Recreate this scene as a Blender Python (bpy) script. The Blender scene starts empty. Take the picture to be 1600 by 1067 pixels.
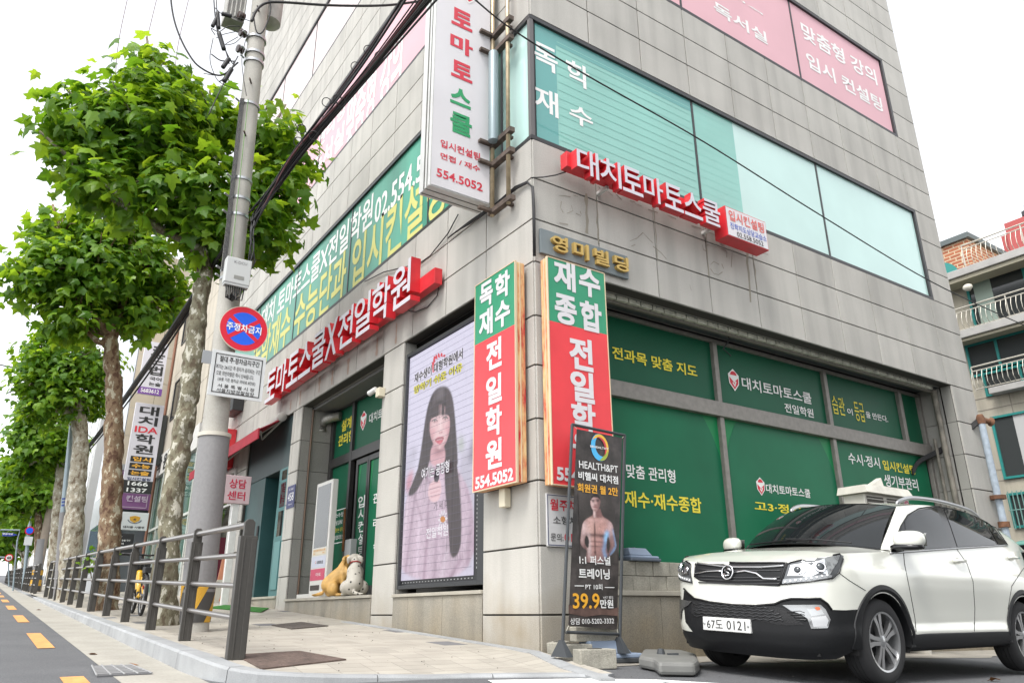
import bpy, bmesh, math, random
import numpy as np
from mathutils import Vector, Matrix, Euler
from mathutils.bvhtree import BVHTree
from mathutils.geometry import delaunay_2d_cdt
random.seed(7); rng = np.random.default_rng(7)
S = bpy.context.scene
COL = S.collection
# ------------------------------------------------------------------ camera
CAM = np.array([-4.824084484398635, -6.619868031336499, 0.3815181975651525]); FPX = 1173.1267575916686
RC = np.array([[0.828160285975242, -0.5604572954230235, -0.0061774380219811135],
               [0.18489563132635828, 0.28358254164040475, -0.9409540624245136],
               [0.5291163825188492, 0.778118604123997, 0.3384779042512064]])      # right, down, forward
cd = bpy.data.cameras.new('camera'); cam = bpy.data.objects.new('camera', cd); COL.objects.link(cam)
cd.sensor_width = 36; cd.lens = FPX * 36 / 1600; cd.clip_start = .05; cd.clip_end = 3000
m = Matrix.Identity(4)
for i in range(3):
    m[i][0] = RC[0][i]; m[i][1] = -RC[1][i]; m[i][2] = -RC[2][i]; m[i][3] = CAM[i]
cam.matrix_world = m; S.camera = cam
# ------------------------------------------------------------------ light
SUN_EL, SUN_AZ = math.radians(58), math.radians(205)     # azimuth of the sun, from +X counter-clockwise
W = bpy.data.worlds.new('World'); S.world = W; W.use_nodes = True
nt = W.node_tree; bg = nt.nodes['Background']
sky = nt.nodes.new('ShaderNodeTexSky'); sky.sky_type = 'NISHITA'; sky.sun_disc = False
sky.sun_elevation = SUN_EL; sky.sun_rotation = math.pi / 2 - SUN_AZ
sky.air_density = 1.0; sky.dust_density = 1.5; sky.ozone_density = 1.0
hs = nt.nodes.new('ShaderNodeHueSaturation'); hs.inputs['Saturation'].default_value = .12
nt.links.new(sky.outputs[0], hs.inputs['Color']); nt.links.new(hs.outputs[0], bg.inputs[0])
bg.inputs[1].default_value = .15
sd = bpy.data.lights.new('sun', 'SUN'); sun = bpy.data.objects.new('sun', sd); COL.objects.link(sun)
sd.energy = .9; sd.angle = math.radians(18); sd.color = (1, .965, .91)
to_sun = Vector((math.cos(SUN_EL) * math.cos(SUN_AZ), math.cos(SUN_EL) * math.sin(SUN_AZ), math.sin(SUN_EL)))
sun.rotation_euler = to_sun.to_track_quat('Z', 'Y').to_euler(); sun.location = (0, 0, 30)
S.view_settings.view_transform = 'Standard'; S.view_settings.look = 'None'
EXP = 1.56; S.view_settings.exposure = EXP; S.view_settings.gamma = 1
S.cycles.max_bounces = 6; S.cycles.diffuse_bounces = 3; S.cycles.glossy_bounces = 3; S.cycles.transmission_bounces = 4; S.cycles.transparent_max_bounces = 6
S.cycles.caustics_reflective = False; S.cycles.caustics_refractive = False
try: S.cycles.use_denoising = True
except Exception: pass
# ------------------------------------------------------------------ pixel rays (photo at 1600 x 1067)
def ray(x, y): return RC.T @ np.array([(x - 800) / FPX, (y - 533.5) / FPX, 1.0])
def px_plane(x, y, o, n):
    v = ray(x, y); o = np.array(o, float); n = np.array(n, float)
    return CAM + v * (((o - CAM) @ n) / (v @ n))
def px_X(x, y, X): return px_plane(x, y, (X, 0, 0), (1, 0, 0))
def px_Y(x, y, Y): return px_plane(x, y, (0, Y, 0), (0, 1, 0))
def gz_walk(X, Y):            # pavement height
    zb = .0535 * Y if Y < 13 else .6955 + .04 * (Y - 13)
    zf = .03 + .038 * Y
    t = min(max(-X / 3.05, 0), 1.15)
    r = min(max((.7 - Y) / 1.5, 0), 1) * min(max(-X / .5, 0), 1); r = r * r * (3 - 2 * r)
    z = zb + (zf - zb) * t
    return max(z - .11 * r, min(z, gz_road(X, Y) + .014)) if r > 0 else z
def gz_road(X, Y):            # road height
    return -.078 - .02 * min(max(X, 0), 12) + .042 * min(Y, 400) + (-.045 - .004 * max(min(Y, 60), 0) * 0) * min(max(-X / 3, 0), 1)
def px_ground(x, y, f=gz_walk):
    v = ray(x, y); lo = 1.0; hi = None
    for s in np.arange(2., 200., .25):
        p = CAM + s * v
        if p[2] < f(p[0], p[1]): hi = s; break
        lo = s
    if hi is None: return CAM + 60 * v
    for _ in range(40):
        m_ = (lo + hi) / 2; p = CAM + m_ * v
        if p[2] < f(p[0], p[1]): hi = m_
        else: lo = m_
    return CAM + lo * v
def px_at(x, y, XY):          # point on the upright plane through XY that faces the camera
    n = np.array(XY[:2]) - CAM[:2]; return px_plane(x, y, (XY[0], XY[1], 0), (n[0], n[1], 0))
# ------------------------------------------------------------------ materials
MATS = {}
def mat(name, col, rough=.6, metal=0., noise=None, bump=None, island=0., streak=0., emit=0., spec=.5, coat=0., dirt=0., nscale3=(1, 1, 1), trans=0.):
    if name in MATS: return MATS[name]
    m = bpy.data.materials.new(name); m.use_nodes = True; nt = m.node_tree; N = nt.nodes; L = nt.links
    b = N['Principled BSDF']; b.inputs['Roughness'].default_value = rough; b.inputs['Metallic'].default_value = metal
    b.inputs['Specular IOR Level'].default_value = spec; b.inputs['Coat Weight'].default_value = coat
    if coat: b.inputs['Coat Roughness'].default_value = .03
    c4 = (*col, 1); b.inputs['Base Color'].default_value = c4
    src = None
    def rgb(v):
        n = N.new('ShaderNodeRGB'); n.outputs[0].default_value = v; return n.outputs[0]
    def mul(a, fac):          # colour * scalar socket
        n = N.new('ShaderNodeVectorMath'); n.operation = 'SCALE'; L.new(a, n.inputs[0]); L.new(fac, n.inputs['Scale']); return n.outputs[0]
    def rng_(sock, lo, hi, a=0., bb=1.):
        n = N.new('ShaderNodeMapRange'); L.new(sock, n.inputs[0]); n.inputs[1].default_value = a; n.inputs[2].default_value = bb; n.inputs[3].default_value = lo; n.inputs[4].default_value = hi; return n.outputs[0]
    tc = None
    def coord(s3=(1, 1, 1)):
        nonlocal tc
        if tc is None: tc = N.new('ShaderNodeTexCoord')
        mp = N.new('ShaderNodeMapping'); mp.inputs['Scale'].default_value = s3; L.new(tc.outputs['Object'], mp.inputs[0]); return mp.outputs[0]
    if noise or island or streak:
        src = rgb(c4)
        for (sc, amt) in (noise or []):
            n = N.new('ShaderNodeTexNoise'); n.inputs['Scale'].default_value = sc; n.inputs['Detail'].default_value = 4; L.new(coord(nscale3), n.inputs[0])
            src = mul(src, rng_(n.outputs[0], 1 - amt, 1 + amt, .3, .7))
        if island:
            g = N.new('ShaderNodeNewGeometry'); src = mul(src, rng_(g.outputs['Random Per Island'], 1 - island, 1 + island))
        if streak:
            n = N.new('ShaderNodeTexNoise'); n.inputs['Scale'].default_value = 1.; n.inputs['Detail'].default_value = 5; L.new(coord((3.2, 3.2, .22)), n.inputs[0])
            src = mul(src, rng_(n.outputs[0], 1 - streak, 1.03, .36, .56))
        if dirt:              # grime splashed up from the ground, with its own ragged edge
            gm_ = N.new('ShaderNodeNewGeometry'); sx = N.new('ShaderNodeSeparateXYZ'); L.new(gm_.outputs['Position'], sx.inputs[0]); n = N.new('ShaderNodeTexNoise'); n.inputs['Scale'].default_value = 2.2; n.inputs['Detail'].default_value = 6; L.new(coord(), n.inputs[0])
            ad = N.new('ShaderNodeMath'); ad.operation = 'MULTIPLY_ADD'; L.new(n.outputs[0], ad.inputs[0]); ad.inputs[1].default_value = -1.3; L.new(sx.outputs[2], ad.inputs[2])
            mx = N.new('ShaderNodeMix'); mx.data_type = 'RGBA'; mx.blend_type = 'MULTIPLY'; L.new(rng_(ad.outputs[0], dirt, 0, -.75, .05), mx.inputs[0]); L.new(src, mx.inputs[6]); mx.inputs[7].default_value = (.60, .52, .40, 1); src = mx.outputs[2]
        L.new(src, b.inputs['Base Color'])
    if bump:
        n = N.new('ShaderNodeTexNoise'); n.inputs['Scale'].default_value = bump[0]; n.inputs['Detail'].default_value = 5; L.new(coord(nscale3), n.inputs[0])
        bp = N.new('ShaderNodeBump'); bp.inputs['Strength'].default_value = bump[1]; bp.inputs['Distance'].default_value = .01; L.new(n.outputs[0], bp.inputs['Height']); L.new(bp.outputs[0], b.inputs['Normal'])
    if emit:
        b.inputs['Emission Color'].default_value = c4; b.inputs['Emission Strength'].default_value = emit
    if trans: b.inputs['Transmission Weight'].default_value = trans; b.inputs['IOR'].default_value = 1.45
    MATS[name] = m; return m
def srgb(r, g, b): 
    f = lambda c: (c / 255 / 12.92) if c / 255 <= .04045 else ((c / 255 + .055) / 1.055) ** 2.4
    return (f(r), f(g), f(b))
# ------------------------------------------------------------------ mesh builder
class MB:
    def __init__(s): s.v = []; s.f = []
    def add(s, vs, fs):
        k = len(s.v); s.v += [tuple(map(float, p)) for p in vs]; s.f += [tuple(i + k for i in q) for q in fs]; return s
    def box(s, lo, hi):
        x0, y0, z0 = lo; x1, y1, z1 = hi
        return s.add([(x0, y0, z0), (x1, y0, z0), (x1, y1, z0), (x0, y1, z0), (x0, y0, z1), (x1, y0, z1), (x1, y1, z1), (x0, y1, z1)],
                     [(0, 3, 2, 1), (4, 5, 6, 7), (0, 1, 5, 4), (1, 2, 6, 5), (2, 3, 7, 6), (3, 0, 4, 7)])
    def hexa(s, p):           # 8 corner points, bottom ring then top ring
        return s.add(p, [(0, 3, 2, 1), (4, 5, 6, 7), (0, 1, 5, 4), (1, 2, 6, 5), (2, 3, 7, 6), (3, 0, 4, 7)])
    def obox(s, c, ax, ay, az):     # centre and three half-axes
        c, ax, ay, az = (np.array(t, float) for t in (c, ax, ay, az))
        return s.hexa([c - ax - ay - az, c + ax - ay - az, c + ax + ay - az, c - ax + ay - az, c - ax - ay + az, c + ax - ay + az, c + ax + ay + az, c - ax + ay + az])
    def quad(s, *p): return s.add(p, [tuple(range(len(p)))])
    def prism(s, pts, vec):
        n = len(pts); pts = [np.array(p, float) for p in pts]; vec = np.array(vec, float)
        return s.add(pts + [p + vec for p in pts], [tuple(range(n))[::-1], tuple(range(n, 2 * n))] + [(i, (i + 1) % n, n + (i + 1) % n, n + i) for i in range(n)])
    def tube(s, pts, r, n=8, cap=True, flat=1.):
        pts = [np.array(p, float) for p in pts]; rs = r if hasattr(r, '__len__') else [r] * len(pts)
        k = len(s.v); up = None
        for i, p in enumerate(pts):
            t = pts[min(i + 1, len(pts) - 1)] - pts[max(i - 1, 0)]; t = t / (np.linalg.norm(t) + 1e-12)
            if up is None:
                up = np.array([0, 0, 1.]) if abs(t[2]) < .9 else np.array([1., 0, 0])
            a = np.cross(t, up); a /= np.linalg.norm(a) + 1e-12; b = np.cross(a, t); up = b
            for j in range(n):
                th = 2 * math.pi * j / n; s.v.append(tuple(p + rs[i] * (a * math.cos(th) + flat * b * math.sin(th))))
        for i in range(len(pts) - 1):
            for j in range(n):
                s.f.append((k + i * n + j, k + i * n + (j + 1) % n, k + (i + 1) * n + (j + 1) % n, k + (i + 1) * n + j))
        if cap: s.f.append(tuple(range(k + n - 1, k - 1, -1))); e = k + (len(pts) - 1) * n; s.f.append(tuple(range(e, e + n)))
        return s
    def ring(s, c, axis, R, r, n=32, mth=8, e1=None, a0=0, a1=2 * math.pi):
        c = np.array(c, float); axis = np.array(axis, float); axis /= np.linalg.norm(axis)
        u = np.cross(axis, [0, 0, 1.]); u = u if np.linalg.norm(u) > .1 else np.cross(axis, [1., 0, 0]); u /= np.linalg.norm(u); w = np.cross(axis, u)
        pts = [c + R * (u * math.cos(a0 + (a1 - a0) * i / n) + w * math.sin(a0 + (a1 - a0) * i / n)) for i in range(n + 1)]
        return s.tube(pts, r, mth, cap=False)
    def lathe(s, c, axis, prof, n=24, cap=True):   # prof: (distance along the axis, radius)
        c = np.array(c, float); axis = np.array(axis, float); axis /= np.linalg.norm(axis)
        u = np.cross(axis, [0, 0, 1.]); u = u if np.linalg.norm(u) > .1 else np.cross(axis, [1., 0, 0]); u /= np.linalg.norm(u); w = np.cross(axis, u)
        k = len(s.v)
        for (h, r) in prof:
            for j in range(n):
                th = 2 * math.pi * j / n; s.v.append(tuple(c + axis * h + r * (u * math.cos(th) + w * math.sin(th))))
        for i in range(len(prof) - 1):
            for j in range(n): s.f.append((k + i * n + j, k + i * n + (j + 1) % n, k + (i + 1) * n + (j + 1) % n, k + (i + 1) * n + j))
        if cap: s.f.append(tuple(range(k + n - 1, k - 1, -1))); e = k + (len(prof) - 1) * n; s.f.append(tuple(range(e, e + n)))
        return s
    def build(s, name, m, parent=None, smooth=False, bevel=0, subsurf=0):
        off = root_loc(parent)
        me = bpy.data.meshes.new(name); vv = (np.array(s.v) - off).tolist() if len(s.v) else []
        me.from_pydata(vv, [], s.f); me.materials.append(m)
        return finish(name, me, parent, smooth, bevel, subsurf)
def root_loc(o):
    p = np.zeros(3)
    while o is not None: p = p + np.array(o.location); o = o.parent
    return p
def finish(name, me, parent, smooth=False, bevel=0, subsurf=0):
    if smooth: me.polygons.foreach_set('use_smooth', [True] * len(me.polygons))
    me.update()
    o = bpy.data.objects.new(name, me); COL.objects.link(o)
    if parent is not None: o.parent = parent
    if smooth == 'auto':
        try: me.set_sharp_from_angle(angle=math.radians(38))
        except Exception: pass
    if bevel:
        b = o.modifiers.new('bevel', 'BEVEL'); b.width = bevel; b.segments = 2; b.limit_method = 'ANGLE'; b.angle_limit = math.radians(40)
    if subsurf:
        b = o.modifiers.new('sub', 'SUBSURF'); b.levels = subsurf; b.render_levels = subsurf
    return o
def tag(o, label=None, cat=None, group=None, kind=None):
    if label: o['label'] = label
    if cat: o['category'] = cat
    if group: o['group'] = group
    if kind: o['kind'] = kind
    return o
def thing(name, loc, label, cat, group=None):
    o = bpy.data.objects.new(name, None); COL.objects.link(o); o.location = tuple(map(float, loc)); o.empty_display_size = .2
    return tag(o, label, cat, group)
# ------------------------------------------------------------------ upright planes: u across, z up, n out of the wall
class PL:
    def __init__(s, o, u, n, v=(0, 0, 1)): s.o = np.array(o, float); s.u = np.array(u, float); s.n = np.array(n, float); s.v = np.array(v, float)
    def pt(s, a, b, d=0): return s.o + s.u * a + s.v * b + s.n * d
    def ab(s, x, y, d=0):
        p = px_plane(x, y, s.o + s.n * d, s.n) - s.o; return float(p @ s.u), float(p @ s.v)
    def box(s, mb, a0, b0, a1, b1, d0, d1):
        return mb.hexa([s.pt(a0, b0, d1), s.pt(a1, b0, d1), s.pt(a1, b0, d0), s.pt(a0, b0, d0), s.pt(a0, b1, d1), s.pt(a1, b1, d1), s.pt(a1, b1, d0), s.pt(a0, b1, d0)])
    def quad(s, mb, a0, b0, a1, b1, d): return mb.quad(s.pt(a0, b0, d), s.pt(a1, b0, d), s.pt(a1, b1, d), s.pt(a0, b1, d))
    def poly(s, mb, pts, d): return mb.quad(*[s.pt(a, b, d) for a, b in pts])
    def shift(s, d): return PL(s.o + s.n * d, s.u, s.n, s.v)
RF = PL((0, 0, 0), (1, 0, 0), (0, -1, 0)); LF = PL((0, 0, 0), (0, -1, 0), (-1, 0, 0))
_glyph = {}
def glyphs(body, bold, res=3, spacing=1.):
    k = (body, bold, spacing)
    if bold > .022:           # heavy strokes: a few copies shifted around the safe outline
        if k not in _glyph:
            v, f, e = glyphs(body, .02, res, spacing); s = (bold - .02) * 1.0; V = []; F = []
            n = 8 if bold > .05 else 4
            for i in range(n + 1):
                th = 2 * math.pi * (i + .5) / n; o = np.array([math.cos(th), math.sin(th)]) * s if i < n else np.zeros(2)
                F += [tuple(j + len(V) * len(v) for j in q) for q in f]; V.append(np.c_[v * e + o, np.full(len(v), i * .00025)])
            V = np.vstack(V); lo, hi = V[:, :2].min(0), V[:, :2].max(0); V[:, :2] = (V[:, :2] - lo) / (hi - lo); _glyph[k] = (V, F, hi - lo)
        return _glyph[k]
    if k not in _glyph:
        c = bpy.data.curves.new('t', 'FONT'); c.body = body; c.offset = bold; c.resolution_u = res; c.space_character = spacing
        o = bpy.data.objects.new('t', c); COL.objects.link(o)
        me = bpy.data.meshes.new_from_object(o.evaluated_get(bpy.context.evaluated_depsgraph_get()))
        v = np.empty(len(me.vertices) * 3); me.vertices.foreach_get('co', v); v = v.reshape(-1, 3)[:, :2]
        f = [tuple(p.vertices) for p in me.polygons]
        bpy.data.objects.remove(o); bpy.data.curves.remove(c); bpy.data.meshes.remove(me)
        lo, hi = v.min(0), v.max(0); _glyph[k] = (np.c_[(v - lo) / (hi - lo + 1e-9), np.zeros(len(v))][:, :2], f, (hi - lo))
    return _glyph[k]
def lettering(parent, m, pl, items, d=.004, depth=0., bold=.018, name='lettering', px=True, shear=0., dd=None, aspect=None):
    """items: (text, (x0,y0,x1,y1)) with top-left / bottom-right corners in photo pixels (or plane units when px=False)"""
    out = None
    for it in items:
        mb = MB()
        s, r = it[0], it[1]; bd = it[2] if len(it) > 2 else bold
        if px:
            a0, b1 = pl.ab(r[0], r[1], d); a1, b0 = pl.ab(r[2], r[3], d)
        else: a0, b1, a1, b0 = r
        g, f, ext = glyphs(s, bd)
        front = [pl.pt(a0 + (a1 - a0) * q[0], b0 + (b1 - b0) * q[1], d + (q[2] if len(q) > 2 else 0)) for q in g]
        mb.add(front, f)
        if depth:             # solid letters: side walls back to d - depth
            cnt = {}
            for q in f:
                for i in range(len(q)):
                    e = (q[i], q[(i + 1) % len(q)]); cnt[e] = cnt.get(e, 0) + 1
            k = len(mb.v) - len(front); kb = len(mb.v); mb.v += [tuple(np.array(p) - pl.n * depth) for p in front]
            for (i, j) in cnt:
                if (j, i) not in cnt: mb.f.append((k + j, k + i, kb + i, kb + j))
        out = mb.build(name, m, parent)
    return out
# ================================================================== STRUCTURE: ground
def sheet(name, xs, ys, fz, m):
    mb = MB(); nx, ny = len(xs), len(ys)
    mb.add([(x, y, fz(x, y)) for x in xs for y in ys], [(i * ny + j, (i + 1) * ny + j, (i + 1) * ny + j + 1, i * ny + j + 1) for i in range(nx - 1) for j in range(ny - 1)])
    o = mb.build(name, m, smooth=True); tag(o, kind='structure'); return o
asphalt = mat('asphalt', (.105, .107, .112), .9, noise=[(90, .35), (1.3, .12)], bump=(160, .5))
concrete = mat('concrete', (.33, .312, .272), .9, noise=[(40, .1), (2.2, .12)], bump=(90, .2))
kerbstone = mat('kerb_granite', (.36, .37, .375), .85, noise=[(220, .14), (3, .14)], bump=(120, .2))
sheet('road', list(np.linspace(-300, -12, 10)) + list(np.linspace(-11, 14, 40)) + list(np.linspace(18, 300, 10)),
      list(np.linspace(-200, -16, 8)) + list(np.linspace(-14, 40, 50)) + list(np.linspace(50, 600, 14)), gz_road, asphalt)
# gutter strip along the kerb
def strip(name, x0, x1, y0, y1, fz, m, n=60, dz=.004):
    return sheet(name, [x0, x1], list(np.linspace(y0, y1, n)), lambda x, y: fz(x, y) + dz, m)
strip('gutter', -3.78, -3.2, -.2, 120, gz_road, concrete)
# pavers
def paver_mat():
    m = bpy.data.materials.new('paving'); m.use_nodes = True; nt = m.node_tree; N = nt.nodes; L = nt.links; b = N['Principled BSDF']; b.inputs['Roughness'].default_value = .9
    tc = N.new('ShaderNodeTexCoord'); sp = N.new('ShaderNodeSeparateXYZ'); L.new(tc.outputs['Object'], sp.inputs[0])
    def mth(op, a, bb=None):
        n = N.new('ShaderNodeMath'); n.operation = op
        for i, q in enumerate((a, bb)):
            if q is None: continue
            if isinstance(q, (int, float)): n.inputs[i].default_value = q
            else: L.new(q, n.inputs[i])
        return n.outputs[0]
    row = mth('FLOOR', mth('DIVIDE', sp.outputs[1], .15)); off = mth('MULTIPLY', mth('MODULO', mth('FLOOR', mth('DIVIDE', row, 3)), 2), .15)
    xx = mth('DIVIDE', mth('ADD', sp.outputs[0], off), .3); cx = mth('FLOOR', xx); fx = mth('FRACT', xx); fy = mth('FRACT', mth('DIVIDE', sp.outputs[1], .15))
    cb = N.new('ShaderNodeCombineXYZ'); L.new(cx, cb.inputs[0]); L.new(mth('FLOOR', mth('DIVIDE', row, 3)), cb.inputs[1])
    cb2 = N.new('ShaderNodeCombineXYZ'); L.new(cx, cb2.inputs[0]); L.new(row, cb2.inputs[1])
    wn = N.new('ShaderNodeTexWhiteNoise'); wn.noise_dimensions = '2D'; L.new(cb.outputs[0], wn.inputs[0])
    w2 = N.new('ShaderNodeTexWhiteNoise'); w2.noise_dimensions = '2D'; L.new(cb2.outputs[0], w2.inputs[0])
    dark = mth('LESS_THAN', wn.outputs[0], .045)
    edge = mth('MAXIMUM', mth('LESS_THAN', fx, .02), mth('LESS_THAN', fy, .05))
    mx = N.new('ShaderNodeMix'); mx.data_type = 'RGBA'; L.new(dark, mx.inputs[0]); mx.inputs[6].default_value = (.38, .352, .302, 1); mx.inputs[7].default_value = (.15,.15,.155,1)
    no = N.new('ShaderNodeTexNoise'); no.inputs['Scale'].default_value = 2.5; no.inputs['Detail'].default_value = 6; L.new(tc.outputs['Object'], no.inputs[0])
    no2 = N.new('ShaderNodeTexNoise'); no2.inputs['Scale'].default_value = 140; L.new(tc.outputs['Object'], no2.inputs[0])
    k = mth('MULTIPLY', mth('ADD', .88, mth('MULTIPLY', w2.outputs[0], .16)), mth('ADD', .72, mth('MULTIPLY', no.outputs[0], .5)))
    k = mth('MULTIPLY', k, mth('ADD', .85, mth('MULTIPLY', no2.outputs[0], .3))); k = mth('MULTIPLY', k, mth('SUBTRACT', 1, mth('MULTIPLY', edge, .38)))
    vm = N.new('ShaderNodeVectorMath'); vm.operation = 'SCALE'; L.new(mx.outputs[2], vm.inputs[0]); L.new(k, vm.inputs['Scale']); L.new(vm.outputs[0], b.inputs['Base Color'])
    bp = N.new('ShaderNodeBump'); bp.inputs['Strength'].default_value = .5; bp.inputs['Distance'].default_value = .004; L.new(mth('SUBTRACT', 1, edge), bp.inputs['Height']); L.new(bp.outputs[0], b.inputs['Normal'])
    return m
paving = paver_mat()
# pavement with its rounded corner (outer edge = inner side of the kerb)
EDGE = [(.02, .0)] + [tuple(px_ground(*q)[:2]) for q in ((960, 1052), (905, 1051), (800, 1051.5), (700, 1053), (610, 1053.5), (530, 1053), (455, 1050.5), (400, 1045), (352, 1031))]
EDGE = EDGE + [(-3.06, .8), (-3.06, 1.2)]
def smooth2(P, n=4):
    P = [np.array(q, float) for q in P]; P = [2 * P[0] - P[1]] + P + [2 * P[-1] - P[-2]]; o = []
    for i in range(1, len(P) - 2):
        for k in range(n): t = k / n; a, b, c, d = P[i - 1:i + 3]; o.append(tuple(.5 * (2 * b + (c - a) * t + (2 * a - 5 * b + 4 * c - d) * t * t + (3 * b - a - 3 * c + d) * t ** 3)))
    return o + [tuple(P[-2])]
EDGE = EDGE[:1] + smooth2(EDGE[1:], 3)
def pavement():
    mb = MB(); ys = list(np.linspace(1.2, 14, 50)) + list(np.linspace(15, 150, 60)); xs = np.linspace(0.3, -3.06, 9)
    n = len(xs); mb.add([(x, y, gz_walk(min(x, 0), y)) for y in ys for x in xs], [(i * n + j + 1, i * n + j, (i + 1) * n + j, (i + 1) * n + j + 1) for i in range(len(ys) - 1) for j in range(n - 1)])
    pts = [(0.02, 1.2)] + EDGE
    res = []
    V = [Vector(p) for p in pts]
    for i in range(-11, 1):
        for j in range(-6, 5):
            x, y = i * .28, j * .28
            ins = False; k = len(pts) - 1
            for q in range(len(pts)):
                xi, yi = pts[q]; xj, yj = pts[k]
                if (yi > y) != (yj > y) and x < (xj - xi) * (y - yi) / (yj - yi) + xi: ins = not ins
                k = q
            if ins and min(math.hypot(x - p[0], y - p[1]) for p in pts) > .12: res.append(Vector((x, y)))
    vs, es, fs, *_ = delaunay_2d_cdt(V + res, [], [list(range(len(V)))], 1, 1e-5)
    mb.add([(p.x, p.y, gz_walk(min(p.x, 0), p.y)) for p in vs], [tuple(f) for f in fs])
    o = mb.build('pavement', paving); tag(o, kind='structure')
pavement()
# kerb stones: one solid along the street and around the corner
def kerb():
    mb = MB(); pts = [np.array(p) for p in EDGE[1:]] + [np.array((-3.06, y)) for y in np.arange(2.2, 24.3, 1.0)]
    w = .17
    def drop(i, p):           # the kerb sinks towards the corner crossing
        return 0
    secs = []
    L = 0
    for i, p in enumerate(pts):
        t = pts[min(i + 1, len(pts) - 1)] - pts[max(i - 1, 0)]; t = t / np.linalg.norm(t); nrm = np.array([-t[1], t[0]])
        if nrm @ (p - np.array([0., 3.])) < 0: nrm = -nrm
        if p[1] > 1.0: nrm = np.array([-1., 0])
        zt = gz_walk(min(p[0], 0), p[1]) + .006
        q = p + nrm * w; zr = gz_road(q[0], q[1]) - .05
        secs.append([(p[0], p[1], zt - .1), (p[0], p[1], zt), (q[0] - nrm[0] * .02, q[1] - nrm[1] * .02, zt), (q[0], q[1], zt - .02), (q[0] + nrm[0] * .01, q[1] + nrm[1] * .01, zr)])
    run = 0
    for a, b in zip(secs, secs[1:]):
        a = [np.array(x) for x in a]; b = [np.array(x) for x in b]; g = (b[0] - a[0]) / np.linalg.norm(b[0] - a[0]) * .004
        run += np.linalg.norm(b[0] - a[0]); A = [x for x in a]; B = [x for x in b]
        if run > .95: B = [x - g * 2 for x in b]; run = 0
        mb.add(A + B, [(i, i + 1, 6 + i, 5 + i) for i in range(4)] + [(4, 3, 2, 1, 0), (5, 6, 7, 8, 9)])
    mb.build('kerb', mat('kerb_stone', (.285, .293, .298), .85, noise=[(200, .14), (2.5, .16)], bump=(120, .2), island=.05)); tag(bpy.data.objects['kerb'], kind='structure')
    mb = MB()
    for y in np.arange(29, 78, 1.0):
        z = gz_walk(-3.06, y); mb.hexa([(-3.23, y, z - .3), (-3.06, y, z - .3), (-3.06, y + .99, z - .26), (-3.23, y + .99, z - .26), (-3.23, y, z + .006), (-3.06, y, z + .006), (-3.06, y + .99, z + .045), (-3.23, y + .99, z + .045)])
    mb.build('kerb', MATS['kerb_stone']); tag(bpy.data.objects['kerb.001'], kind='structure')
kerb()
# thin granite border flush with the paving along the building and the side street
def border():
    mb = MB()
    for (a, b, w) in (((-.06, 4.8), (-.0, .02), .14), ((.0, .02), (-.42, -1.6), .13)):
        a = np.array(a); b = np.array(b); t = (b - a) / np.linalg.norm(b - a); nn = np.array([t[1], -t[0]]); nn = nn if nn[0] < 0 else -nn
        n = max(2, int(np.linalg.norm(b - a) / .6))
        for i in range(n):
            p = a + (b - a) * i / n; q = a + (b - a) * (i + 1) / n - t * .006
            c = [p, q, q + nn * w, p + nn * w]
            mb.hexa([(x, y, gz_walk(min(x, 0), y) - .1) for x, y in c] + [(x, y, gz_walk(min(x, 0), y) + .008) for x, y in c])
    o = mb.build('pavement_border', MATS['kerb_stone']); tag(o, kind='structure')
border()
# pale concrete apron along the side wall, worn into the asphalt
def apron():
    mb = MB(); n = 40; P = []
    for i in range(n + 1):
        x = .35 + i * 9.8 / n; P.append((x, .02)); P.append((x, -.62 - .1 * math.sin(x * 2.1) - .06 * math.sin(x * 5.7) - .25 * (x > 1.6) * min(1, (x - 1.6))))
    mb.add([(x, y, gz_road(x, y) + .005) for x, y in P], [(2 * i, 2 * i + 1, 2 * i + 3, 2 * i + 2) for i in range(n)]); o = mb.build('concrete_apron', mat('apron', (.27, .25, .215), .95, noise=[(30, .12), (1.6, .25)], bump=(80, .5))); tag(o, kind='structure')
apron()
# painted road marks
road = bpy.data.objects['road']
paint_o = mat('orange_paint', (.60, .29, .095), .8, noise=[(60, .15), (9, .2)])
paint_w = mat('white_paint', (.72, .72, .70), .8, noise=[(50, .12), (6, .15)])
def mark(pts, m, name):
    mb = MB(); mb.quad(*[(p[0], p[1], gz_road(p[0], p[1]) + .006) for p in pts]); mb.build(name, m, road)
_a = [px_ground(*q, gz_road) for q in ((61, 989), (61, 1013), (39, 962), (37, 971))]
print('DASH', _a, px_ground(108, 1053, gz_road), px_ground(24, 951.5, gz_road), px_ground(16, 941, gz_road))
_x = _a[0][0] * .5 + _a[1][0] * .5; _hl = abs(_a[0][1] - _a[1][1]) / 2; _y0 = (_a[0][1] + _a[1][1]) / 2; _st = (_a[2][1] + _a[3][1]) / 2 - _y0
for k in range(-1, 20):
    yc = _y0 + k * _st; xc = _x
    mark([(xc - .085, yc - _hl), (xc + .085, yc - _hl), (xc + .085, yc + _hl), (xc - .085, yc + _hl)], paint_o, 'lane_dash')
mark([tuple(px_ground(*q, gz_road)[:2]) for q in ((762, 1063), (905, 1060.5), (1025, 1062), (1140, 1069), (1010, 1078), (790, 1078))], paint_w, 'crossing_line')
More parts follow.
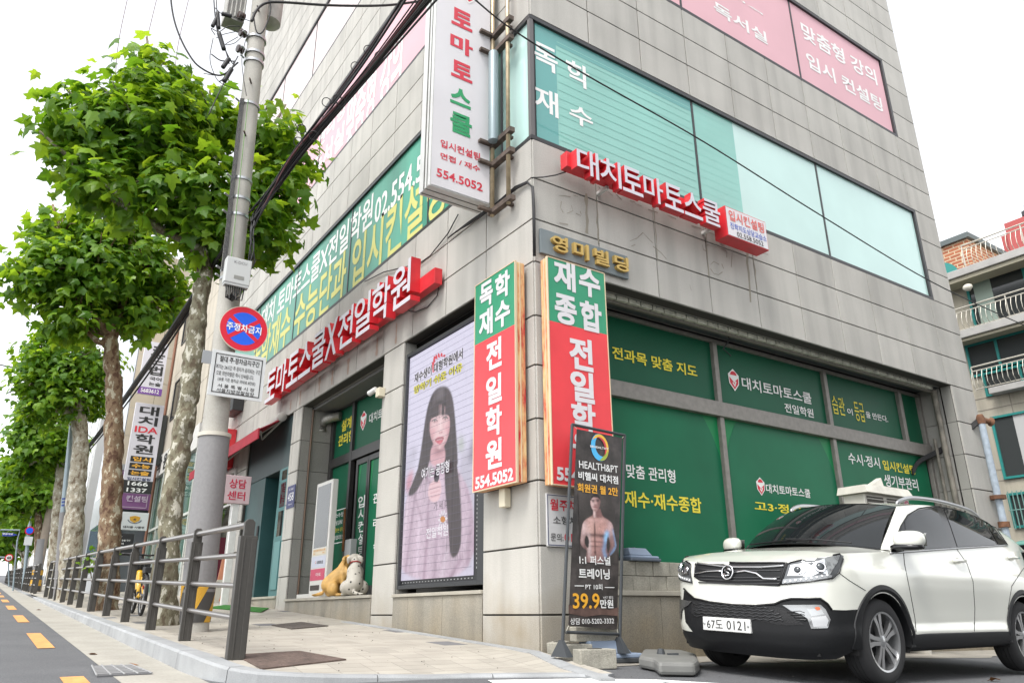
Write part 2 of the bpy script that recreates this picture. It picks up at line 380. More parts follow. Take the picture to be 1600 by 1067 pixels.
# ================================================================== THE CORNER BUILDING
granite = mat('granite', (.43, .415, .38), .75, noise=[(110, .2), (1.1, .08)], island=.05, streak=.13, dirt=.9, bump=(200, .12))
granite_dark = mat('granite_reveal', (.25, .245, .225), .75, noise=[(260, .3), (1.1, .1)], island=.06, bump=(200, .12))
mortar = mat('joint_dark', (.05, .047, .042), .95)
dark_metal = mat('dark_frame', (.035, .035, .037), .45, noise=[(20, .1)])
bronze = mat('aluminium_frame', (.23, .215, .195), .5, .3, noise=[(12, .12)])
teal_glass = mat('teal_glass', (.22, .50, .43), .04, spec=.9, noise=[(.6, .10)])
pale_glass = mat('pale_glass', (.50, .70, .655), .04, spec=.9, noise=[(.5, .08)])
green_film = mat('green_film', (.006, .125, .058), .45, noise=[(.8, .15)], spec=.22)
green_film_light = mat('green_film_arc', (.012, .20, .07), .45, spec=.22)
green_film_dark = mat('green_film_transom', (.005, .085, .042), .45, noise=[(.8, .15)], spec=.22)
pink_film = mat('pink_film', (.66, .39, .43), .6, noise=[(.7, .05)])
pink_pale = mat('pale_pink_film', (.70, .60, .59), .6, noise=[(.7, .05)])
white_ink = mat('white_letters', (.80, .80, .78), .6)
yellow_ink = mat('yellow_letters', (.78, .66, .05), .6)
black_ink = mat('black_letters', (.02, .02, .02), .6)
red_ink = mat('red_letters', (.62, .03, .05), .6)
interior = mat('dark_interior', (.03, .035, .035), .9)
ZTOP = 19.5; XE = 10.54; YE = 17.6
RB = thing('office_building', (0, 0, 0), 'grey granite corner building with green window film and pink window strips', 'building')
ROWS = [-.6, .35, 1.04, 1.73, 2.42, 3.05, 3.66, 4.36, 4.94, 5.52, 6.10, 6.77, 7.45, 8.11, 8.71, 9.28, 9.86, 10.52, 11.23, 11.9, 12.5, 13.08, 13.66, 14.3, 15.0, 15.68, 16.3, 16.9, 17.5, 18.2, 18.9, ZTOP]
XC = [0.012, 1.06, 2.1, 3.15, 4.22, 5.3, 6.37, 7.43, 8.50, 9.58, XE]
YC = [0.012, 1.08, 2.16, 3.21, 4.27, 5.38, 6.44, 7.43, 8.50, 9.57, 10.63, 11.7, 12.76, 13.82, 14.88, 15.95, YE]
# openings (a0,a1,b0,b1): shop glazing and the wrap-round window strips
OR = [(1.06, 9.69, -.7, 4.36), (-.1, 9.75, 6.10, 8.11), (-.1, 9.70, 9.86, 11.9), (-.1, 9.7, 13.66, 15.68)]
OL = [(1.11, 3.46, -.7, 4.36), (4.20, 8.085, -.7, 4.36), (8.66, 11.85, -.7, 4.36), (-.1, 15.0, 6.10, 8.11), (-.1, 15.0, 9.86, 11.9), (-.1, 15.0, 13.66, 15.68)]
def tiles(sgn, pl, cols, ops, name):
    mb = MB(); g = .0095
    for z0, z1 in zip(ROWS, ROWS[1:]):
        zm = (z0 + z1) / 2; cuts = [(o[0], o[1]) for o in ops if o[2] < zm < o[3]]
        segs = [(cols[0], cols[-1])]
        for c0, c1 in cuts:
            ns = []
            for a, b in segs:
                if c1 <= a or c0 >= b: ns.append((a, b)); continue
                if c0 - a > .03: ns.append((a, c0))
                if b - c1 > .03: ns.append((c1, b))
            segs = ns
        for a, b in segs:
            br = [a] + [c for c in cols if a + .08 < c < b - .08] + [b]
            for p, q in zip(br, br[1:]):
                pl.box(mb, sgn * (p + g), z0 + g, sgn * (q - g), z1 - g, -.03, 0.) if sgn > 0 else pl.box(mb, -(q - g), z0 + g, -(p + g), z1 - g, -.03, 0.)
    return mb.build(name, granite, RB, bevel=.004)
tiles(1, RF, XC, OR, 'wall'); tiles(-1, LF, YC, OL, 'wall')
# joints / carcass just behind the stone
mb = MB()
def backing(pl, sgn, ops, end, d0, d1):
    zs = sorted({-.6, ZTOP} | {o[2] for o in ops if o[2] > -.6} | {o[3] for o in ops})
    for z0, z1 in zip(zs, zs[1:]):
        zm = (z0 + z1) / 2; segs = [(.012, end - .01)]
        for o in ops:
            if o[2] < zm < o[3]:
                ns = []
                for a, b in segs:
                    if o[0] > a + .01: ns.append((a, min(b, o[0])))
                    if o[1] < b - .01: ns.append((max(a, o[1]), b))
                segs = [s for s in ns if s[1] - s[0] > .02] if ns else []
        for a, b in segs:
            a += .004; b -= .004
            if sgn > 0: pl.box(mb, a, z0, b, z1, d0, d1)
            else: pl.box(mb, -b, z0, -a, z1, d0, d1)
backing(RF, 1, OR, XE, -.2, -.026); backing(LF, -1, OL, YE, -.2, -.0262)
# soffits, floors and the far walls that close the volume
mb.box((.22, .22, 4.37), (XE - .02, YE - .02, 4.6)); mb.box((.22, .75, ZTOP - .2), (XE - .02, YE - .02, ZTOP - .02))
mb.box((XE - .2, .2, -.6), (XE - .03, YE, ZTOP)); mb.box((.2, YE - .2, -.6), (XE, YE - .03, ZTOP))
mb.box((1.3, 1.2, -.6), (XE - .3, YE - .3, 4.3))
mb.build('carcass', mortar, RB)
# east wall of the building (its own tiles, seen edge-on)
EF = PL((XE, 0, 0), (0, 1, 0), (1, 0, 0)); mb = MB()
for z0, z1 in zip(ROWS, ROWS[1:]): EF.box(mb, .01, z0 + .005, 6, z1 - .005, -.028, 0)
mb.build('wall', granite, RB)
# reveals of the ground-floor openings
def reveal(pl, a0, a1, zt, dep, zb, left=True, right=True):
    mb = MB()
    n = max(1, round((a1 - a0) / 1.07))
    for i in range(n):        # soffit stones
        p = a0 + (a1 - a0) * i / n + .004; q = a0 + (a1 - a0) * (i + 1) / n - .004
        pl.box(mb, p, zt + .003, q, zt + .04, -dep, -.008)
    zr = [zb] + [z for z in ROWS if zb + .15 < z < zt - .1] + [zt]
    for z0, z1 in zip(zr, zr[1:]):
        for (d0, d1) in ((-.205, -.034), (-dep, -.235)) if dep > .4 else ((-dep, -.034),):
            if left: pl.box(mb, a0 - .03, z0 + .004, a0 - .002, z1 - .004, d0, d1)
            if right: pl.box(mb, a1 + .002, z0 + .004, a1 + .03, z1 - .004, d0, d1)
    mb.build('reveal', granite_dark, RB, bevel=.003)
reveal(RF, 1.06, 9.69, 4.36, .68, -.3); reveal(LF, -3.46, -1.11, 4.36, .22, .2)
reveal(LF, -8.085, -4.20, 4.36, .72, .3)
# ---- ground-floor shop glazing on the side street
GD = -.68                      # depth of the glass plane
G = RF.shift(GD)
zs0, zt0, zt1, ztop = 1.36, None, None, 3.98
a_, zt0 = G.ab(1200, 666); a_, zt1 = G.ab(1200, 647)
_, ztop = G.ab(1000, 507)
m1, _ = G.ab(1121, 640); m2, _ = G.ab(1297, 680); m3, _ = G.ab(1413, 690); m4, _ = G.ab(1437, 650)
mb = MB()
mu = .045
for a in (m1, m2): G.box(mb, a - mu, .56, a + mu, ztop, 0, .075)
G.box(mb, m3 - .05, zt1, m3 + .05, ztop, 0, .08); G.box(mb, 9.60, .56, 9.69, ztop, 0, .08); G.box(mb, 1.06, .56, 1.14, ztop, 0, .08)
G.box(mb, 1.06, ztop, 9.69, ztop + .05, 0, .07)
G.box(mb, m3 + .05, zt1 + 1.1, 9.6, zt1 + 1.17, 0, .07)
G.box(mb, 1.06, zt0 - .02, 9.69, zt1, .01, .11)
mb.build('window_frame', bronze, RB, bevel=.006)
xs = [1.14, m1, m2, 9.6]
for i in range(3):             # tall lower panes
    w = MB(); G.quad(w, xs[i] + mu, .56, xs[i + 1] - mu, zt0, .01); p = w.build('window', green_film_light, RB)
    # the darker printed disc of the film
    a0, a1 = xs[i] + mu, xs[i + 1] - mu; cx = (a0 + a1) / 2; R = (a1 - a0) * .535; cz = zt0 - R * .93
    pts = []
    for k in range(96):
        th = 2 * math.pi * k / 96; pts.append((min(max(cx + R * 1.0 * math.cos(th), a0 + .003), a1 - .003), min(max(cz + R * 1.28 * math.sin(th), .57), zt0 - .03)))
    if i == 2: pts = [(a0 + .003, .57), (a1 - .003, .57), (a1 - .003, zt0 - .03), (a0 + .003, zt0 - .03)]
    w = MB(); G.poly(w, pts, .014); w.build('printed_disc', green_film, p)
xt = [1.14, m1, m2, m3, 9.6]
for i in range(4):
    w = MB()
    a0 = xt[i] + (.05 if i == 3 else mu); a1 = xt[i + 1] - (.05 if i == 2 else mu)
    if i < 3: G.quad(w, a0, zt1, a1, ztop, .01)
    else: G.quad(w, a0, zt1, 9.6, zt1 + 1.1, .01); G.quad(w, a0, zt1 + 1.17, 9.6, ztop, .01)
    w.build('window', green_film_dark, RB)
WN = [o for o in bpy.data.objects if o.parent == RB and o.name.startswith('window') and 'frame' not in o.name]
lettering(RB, yellow_ink, G, [('전과목 맞춤 지도', (956, 540, 1090, 590)), ('재수·재수종합', (975, 765, 1097, 802)), ('고3·정시·재수종합', (1178, 782, 1330, 812)), ('입시컨설팅', (1378, 718, 1431, 742))], .02, bold=.02, name='window_lettering')
lettering(RB, white_ink, G, [('맞춤 관리형', (978, 724, 1056, 755)), ('대치토마토스쿨', (1158, 588, 1269, 632)), ('전일학원', (1225, 629, 1272, 653)),
                             ('대치토마토스쿨', (1196, 755, 1267, 778)), ('수시·정시', (1324, 706, 1376, 732)), ('생기부관리', (1380, 740, 1436, 767)), ('이', (1323, 637, 1333, 649)), ('을 만든다.', (1352, 642, 1388, 660))], .02, bold=.014, name='window_lettering')
lettering(RB, yellow_ink, G, [('습관', (1298, 617, 1322, 650)), ('등급', (1333, 627, 1353, 660))], .02, bold=0., name='window_lettering')
def shield(pl, cx, cy, s, parent, d, name='emblem'):     # crowned shield emblem
    a, b = cx, cy
    w = MB(); pl.poly(w, [(a - s * .8, b + s * .55), (a, b + s * 1.15), (a + s * .8, b + s * .55), (a + s * .72, b - s * .4), (a, b - s * 1.15), (a - s * .72, b - s * .4)], d); o = w.build(name, white_ink, parent)
    w = MB(); pl.poly(w, [(a - s * .66, b + s * .25), (a - s * .3, b + s * .0), (a, b - s * .3), (a + s * .3, b), (a + s * .66, b + s * .25), (a + s * .6, b - s * .36), (a, b - s * .98), (a - s * .6, b - s * .36)], d + .002)
    w.add([pl.pt(a + s * .5 * math.cos(t), b + s * (.42 + .5 * math.sin(t)), d + .002) for t in np.linspace(.15, math.pi - .15, 14)], [tuple(range(14))])
    w.build('emblem_red', red_ink, o)
    w = MB(); pl.poly(w, [(a - s * .3, b - s * .3), (a - s * .1, b - s * .3), (a + s * .02, b - s * .5), (a + s * .16, b - s * .15), (a + s * .34, b - s * .15), (a + s * .05, b - s * .75)], d + .004); w.build('emblem_tick', white_ink, o)
for (px, py, s) in ((1145, 594, .155), (1187, 760, .12)):
    a, b = G.ab(px, py); shield(G, a, b, s, RB, .02)
# dark shutter housing and light strip below the lintel
mb = MB(); z0, z1 = ztop + .05, 4.355
RF.box(mb, 1.07, z0 + .06, 9.68, z1, -.62, -.235); mb.build('shutter_housing', mat('shutter_box', (.055, .068, .07), .55, noise=[(6, .2)]), RB)
mb = MB()
for z in (z0 + .2, z0 + .27): RF.box(mb, 1.07, z, 9.68, z + .012, -.235, -.223)
for i in range(22): RF.box(mb, 1.5 + i * .38, z0 + .12, 1.512 + i * .38, z1 - .02, -.235, -.225)
mb.build('shutter_rail', mat('rail_grey', (.2, .2, .19), .5), RB)
mb = MB(); zl = z0 + .01
n = 38
for i in range(n): RF.box(mb, 1.1 + i * 8.4 / n, zl - .02, 1.1 + (i + .9) * 8.4 / n, zl + .06, -.30, -.235)
LS = mb.build('light_strip', mat('strip_lens', (.50, .50, .42), .4, noise=[(8, .25)]), RB, bevel=.008)
mb = MB(); RF.box(mb, 1.07, zl - .045, 9.66, zl + .075, -.36, -.305); mb.build('light_strip_tray', mat('strip_tray', (.20, .185, .16), .6), RB)
# sill ledge and plinth below the shop glazing
mb = MB(); RF.box(mb, 1.06, .545, 9.69, .60, -.7, .03); mb.build('sill', mat('sill_stone', (.36, .335, .28), .8, noise=[(220, .15), (3, .12)]), RB, bevel=.006)
mb = MB(); cx = [1.06, 1.72, 2.9, 4.1, 5.3, 6.5, 7.6, 8.7, 9.69]
for p, q in zip(cx, cx[1:]): RF.box(mb, p + .004, -.5, q - .004, .54, -.3, .004)
mb.build('plinth', mat('plinth_granite', (.30, .28, .235), .85, noise=[(110, .24), (2.2, .2)], island=.05, streak=.15, dirt=.8), RB)
# ---- window strips of the upper floors (they wrap round the corner)
def strip_win(pl, sgn, z0, z1, end, mulls, glassmats, dep=.10):
    A = lambda a: sgn * a
    fr = MB(); d0 = -dep
    def bx(a0, b0, a1, b1, dd0, dd1):
        a0, a1 = sorted((A(a0), A(a1))); pl.box(fr, a0, b0, a1, b1, dd0, dd1)
    bx(.0, z0, end, z0 + .06, d0, -.004); bx(.0, z1 - .06, end, z1, d0, -.004); bx(end - .07, z0 + .06, end, z1 - .06, d0, -.004); bx(.06, z0 + .06, .10, z1 - .06, d0, -.03)
    for a in mulls: bx(a - .022, z0 + .06, a + .022, z1 - .06, d0, -.035)
    fr.build('window_frame', dark_metal, RB)
    br = [.1] + list(mulls) + [end - .07]
    outs = []
    for i, (a, b) in enumerate(zip(br, br[1:])):
        w = MB(); a0, a1 = sorted((A(a + .02), A(b - .02))); pl.quad(w, a0, z0 + .06, a1, z1 - .06, -.045); outs.append(w.build('window', glassmats[min(i, len(glassmats) - 1)], RB))
    return outs
mR = [RF.ab(1083, 160)[0], RF.ab(1276, 252)[0]]
strip_win(RF, 1, 6.10, 8.11, 9.75, mR, [teal_glass, pale_glass, pale_glass])  # paler right panes carry the mirrored sky in their colour
dkteal = mat('banner_teal', (.06, .27, .19), .3, spec=.25, noise=[(.9, .35)], nscale3=(1, 1, .25))  # uneven tone puts the reflections on this glass into the colour
strip_win(LF, -1, 6.10, 8.11, 15.0, [.75, 2.9, 6.2, 9.4, 12.4], [pale_glass, dkteal])
m3r = [RF.ab(1236, 10)[0]]
strip_win(RF, 1, 9.86, 11.9, 9.70, [3.2] + m3r, [pink_film]); strip_win(LF, -1, 9.86, 11.9, 15.0, [2.9, LF.ab(505, 150)[0] * -1, 9.9, 12.6], [pink_film])
strip_win(RF, 1, 13.66, 15.68, 9.70, [3.2] + m3r, [pink_pale]); strip_win(LF, -1, 13.66, 15.68, 15.0, [2.9, 6.4, 9.9, 12.6], [pink_pale])
w = MB(); RF.quad(w, mR[0] + .03, 6.17, RF.ab(1152, 230)[0], 8.04, -.043); w.build('drawn_blind', teal_glass, RB)  # teal patch paints the opposite building's reflection onto the pale pane
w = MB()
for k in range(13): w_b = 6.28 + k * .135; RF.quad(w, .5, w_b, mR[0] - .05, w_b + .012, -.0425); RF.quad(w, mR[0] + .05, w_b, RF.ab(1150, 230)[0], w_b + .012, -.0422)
w.build('blind_lines', mat('blind_line', (.207, .482, .415), .2), RB)  # cladding lines of the mirrored building, painted as slightly darker strips
w = MB(); RF.quad(w, .12, 6.17, .48, 8.04, -.0428); RF.quad(w, .48, 7.84, mR[0] - .03, 8.04, -.0428); w.build('blind_edge', mat('pane_edge_dark', (.13, .36, .34), .06), RB)  # darker bands along the left and top of the first pane
# the films are opaque, the corner post closes them
mb = MB(); 
for (z0, z1) in ((6.10, 8.11), (9.86, 11.9), (13.66, 15.68)): mb.box((.004, .004, z0 + .06), (.062, .062, z1 - .06))
mb.build('corner_post', mat('post_grey', (.12, .115, .115), .5), RB)
# lettering on the strips
lettering(RB, white_ink, RF, [('독', (833, 62, 872, 118)), ('학', (884, 90, 922, 143)), ('재', (835, 131, 873, 186)), ('수', (889, 160, 927, 205))], -.04, bold=.02, name='window_lettering')
lettering(RB, white_ink, RF, [('맞춤형 강의', (1250, 33, 1372, 135)), ('입시 컨설팅', (1258, 80, 1381, 177)), ('관리형', (1110, -28, 1192, 22)), ('독서실', (1114, 0, 1200, 71))], -.04, bold=.022, name='window_lettering')
lettering(RB, white_ink, LF, [('맞춤형 강의', (545, 152, 626, 130)), ('관리형', (497, 210, 538, 180)), ('독서실', (490, 252, 536, 226))], -.04, bold=.022, name='window_lettering')
lettering(RB, white_ink, LF, [('대치 토마토스쿨X전일학원', (411, 482, 581, 351)), ('02.554.5052', (587, 313, 700, 240))], -.04, bold=.018, name='window_lettering')
lettering(RB, mat('pale_yellow_letters', (.62, .60, .20), .6), LF, [('독학재수 수능단과 입시컨설팅', (398, 528, 695, 332))], -.04, bold=.02, name='window_lettering')
# ================================================================== SIGNS ON THE BUILDING
red_metal = mat('red_metal', (.60, .025, .035), .42, noise=[(5, .12)], coat=.2)
sign_green = mat('sign_green', (.035, .27, .145), .35, noise=[(3, .06)])
sign_red = mat('sign_red', (.72, .055, .065), .35, noise=[(3, .06)])
sign_white = mat('sign_white', (.66, .64, .655), .35, noise=[(2, .03)])
alu_white = mat('white_aluminium', (.62, .62, .60), .4, noise=[(9, .08)])
def rust_mat():
    m = mat('rusty_cream', (.66, .48, .24), .6); nt = m.node_tree; N = nt.nodes; L = nt.links; b = N['Principled BSDF']
    tc = N.new('ShaderNodeTexCoord'); mp = N.new('ShaderNodeMapping'); mp.inputs['Scale'].default_value = (9, 9, 2.2); L.new(tc.outputs['Object'], mp.inputs[0])
    n = N.new('ShaderNodeTexNoise'); n.inputs['Scale'].default_value = 1.6; n.inputs['Detail'].default_value = 6; n.inputs['Roughness'].default_value = .65; L.new(mp.outputs[0], n.inputs[0])
    r = N.new('ShaderNodeValToRGB'); e = r.color_ramp.elements; e[0].position = .38; e[0].color = (.66, .48, .24, 1); e[1].position = .66; e[1].color = (.45, .012, .02, 1)
    k = e.new(.5); k.color = (.62, .33, .15, 1); L.new(n.outputs[0], r.inputs[0]); L.new(r.outputs[0], b.inputs['Base Color']); return m
rusty = rust_mat()
def glyph_rows(parent, pl, d, a0, a1, rows, m, bold=.042):
    """rows: (text, centre pixel x, centre pixel y, pixel height, left fraction, right fraction)"""
    for s, px, py, h, f0, f1 in rows:
        b1 = pl.ab(px, py - h / 2, d)[1]; b0 = pl.ab(px, py + h / 2, d)[1]
        lettering(parent, m, pl, [(s, (a0 + (a1 - a0) * f0, b1, a0 + (a1 - a0) * f1, b0))], d, bold=bold, px=False)
def box_sign(pl, d0, d1, a0, a1, b0, b1, bsplit, label, rows, name):
    t = thing(name, pl.pt((a0 + a1) / 2, b0, 0), label, 'sign', None)
    mb = MB(); pl.box(mb, a0, b0, a1, b1, d0, d1 - .012); mb.build('sign_box', rusty, t, bevel=.01)
    mb = MB(); pl.box(mb, a0 - .008, b0 - .008, a0 + .004, b1 + .008, d1 - .03, d1); pl.box(mb, a1 - .004, b0 - .008, a1 + .008, b1 + .008, d1 - .03, d1); pl.box(mb, a0 + .004, b1 - .004, a1 - .004, b1 + .008, d1 - .03, d1); pl.box(mb, a0 + .004, b0 - .008, a1 - .004, b0 + .004, d1 - .03, d1)
    mid = (d0 + d1) / 2
    pl.box(mb, a1 - .001, b0, a1 + .006, b1, mid - .006, mid + .006); pl.box(mb, a0 - .006, b0, a0 + .001, b1, mid - .006, mid + .006)
    mb.build('sign_rim', mat('sign_rim', (.62, .50, .34), .5), t)
    mb = MB(); pl.quad(mb, a0 + .004, bsplit, a1 - .004, b1 - .004, d1 - .006); mb.build('green_panel', sign_green, t)
    mb = MB(); pl.quad(mb, a0 + .004, b0 + .004, a1 - .004, bsplit, d1 - .006); mb.build('red_panel', sign_red, t)
    glyph_rows(t, pl, d1 - .001, a0, a1, rows, sign_white)
    return t
dL = .2; aL0 = LF.ab(741, 560, dL)[0]; aL1 = -.12
bL1 = LF.ab(806, 406, dL)[1]; bL0 = LF.ab(741, 768, dL)[1]; bs = LF.ab(741, 540, dL)[1]
box_sign(LF, .05, dL, aL0, aL1, bL0, bL1, bs, 'tall green and red light box with rusty sides, nearer the video screen',
         [('독', 761, 459, 39, .13, .47), ('학', 785, 446, 40, .53, .89), ('재', 761, 503, 42, .12, .47), ('수', 785, 490, 41, .53, .89), ('전', 774, 552, 46, .31, .69), ('일', 774, 607, 44, .31, .69), ('학', 774, 657, 46, .31, .69), ('원', 774, 708, 46, .31, .69), ('554.5052', 774, 747, 20, .06, .94)], 'light_box_sign')
dR = .2; aR0 = .06; aR1 = RF.ab(948, 500, dR)[0]; bR1 = RF.ab(857, 401, dR)[1]; bR0 = RF.ab(866, 756, dR)[1]; bs = RF.ab(950, 523, dR)[1]
box_sign(RF, .05, dR, aR0, aR1, bR0, bR1, bs, 'tall green and red light box on the side street wall, above the parking notice',
         [('재', 883, 431, 44, .10, .47), ('수', 918, 441, 44, .53, .91), ('종', 884, 484, 46, .10, .47), ('합', 920, 494, 46, .53, .91), ('전', 907, 553, 50, .32, .72), ('일', 908, 604, 48, .32, .72), ('학', 909, 652, 46, .32, .72), ('원', 910, 698, 46, .32, .72), ('554.5052', 911, 744, 21, .06, .94)], 'light_box_sign')
mb = MB(); LF.box(mb, -.62, bL0 - .22, -.5, bL0 - .005, .01, .1); o = mb.build('junction_box', mat('cream_plastic', (.6, .55, .42), .5), None, bevel=.01); tag(o, 'small cream junction box hanging below the left tall light box', 'junction box')
# building name plate
a0, b1 = RF.ab(844.5, 356, .05); a1, b0 = RF.ab(983, 437, .05); b0 = RF.ab(845, 394, .05)[1]
t = thing('name_plate', RF.pt(a0, b0, 0), 'slate grey building name plate with four raised gold letters', 'name plate')
mb = MB(); RF.box(mb, a0, b0, a1, b1, .01, .05); mb.build('plate', mat('slate_plate', (.17, .20, .21), .5, noise=[(4, .1)], streak=.1), t, bevel=.006)
gold = mat('gold_letters', (.62, .43, .14), .35, .55)
w = a1 - a0
for i, s in enumerate('영미빌딩'):
    lettering(t, gold, RF, [(s, (a0 + w * (.1 + .235 * i), b1 - .06, a0 + w * (.27 + .235 * i), b0 + .06))], .1, depth=.05, bold=.02, px=False)
# red channel letters, side street
DR = .38
t = thing('channel_letter_sign', RF.pt(.4, 5.6), 'red edged channel letters on a red rail above the building name plate', 'sign')
a0, b1 = RF.ab(885, 235.8, .26); b0 = RF.ab(885.6, 259, .26)[1]; aE = RF.ab(1130, 345, .26)[0]
mb = MB(); RF.box(mb, a0, b0, aE, b1, .13, .26); mb.build('rail', red_metal, t, bevel=.004)
for a in (a0 + .7, a0 + 3.1, aE - .2): mb = MB(); RF.box(mb, a, b0 - .06, a + .05, b0 - .02, -.001, .2); mb.build('bracket', alu_white, t)
letter_face = mat('letter_face', (.60, .57, .62), .35)
aT0, bT1 = RF.ab(899.5, 226.5, DR); aT1, bT0 = RF.ab(1128.5, 357, DR)
def channel(parent, pl, s, a0, b1, a1, b0, d, depth, bold, face, side):
    g, f, e = glyphs(s, bold)
    lettering(parent, side, pl, [(s, (a0, b1, a1, b0))], d - .004, depth=depth, bold=bold, px=False, name='letter_side')
    lettering(parent, face, pl, [(s, (a0, b1, a1, b0))], d, bold=bold - .006, px=False, name='letter_face')
def channel_string(parent, pl, s, a0, b1, a1, b0, d, depth, bold, widths=None):
    n = len(s); widths = widths or [1] * n; tot = sum(widths); x = a0
    for ch, wd in zip(s, widths):
        w = (a1 - a0) * wd / tot; channel(parent, pl, ch, x + w * .03, b1, x + w * .97, b0, d, depth, bold, letter_face, red_metal); x += w
channel_string(t, RF, '대치토마토스쿨', aT0, bT1, aT1, bT0, DR, .115, .019)
# small white box at the end of it
a0, b1 = RF.ab(1132.5, 320.5, DR); a1, b0 = RF.ab(1202.5, 392, DR); b0 = RF.ab(1133, 365, DR)[1]
t = thing('sign_box', RF.pt(a0, b0), 'small white box sign with red rim at the right end of the red letters', 'sign')
mb = MB(); RF.box(mb, a0, b0, a1, b1, .14, DR - .01); mb.build('box_body', red_metal, t, bevel=.004)
mb = MB(); RF.quad(mb, a0 + .015, b0 + .015, a1 - .015, b1 - .015, DR - .005); mb.build('face_panel', sign_white, t)
h = b1 - b0; w = a1 - a0
lettering(t, mat('salmon_letters', (.72, .14, .12), .5), RF, [('입시컨설팅', (a0 + w * .07, b1 - h * .1, a1 - w * .07, b1 - h * .46))], DR, bold=.02, px=False)
lettering(t, mat('blue_letters', (.08, .14, .52), .5), RF, [('진학지도상담교습소', (a0 + w * .08, b1 - h * .52, a1 - w * .04, b1 - h * .73))], DR, bold=.01, px=False)
lettering(t, black_ink, RF, [('02.558.5052', (a0 + w * .22, b1 - h * .77, a1 - w * .14, b1 - h * .93))], DR, bold=.005, px=False)
# red channel letters, main street
DL = .34
t = thing('channel_letter_sign', LF.pt(-6, 5.2), 'long row of red edged channel letters above the shop entrance', 'sign')
aT0, bT1 = LF.ab(417.5, 584, DL); aT1, bT0 = LF.ab(641.5, 467, DL)
channel_string(t, LF, '토마토스쿨X전일학원', aT0, bT1, aT1, bT0, DL, .16, .019, [1, 1, 1, 1, 1, .8, 1, 1, 1, 1])
hh = bT1 - bT0
mb = MB(); LF.box(mb, aT0 - .1, bT0 + hh * .2, aT1 + .42, bT0 + hh * .55, .05, .175); mb.build('rail', red_metal, t, bevel=.004)
# projecting sign at the corner
YS, TH = .75, .3
PF = PL((0, YS, 0), (1, 0, 0), (0, -1, 0))
aP0, bP0 = PF.ab(671, 288.5); aP1, _ = PF.ab(766, 318.5); bP1 = 9.6
t = thing('projecting_sign', PF.pt(aP0, bP0), 'tall white projecting light box with red and green letters at the corner', 'sign')
mb = MB(); PF.box(mb, aP0, bP0, aP1, bP1, -TH, -.012); mb.build('sign_box', alu_white, t, bevel=.012)
mb = MB()
for a in (aP0 - .008,): mb.box((a, YS + TH * .45, bP0), (a + .006, YS + TH * .52, bP1)); mb.box((a, YS + TH * .2, bP0), (a + .006, YS + TH * .23, bP1))
PF.box(mb, aP0, bP0 - .006, aP1, bP0 + .001, -TH * .4, -TH * .36); PF.box(mb, aP0, bP0 - .006, aP1, bP0 + .001, -TH * .8, -TH * .76)
mb.build('sign_seam', mat('seam_grey', (.12, .12, .11), .6), t)
mb = MB(); PF.quad(mb, aP0 + .02, bP0 + .02, aP1 - .012, bP1 - .02, -.004); mb.build('face_panel', sign_white, t)
sg = mat('sign_letter_green', (.02, .30, .11), .4); sr = mat('sign_letter_red', (.60, .035, .06), .4)
for s, r, m_ in (('토', (706, 9, 738, 52), sr), ('마', (704, 50, 738.5, 92), sr), ('토', (705.5, 91, 738, 132), sr), ('스', (704, 133, 735.5, 172.5), sg), ('쿨', (704, 172, 737, 217), sg),
                 ('입시컨설팅', (688.5, 217, 750, 252), sr), ('면접 / 재수', (688.5, 238, 750, 270), sr), ('554.5052', (682.5, 262, 754, 300), sr)):
    lettering(t, m_, PF, [(s, r)], .0, bold=.042 if len(s) == 1 else .022)
shield(PF, *PF.ab(733, -14, 0), .21, t, 0)
# pipe frame that carries it
gp = mat('gilded_pipe', (.42, .34, .22), .4, .45, noise=[(8, .25)]); rp = mat('rusty_iron', (.10, .075, .06), .8, noise=[(12, .4)])
t = thing('pipe_ladder', (-.1, .55, 5.3), 'ladder-like pipe frame fixed beside the corner, carrying the projecting sign', 'frame')
pA, pB = px_X(794.5, 318, -.12), px_X(769, 338, -.12)
for p in (pA, pB):
    mb = MB(); mb.tube([(-.12, p[1], p[2]), (-.12, p[1], 11.)], .03, 10); mb.build('pipe', gp, t, smooth=True)
for (y0, y1) in ((130, 130), (205, 208), (575, 600), (650, 690), (850, 880)):
    mb = MB(); zz = px_X(600 + 480 / 2.669, (y0 + y1) / 2 / 2.669, -.12)[2]; mb.box((-.16, pA[1] - .1, zz - .035), (-.08, pB[1] + .05, zz + .035)); mb.box((-.1, pA[1] + .05, zz - .02), (.0, pA[1] + .1, zz + .02))
    mb.box((-.35, pB[1] - .06, zz - .02), (-.1, pB[1] - .0, zz + .02)); mb.build('crossbar', rp, t)
mb = MB(); q0 = px_X(774, 222, -.18); q1 = px_X(774, 82, -.18); mb.lathe((-.2, q0[1] + .02, q0[2]), (0, 0, 1), [(0, .04), (.02, .07), (q1[2] - q0[2] - .02, .07), (q1[2] - q0[2], .06)], 14); mb.build('transformer_can', mat('blue_grey_metal', (.22, .28, .30), .4, .2), t, smooth='auto')
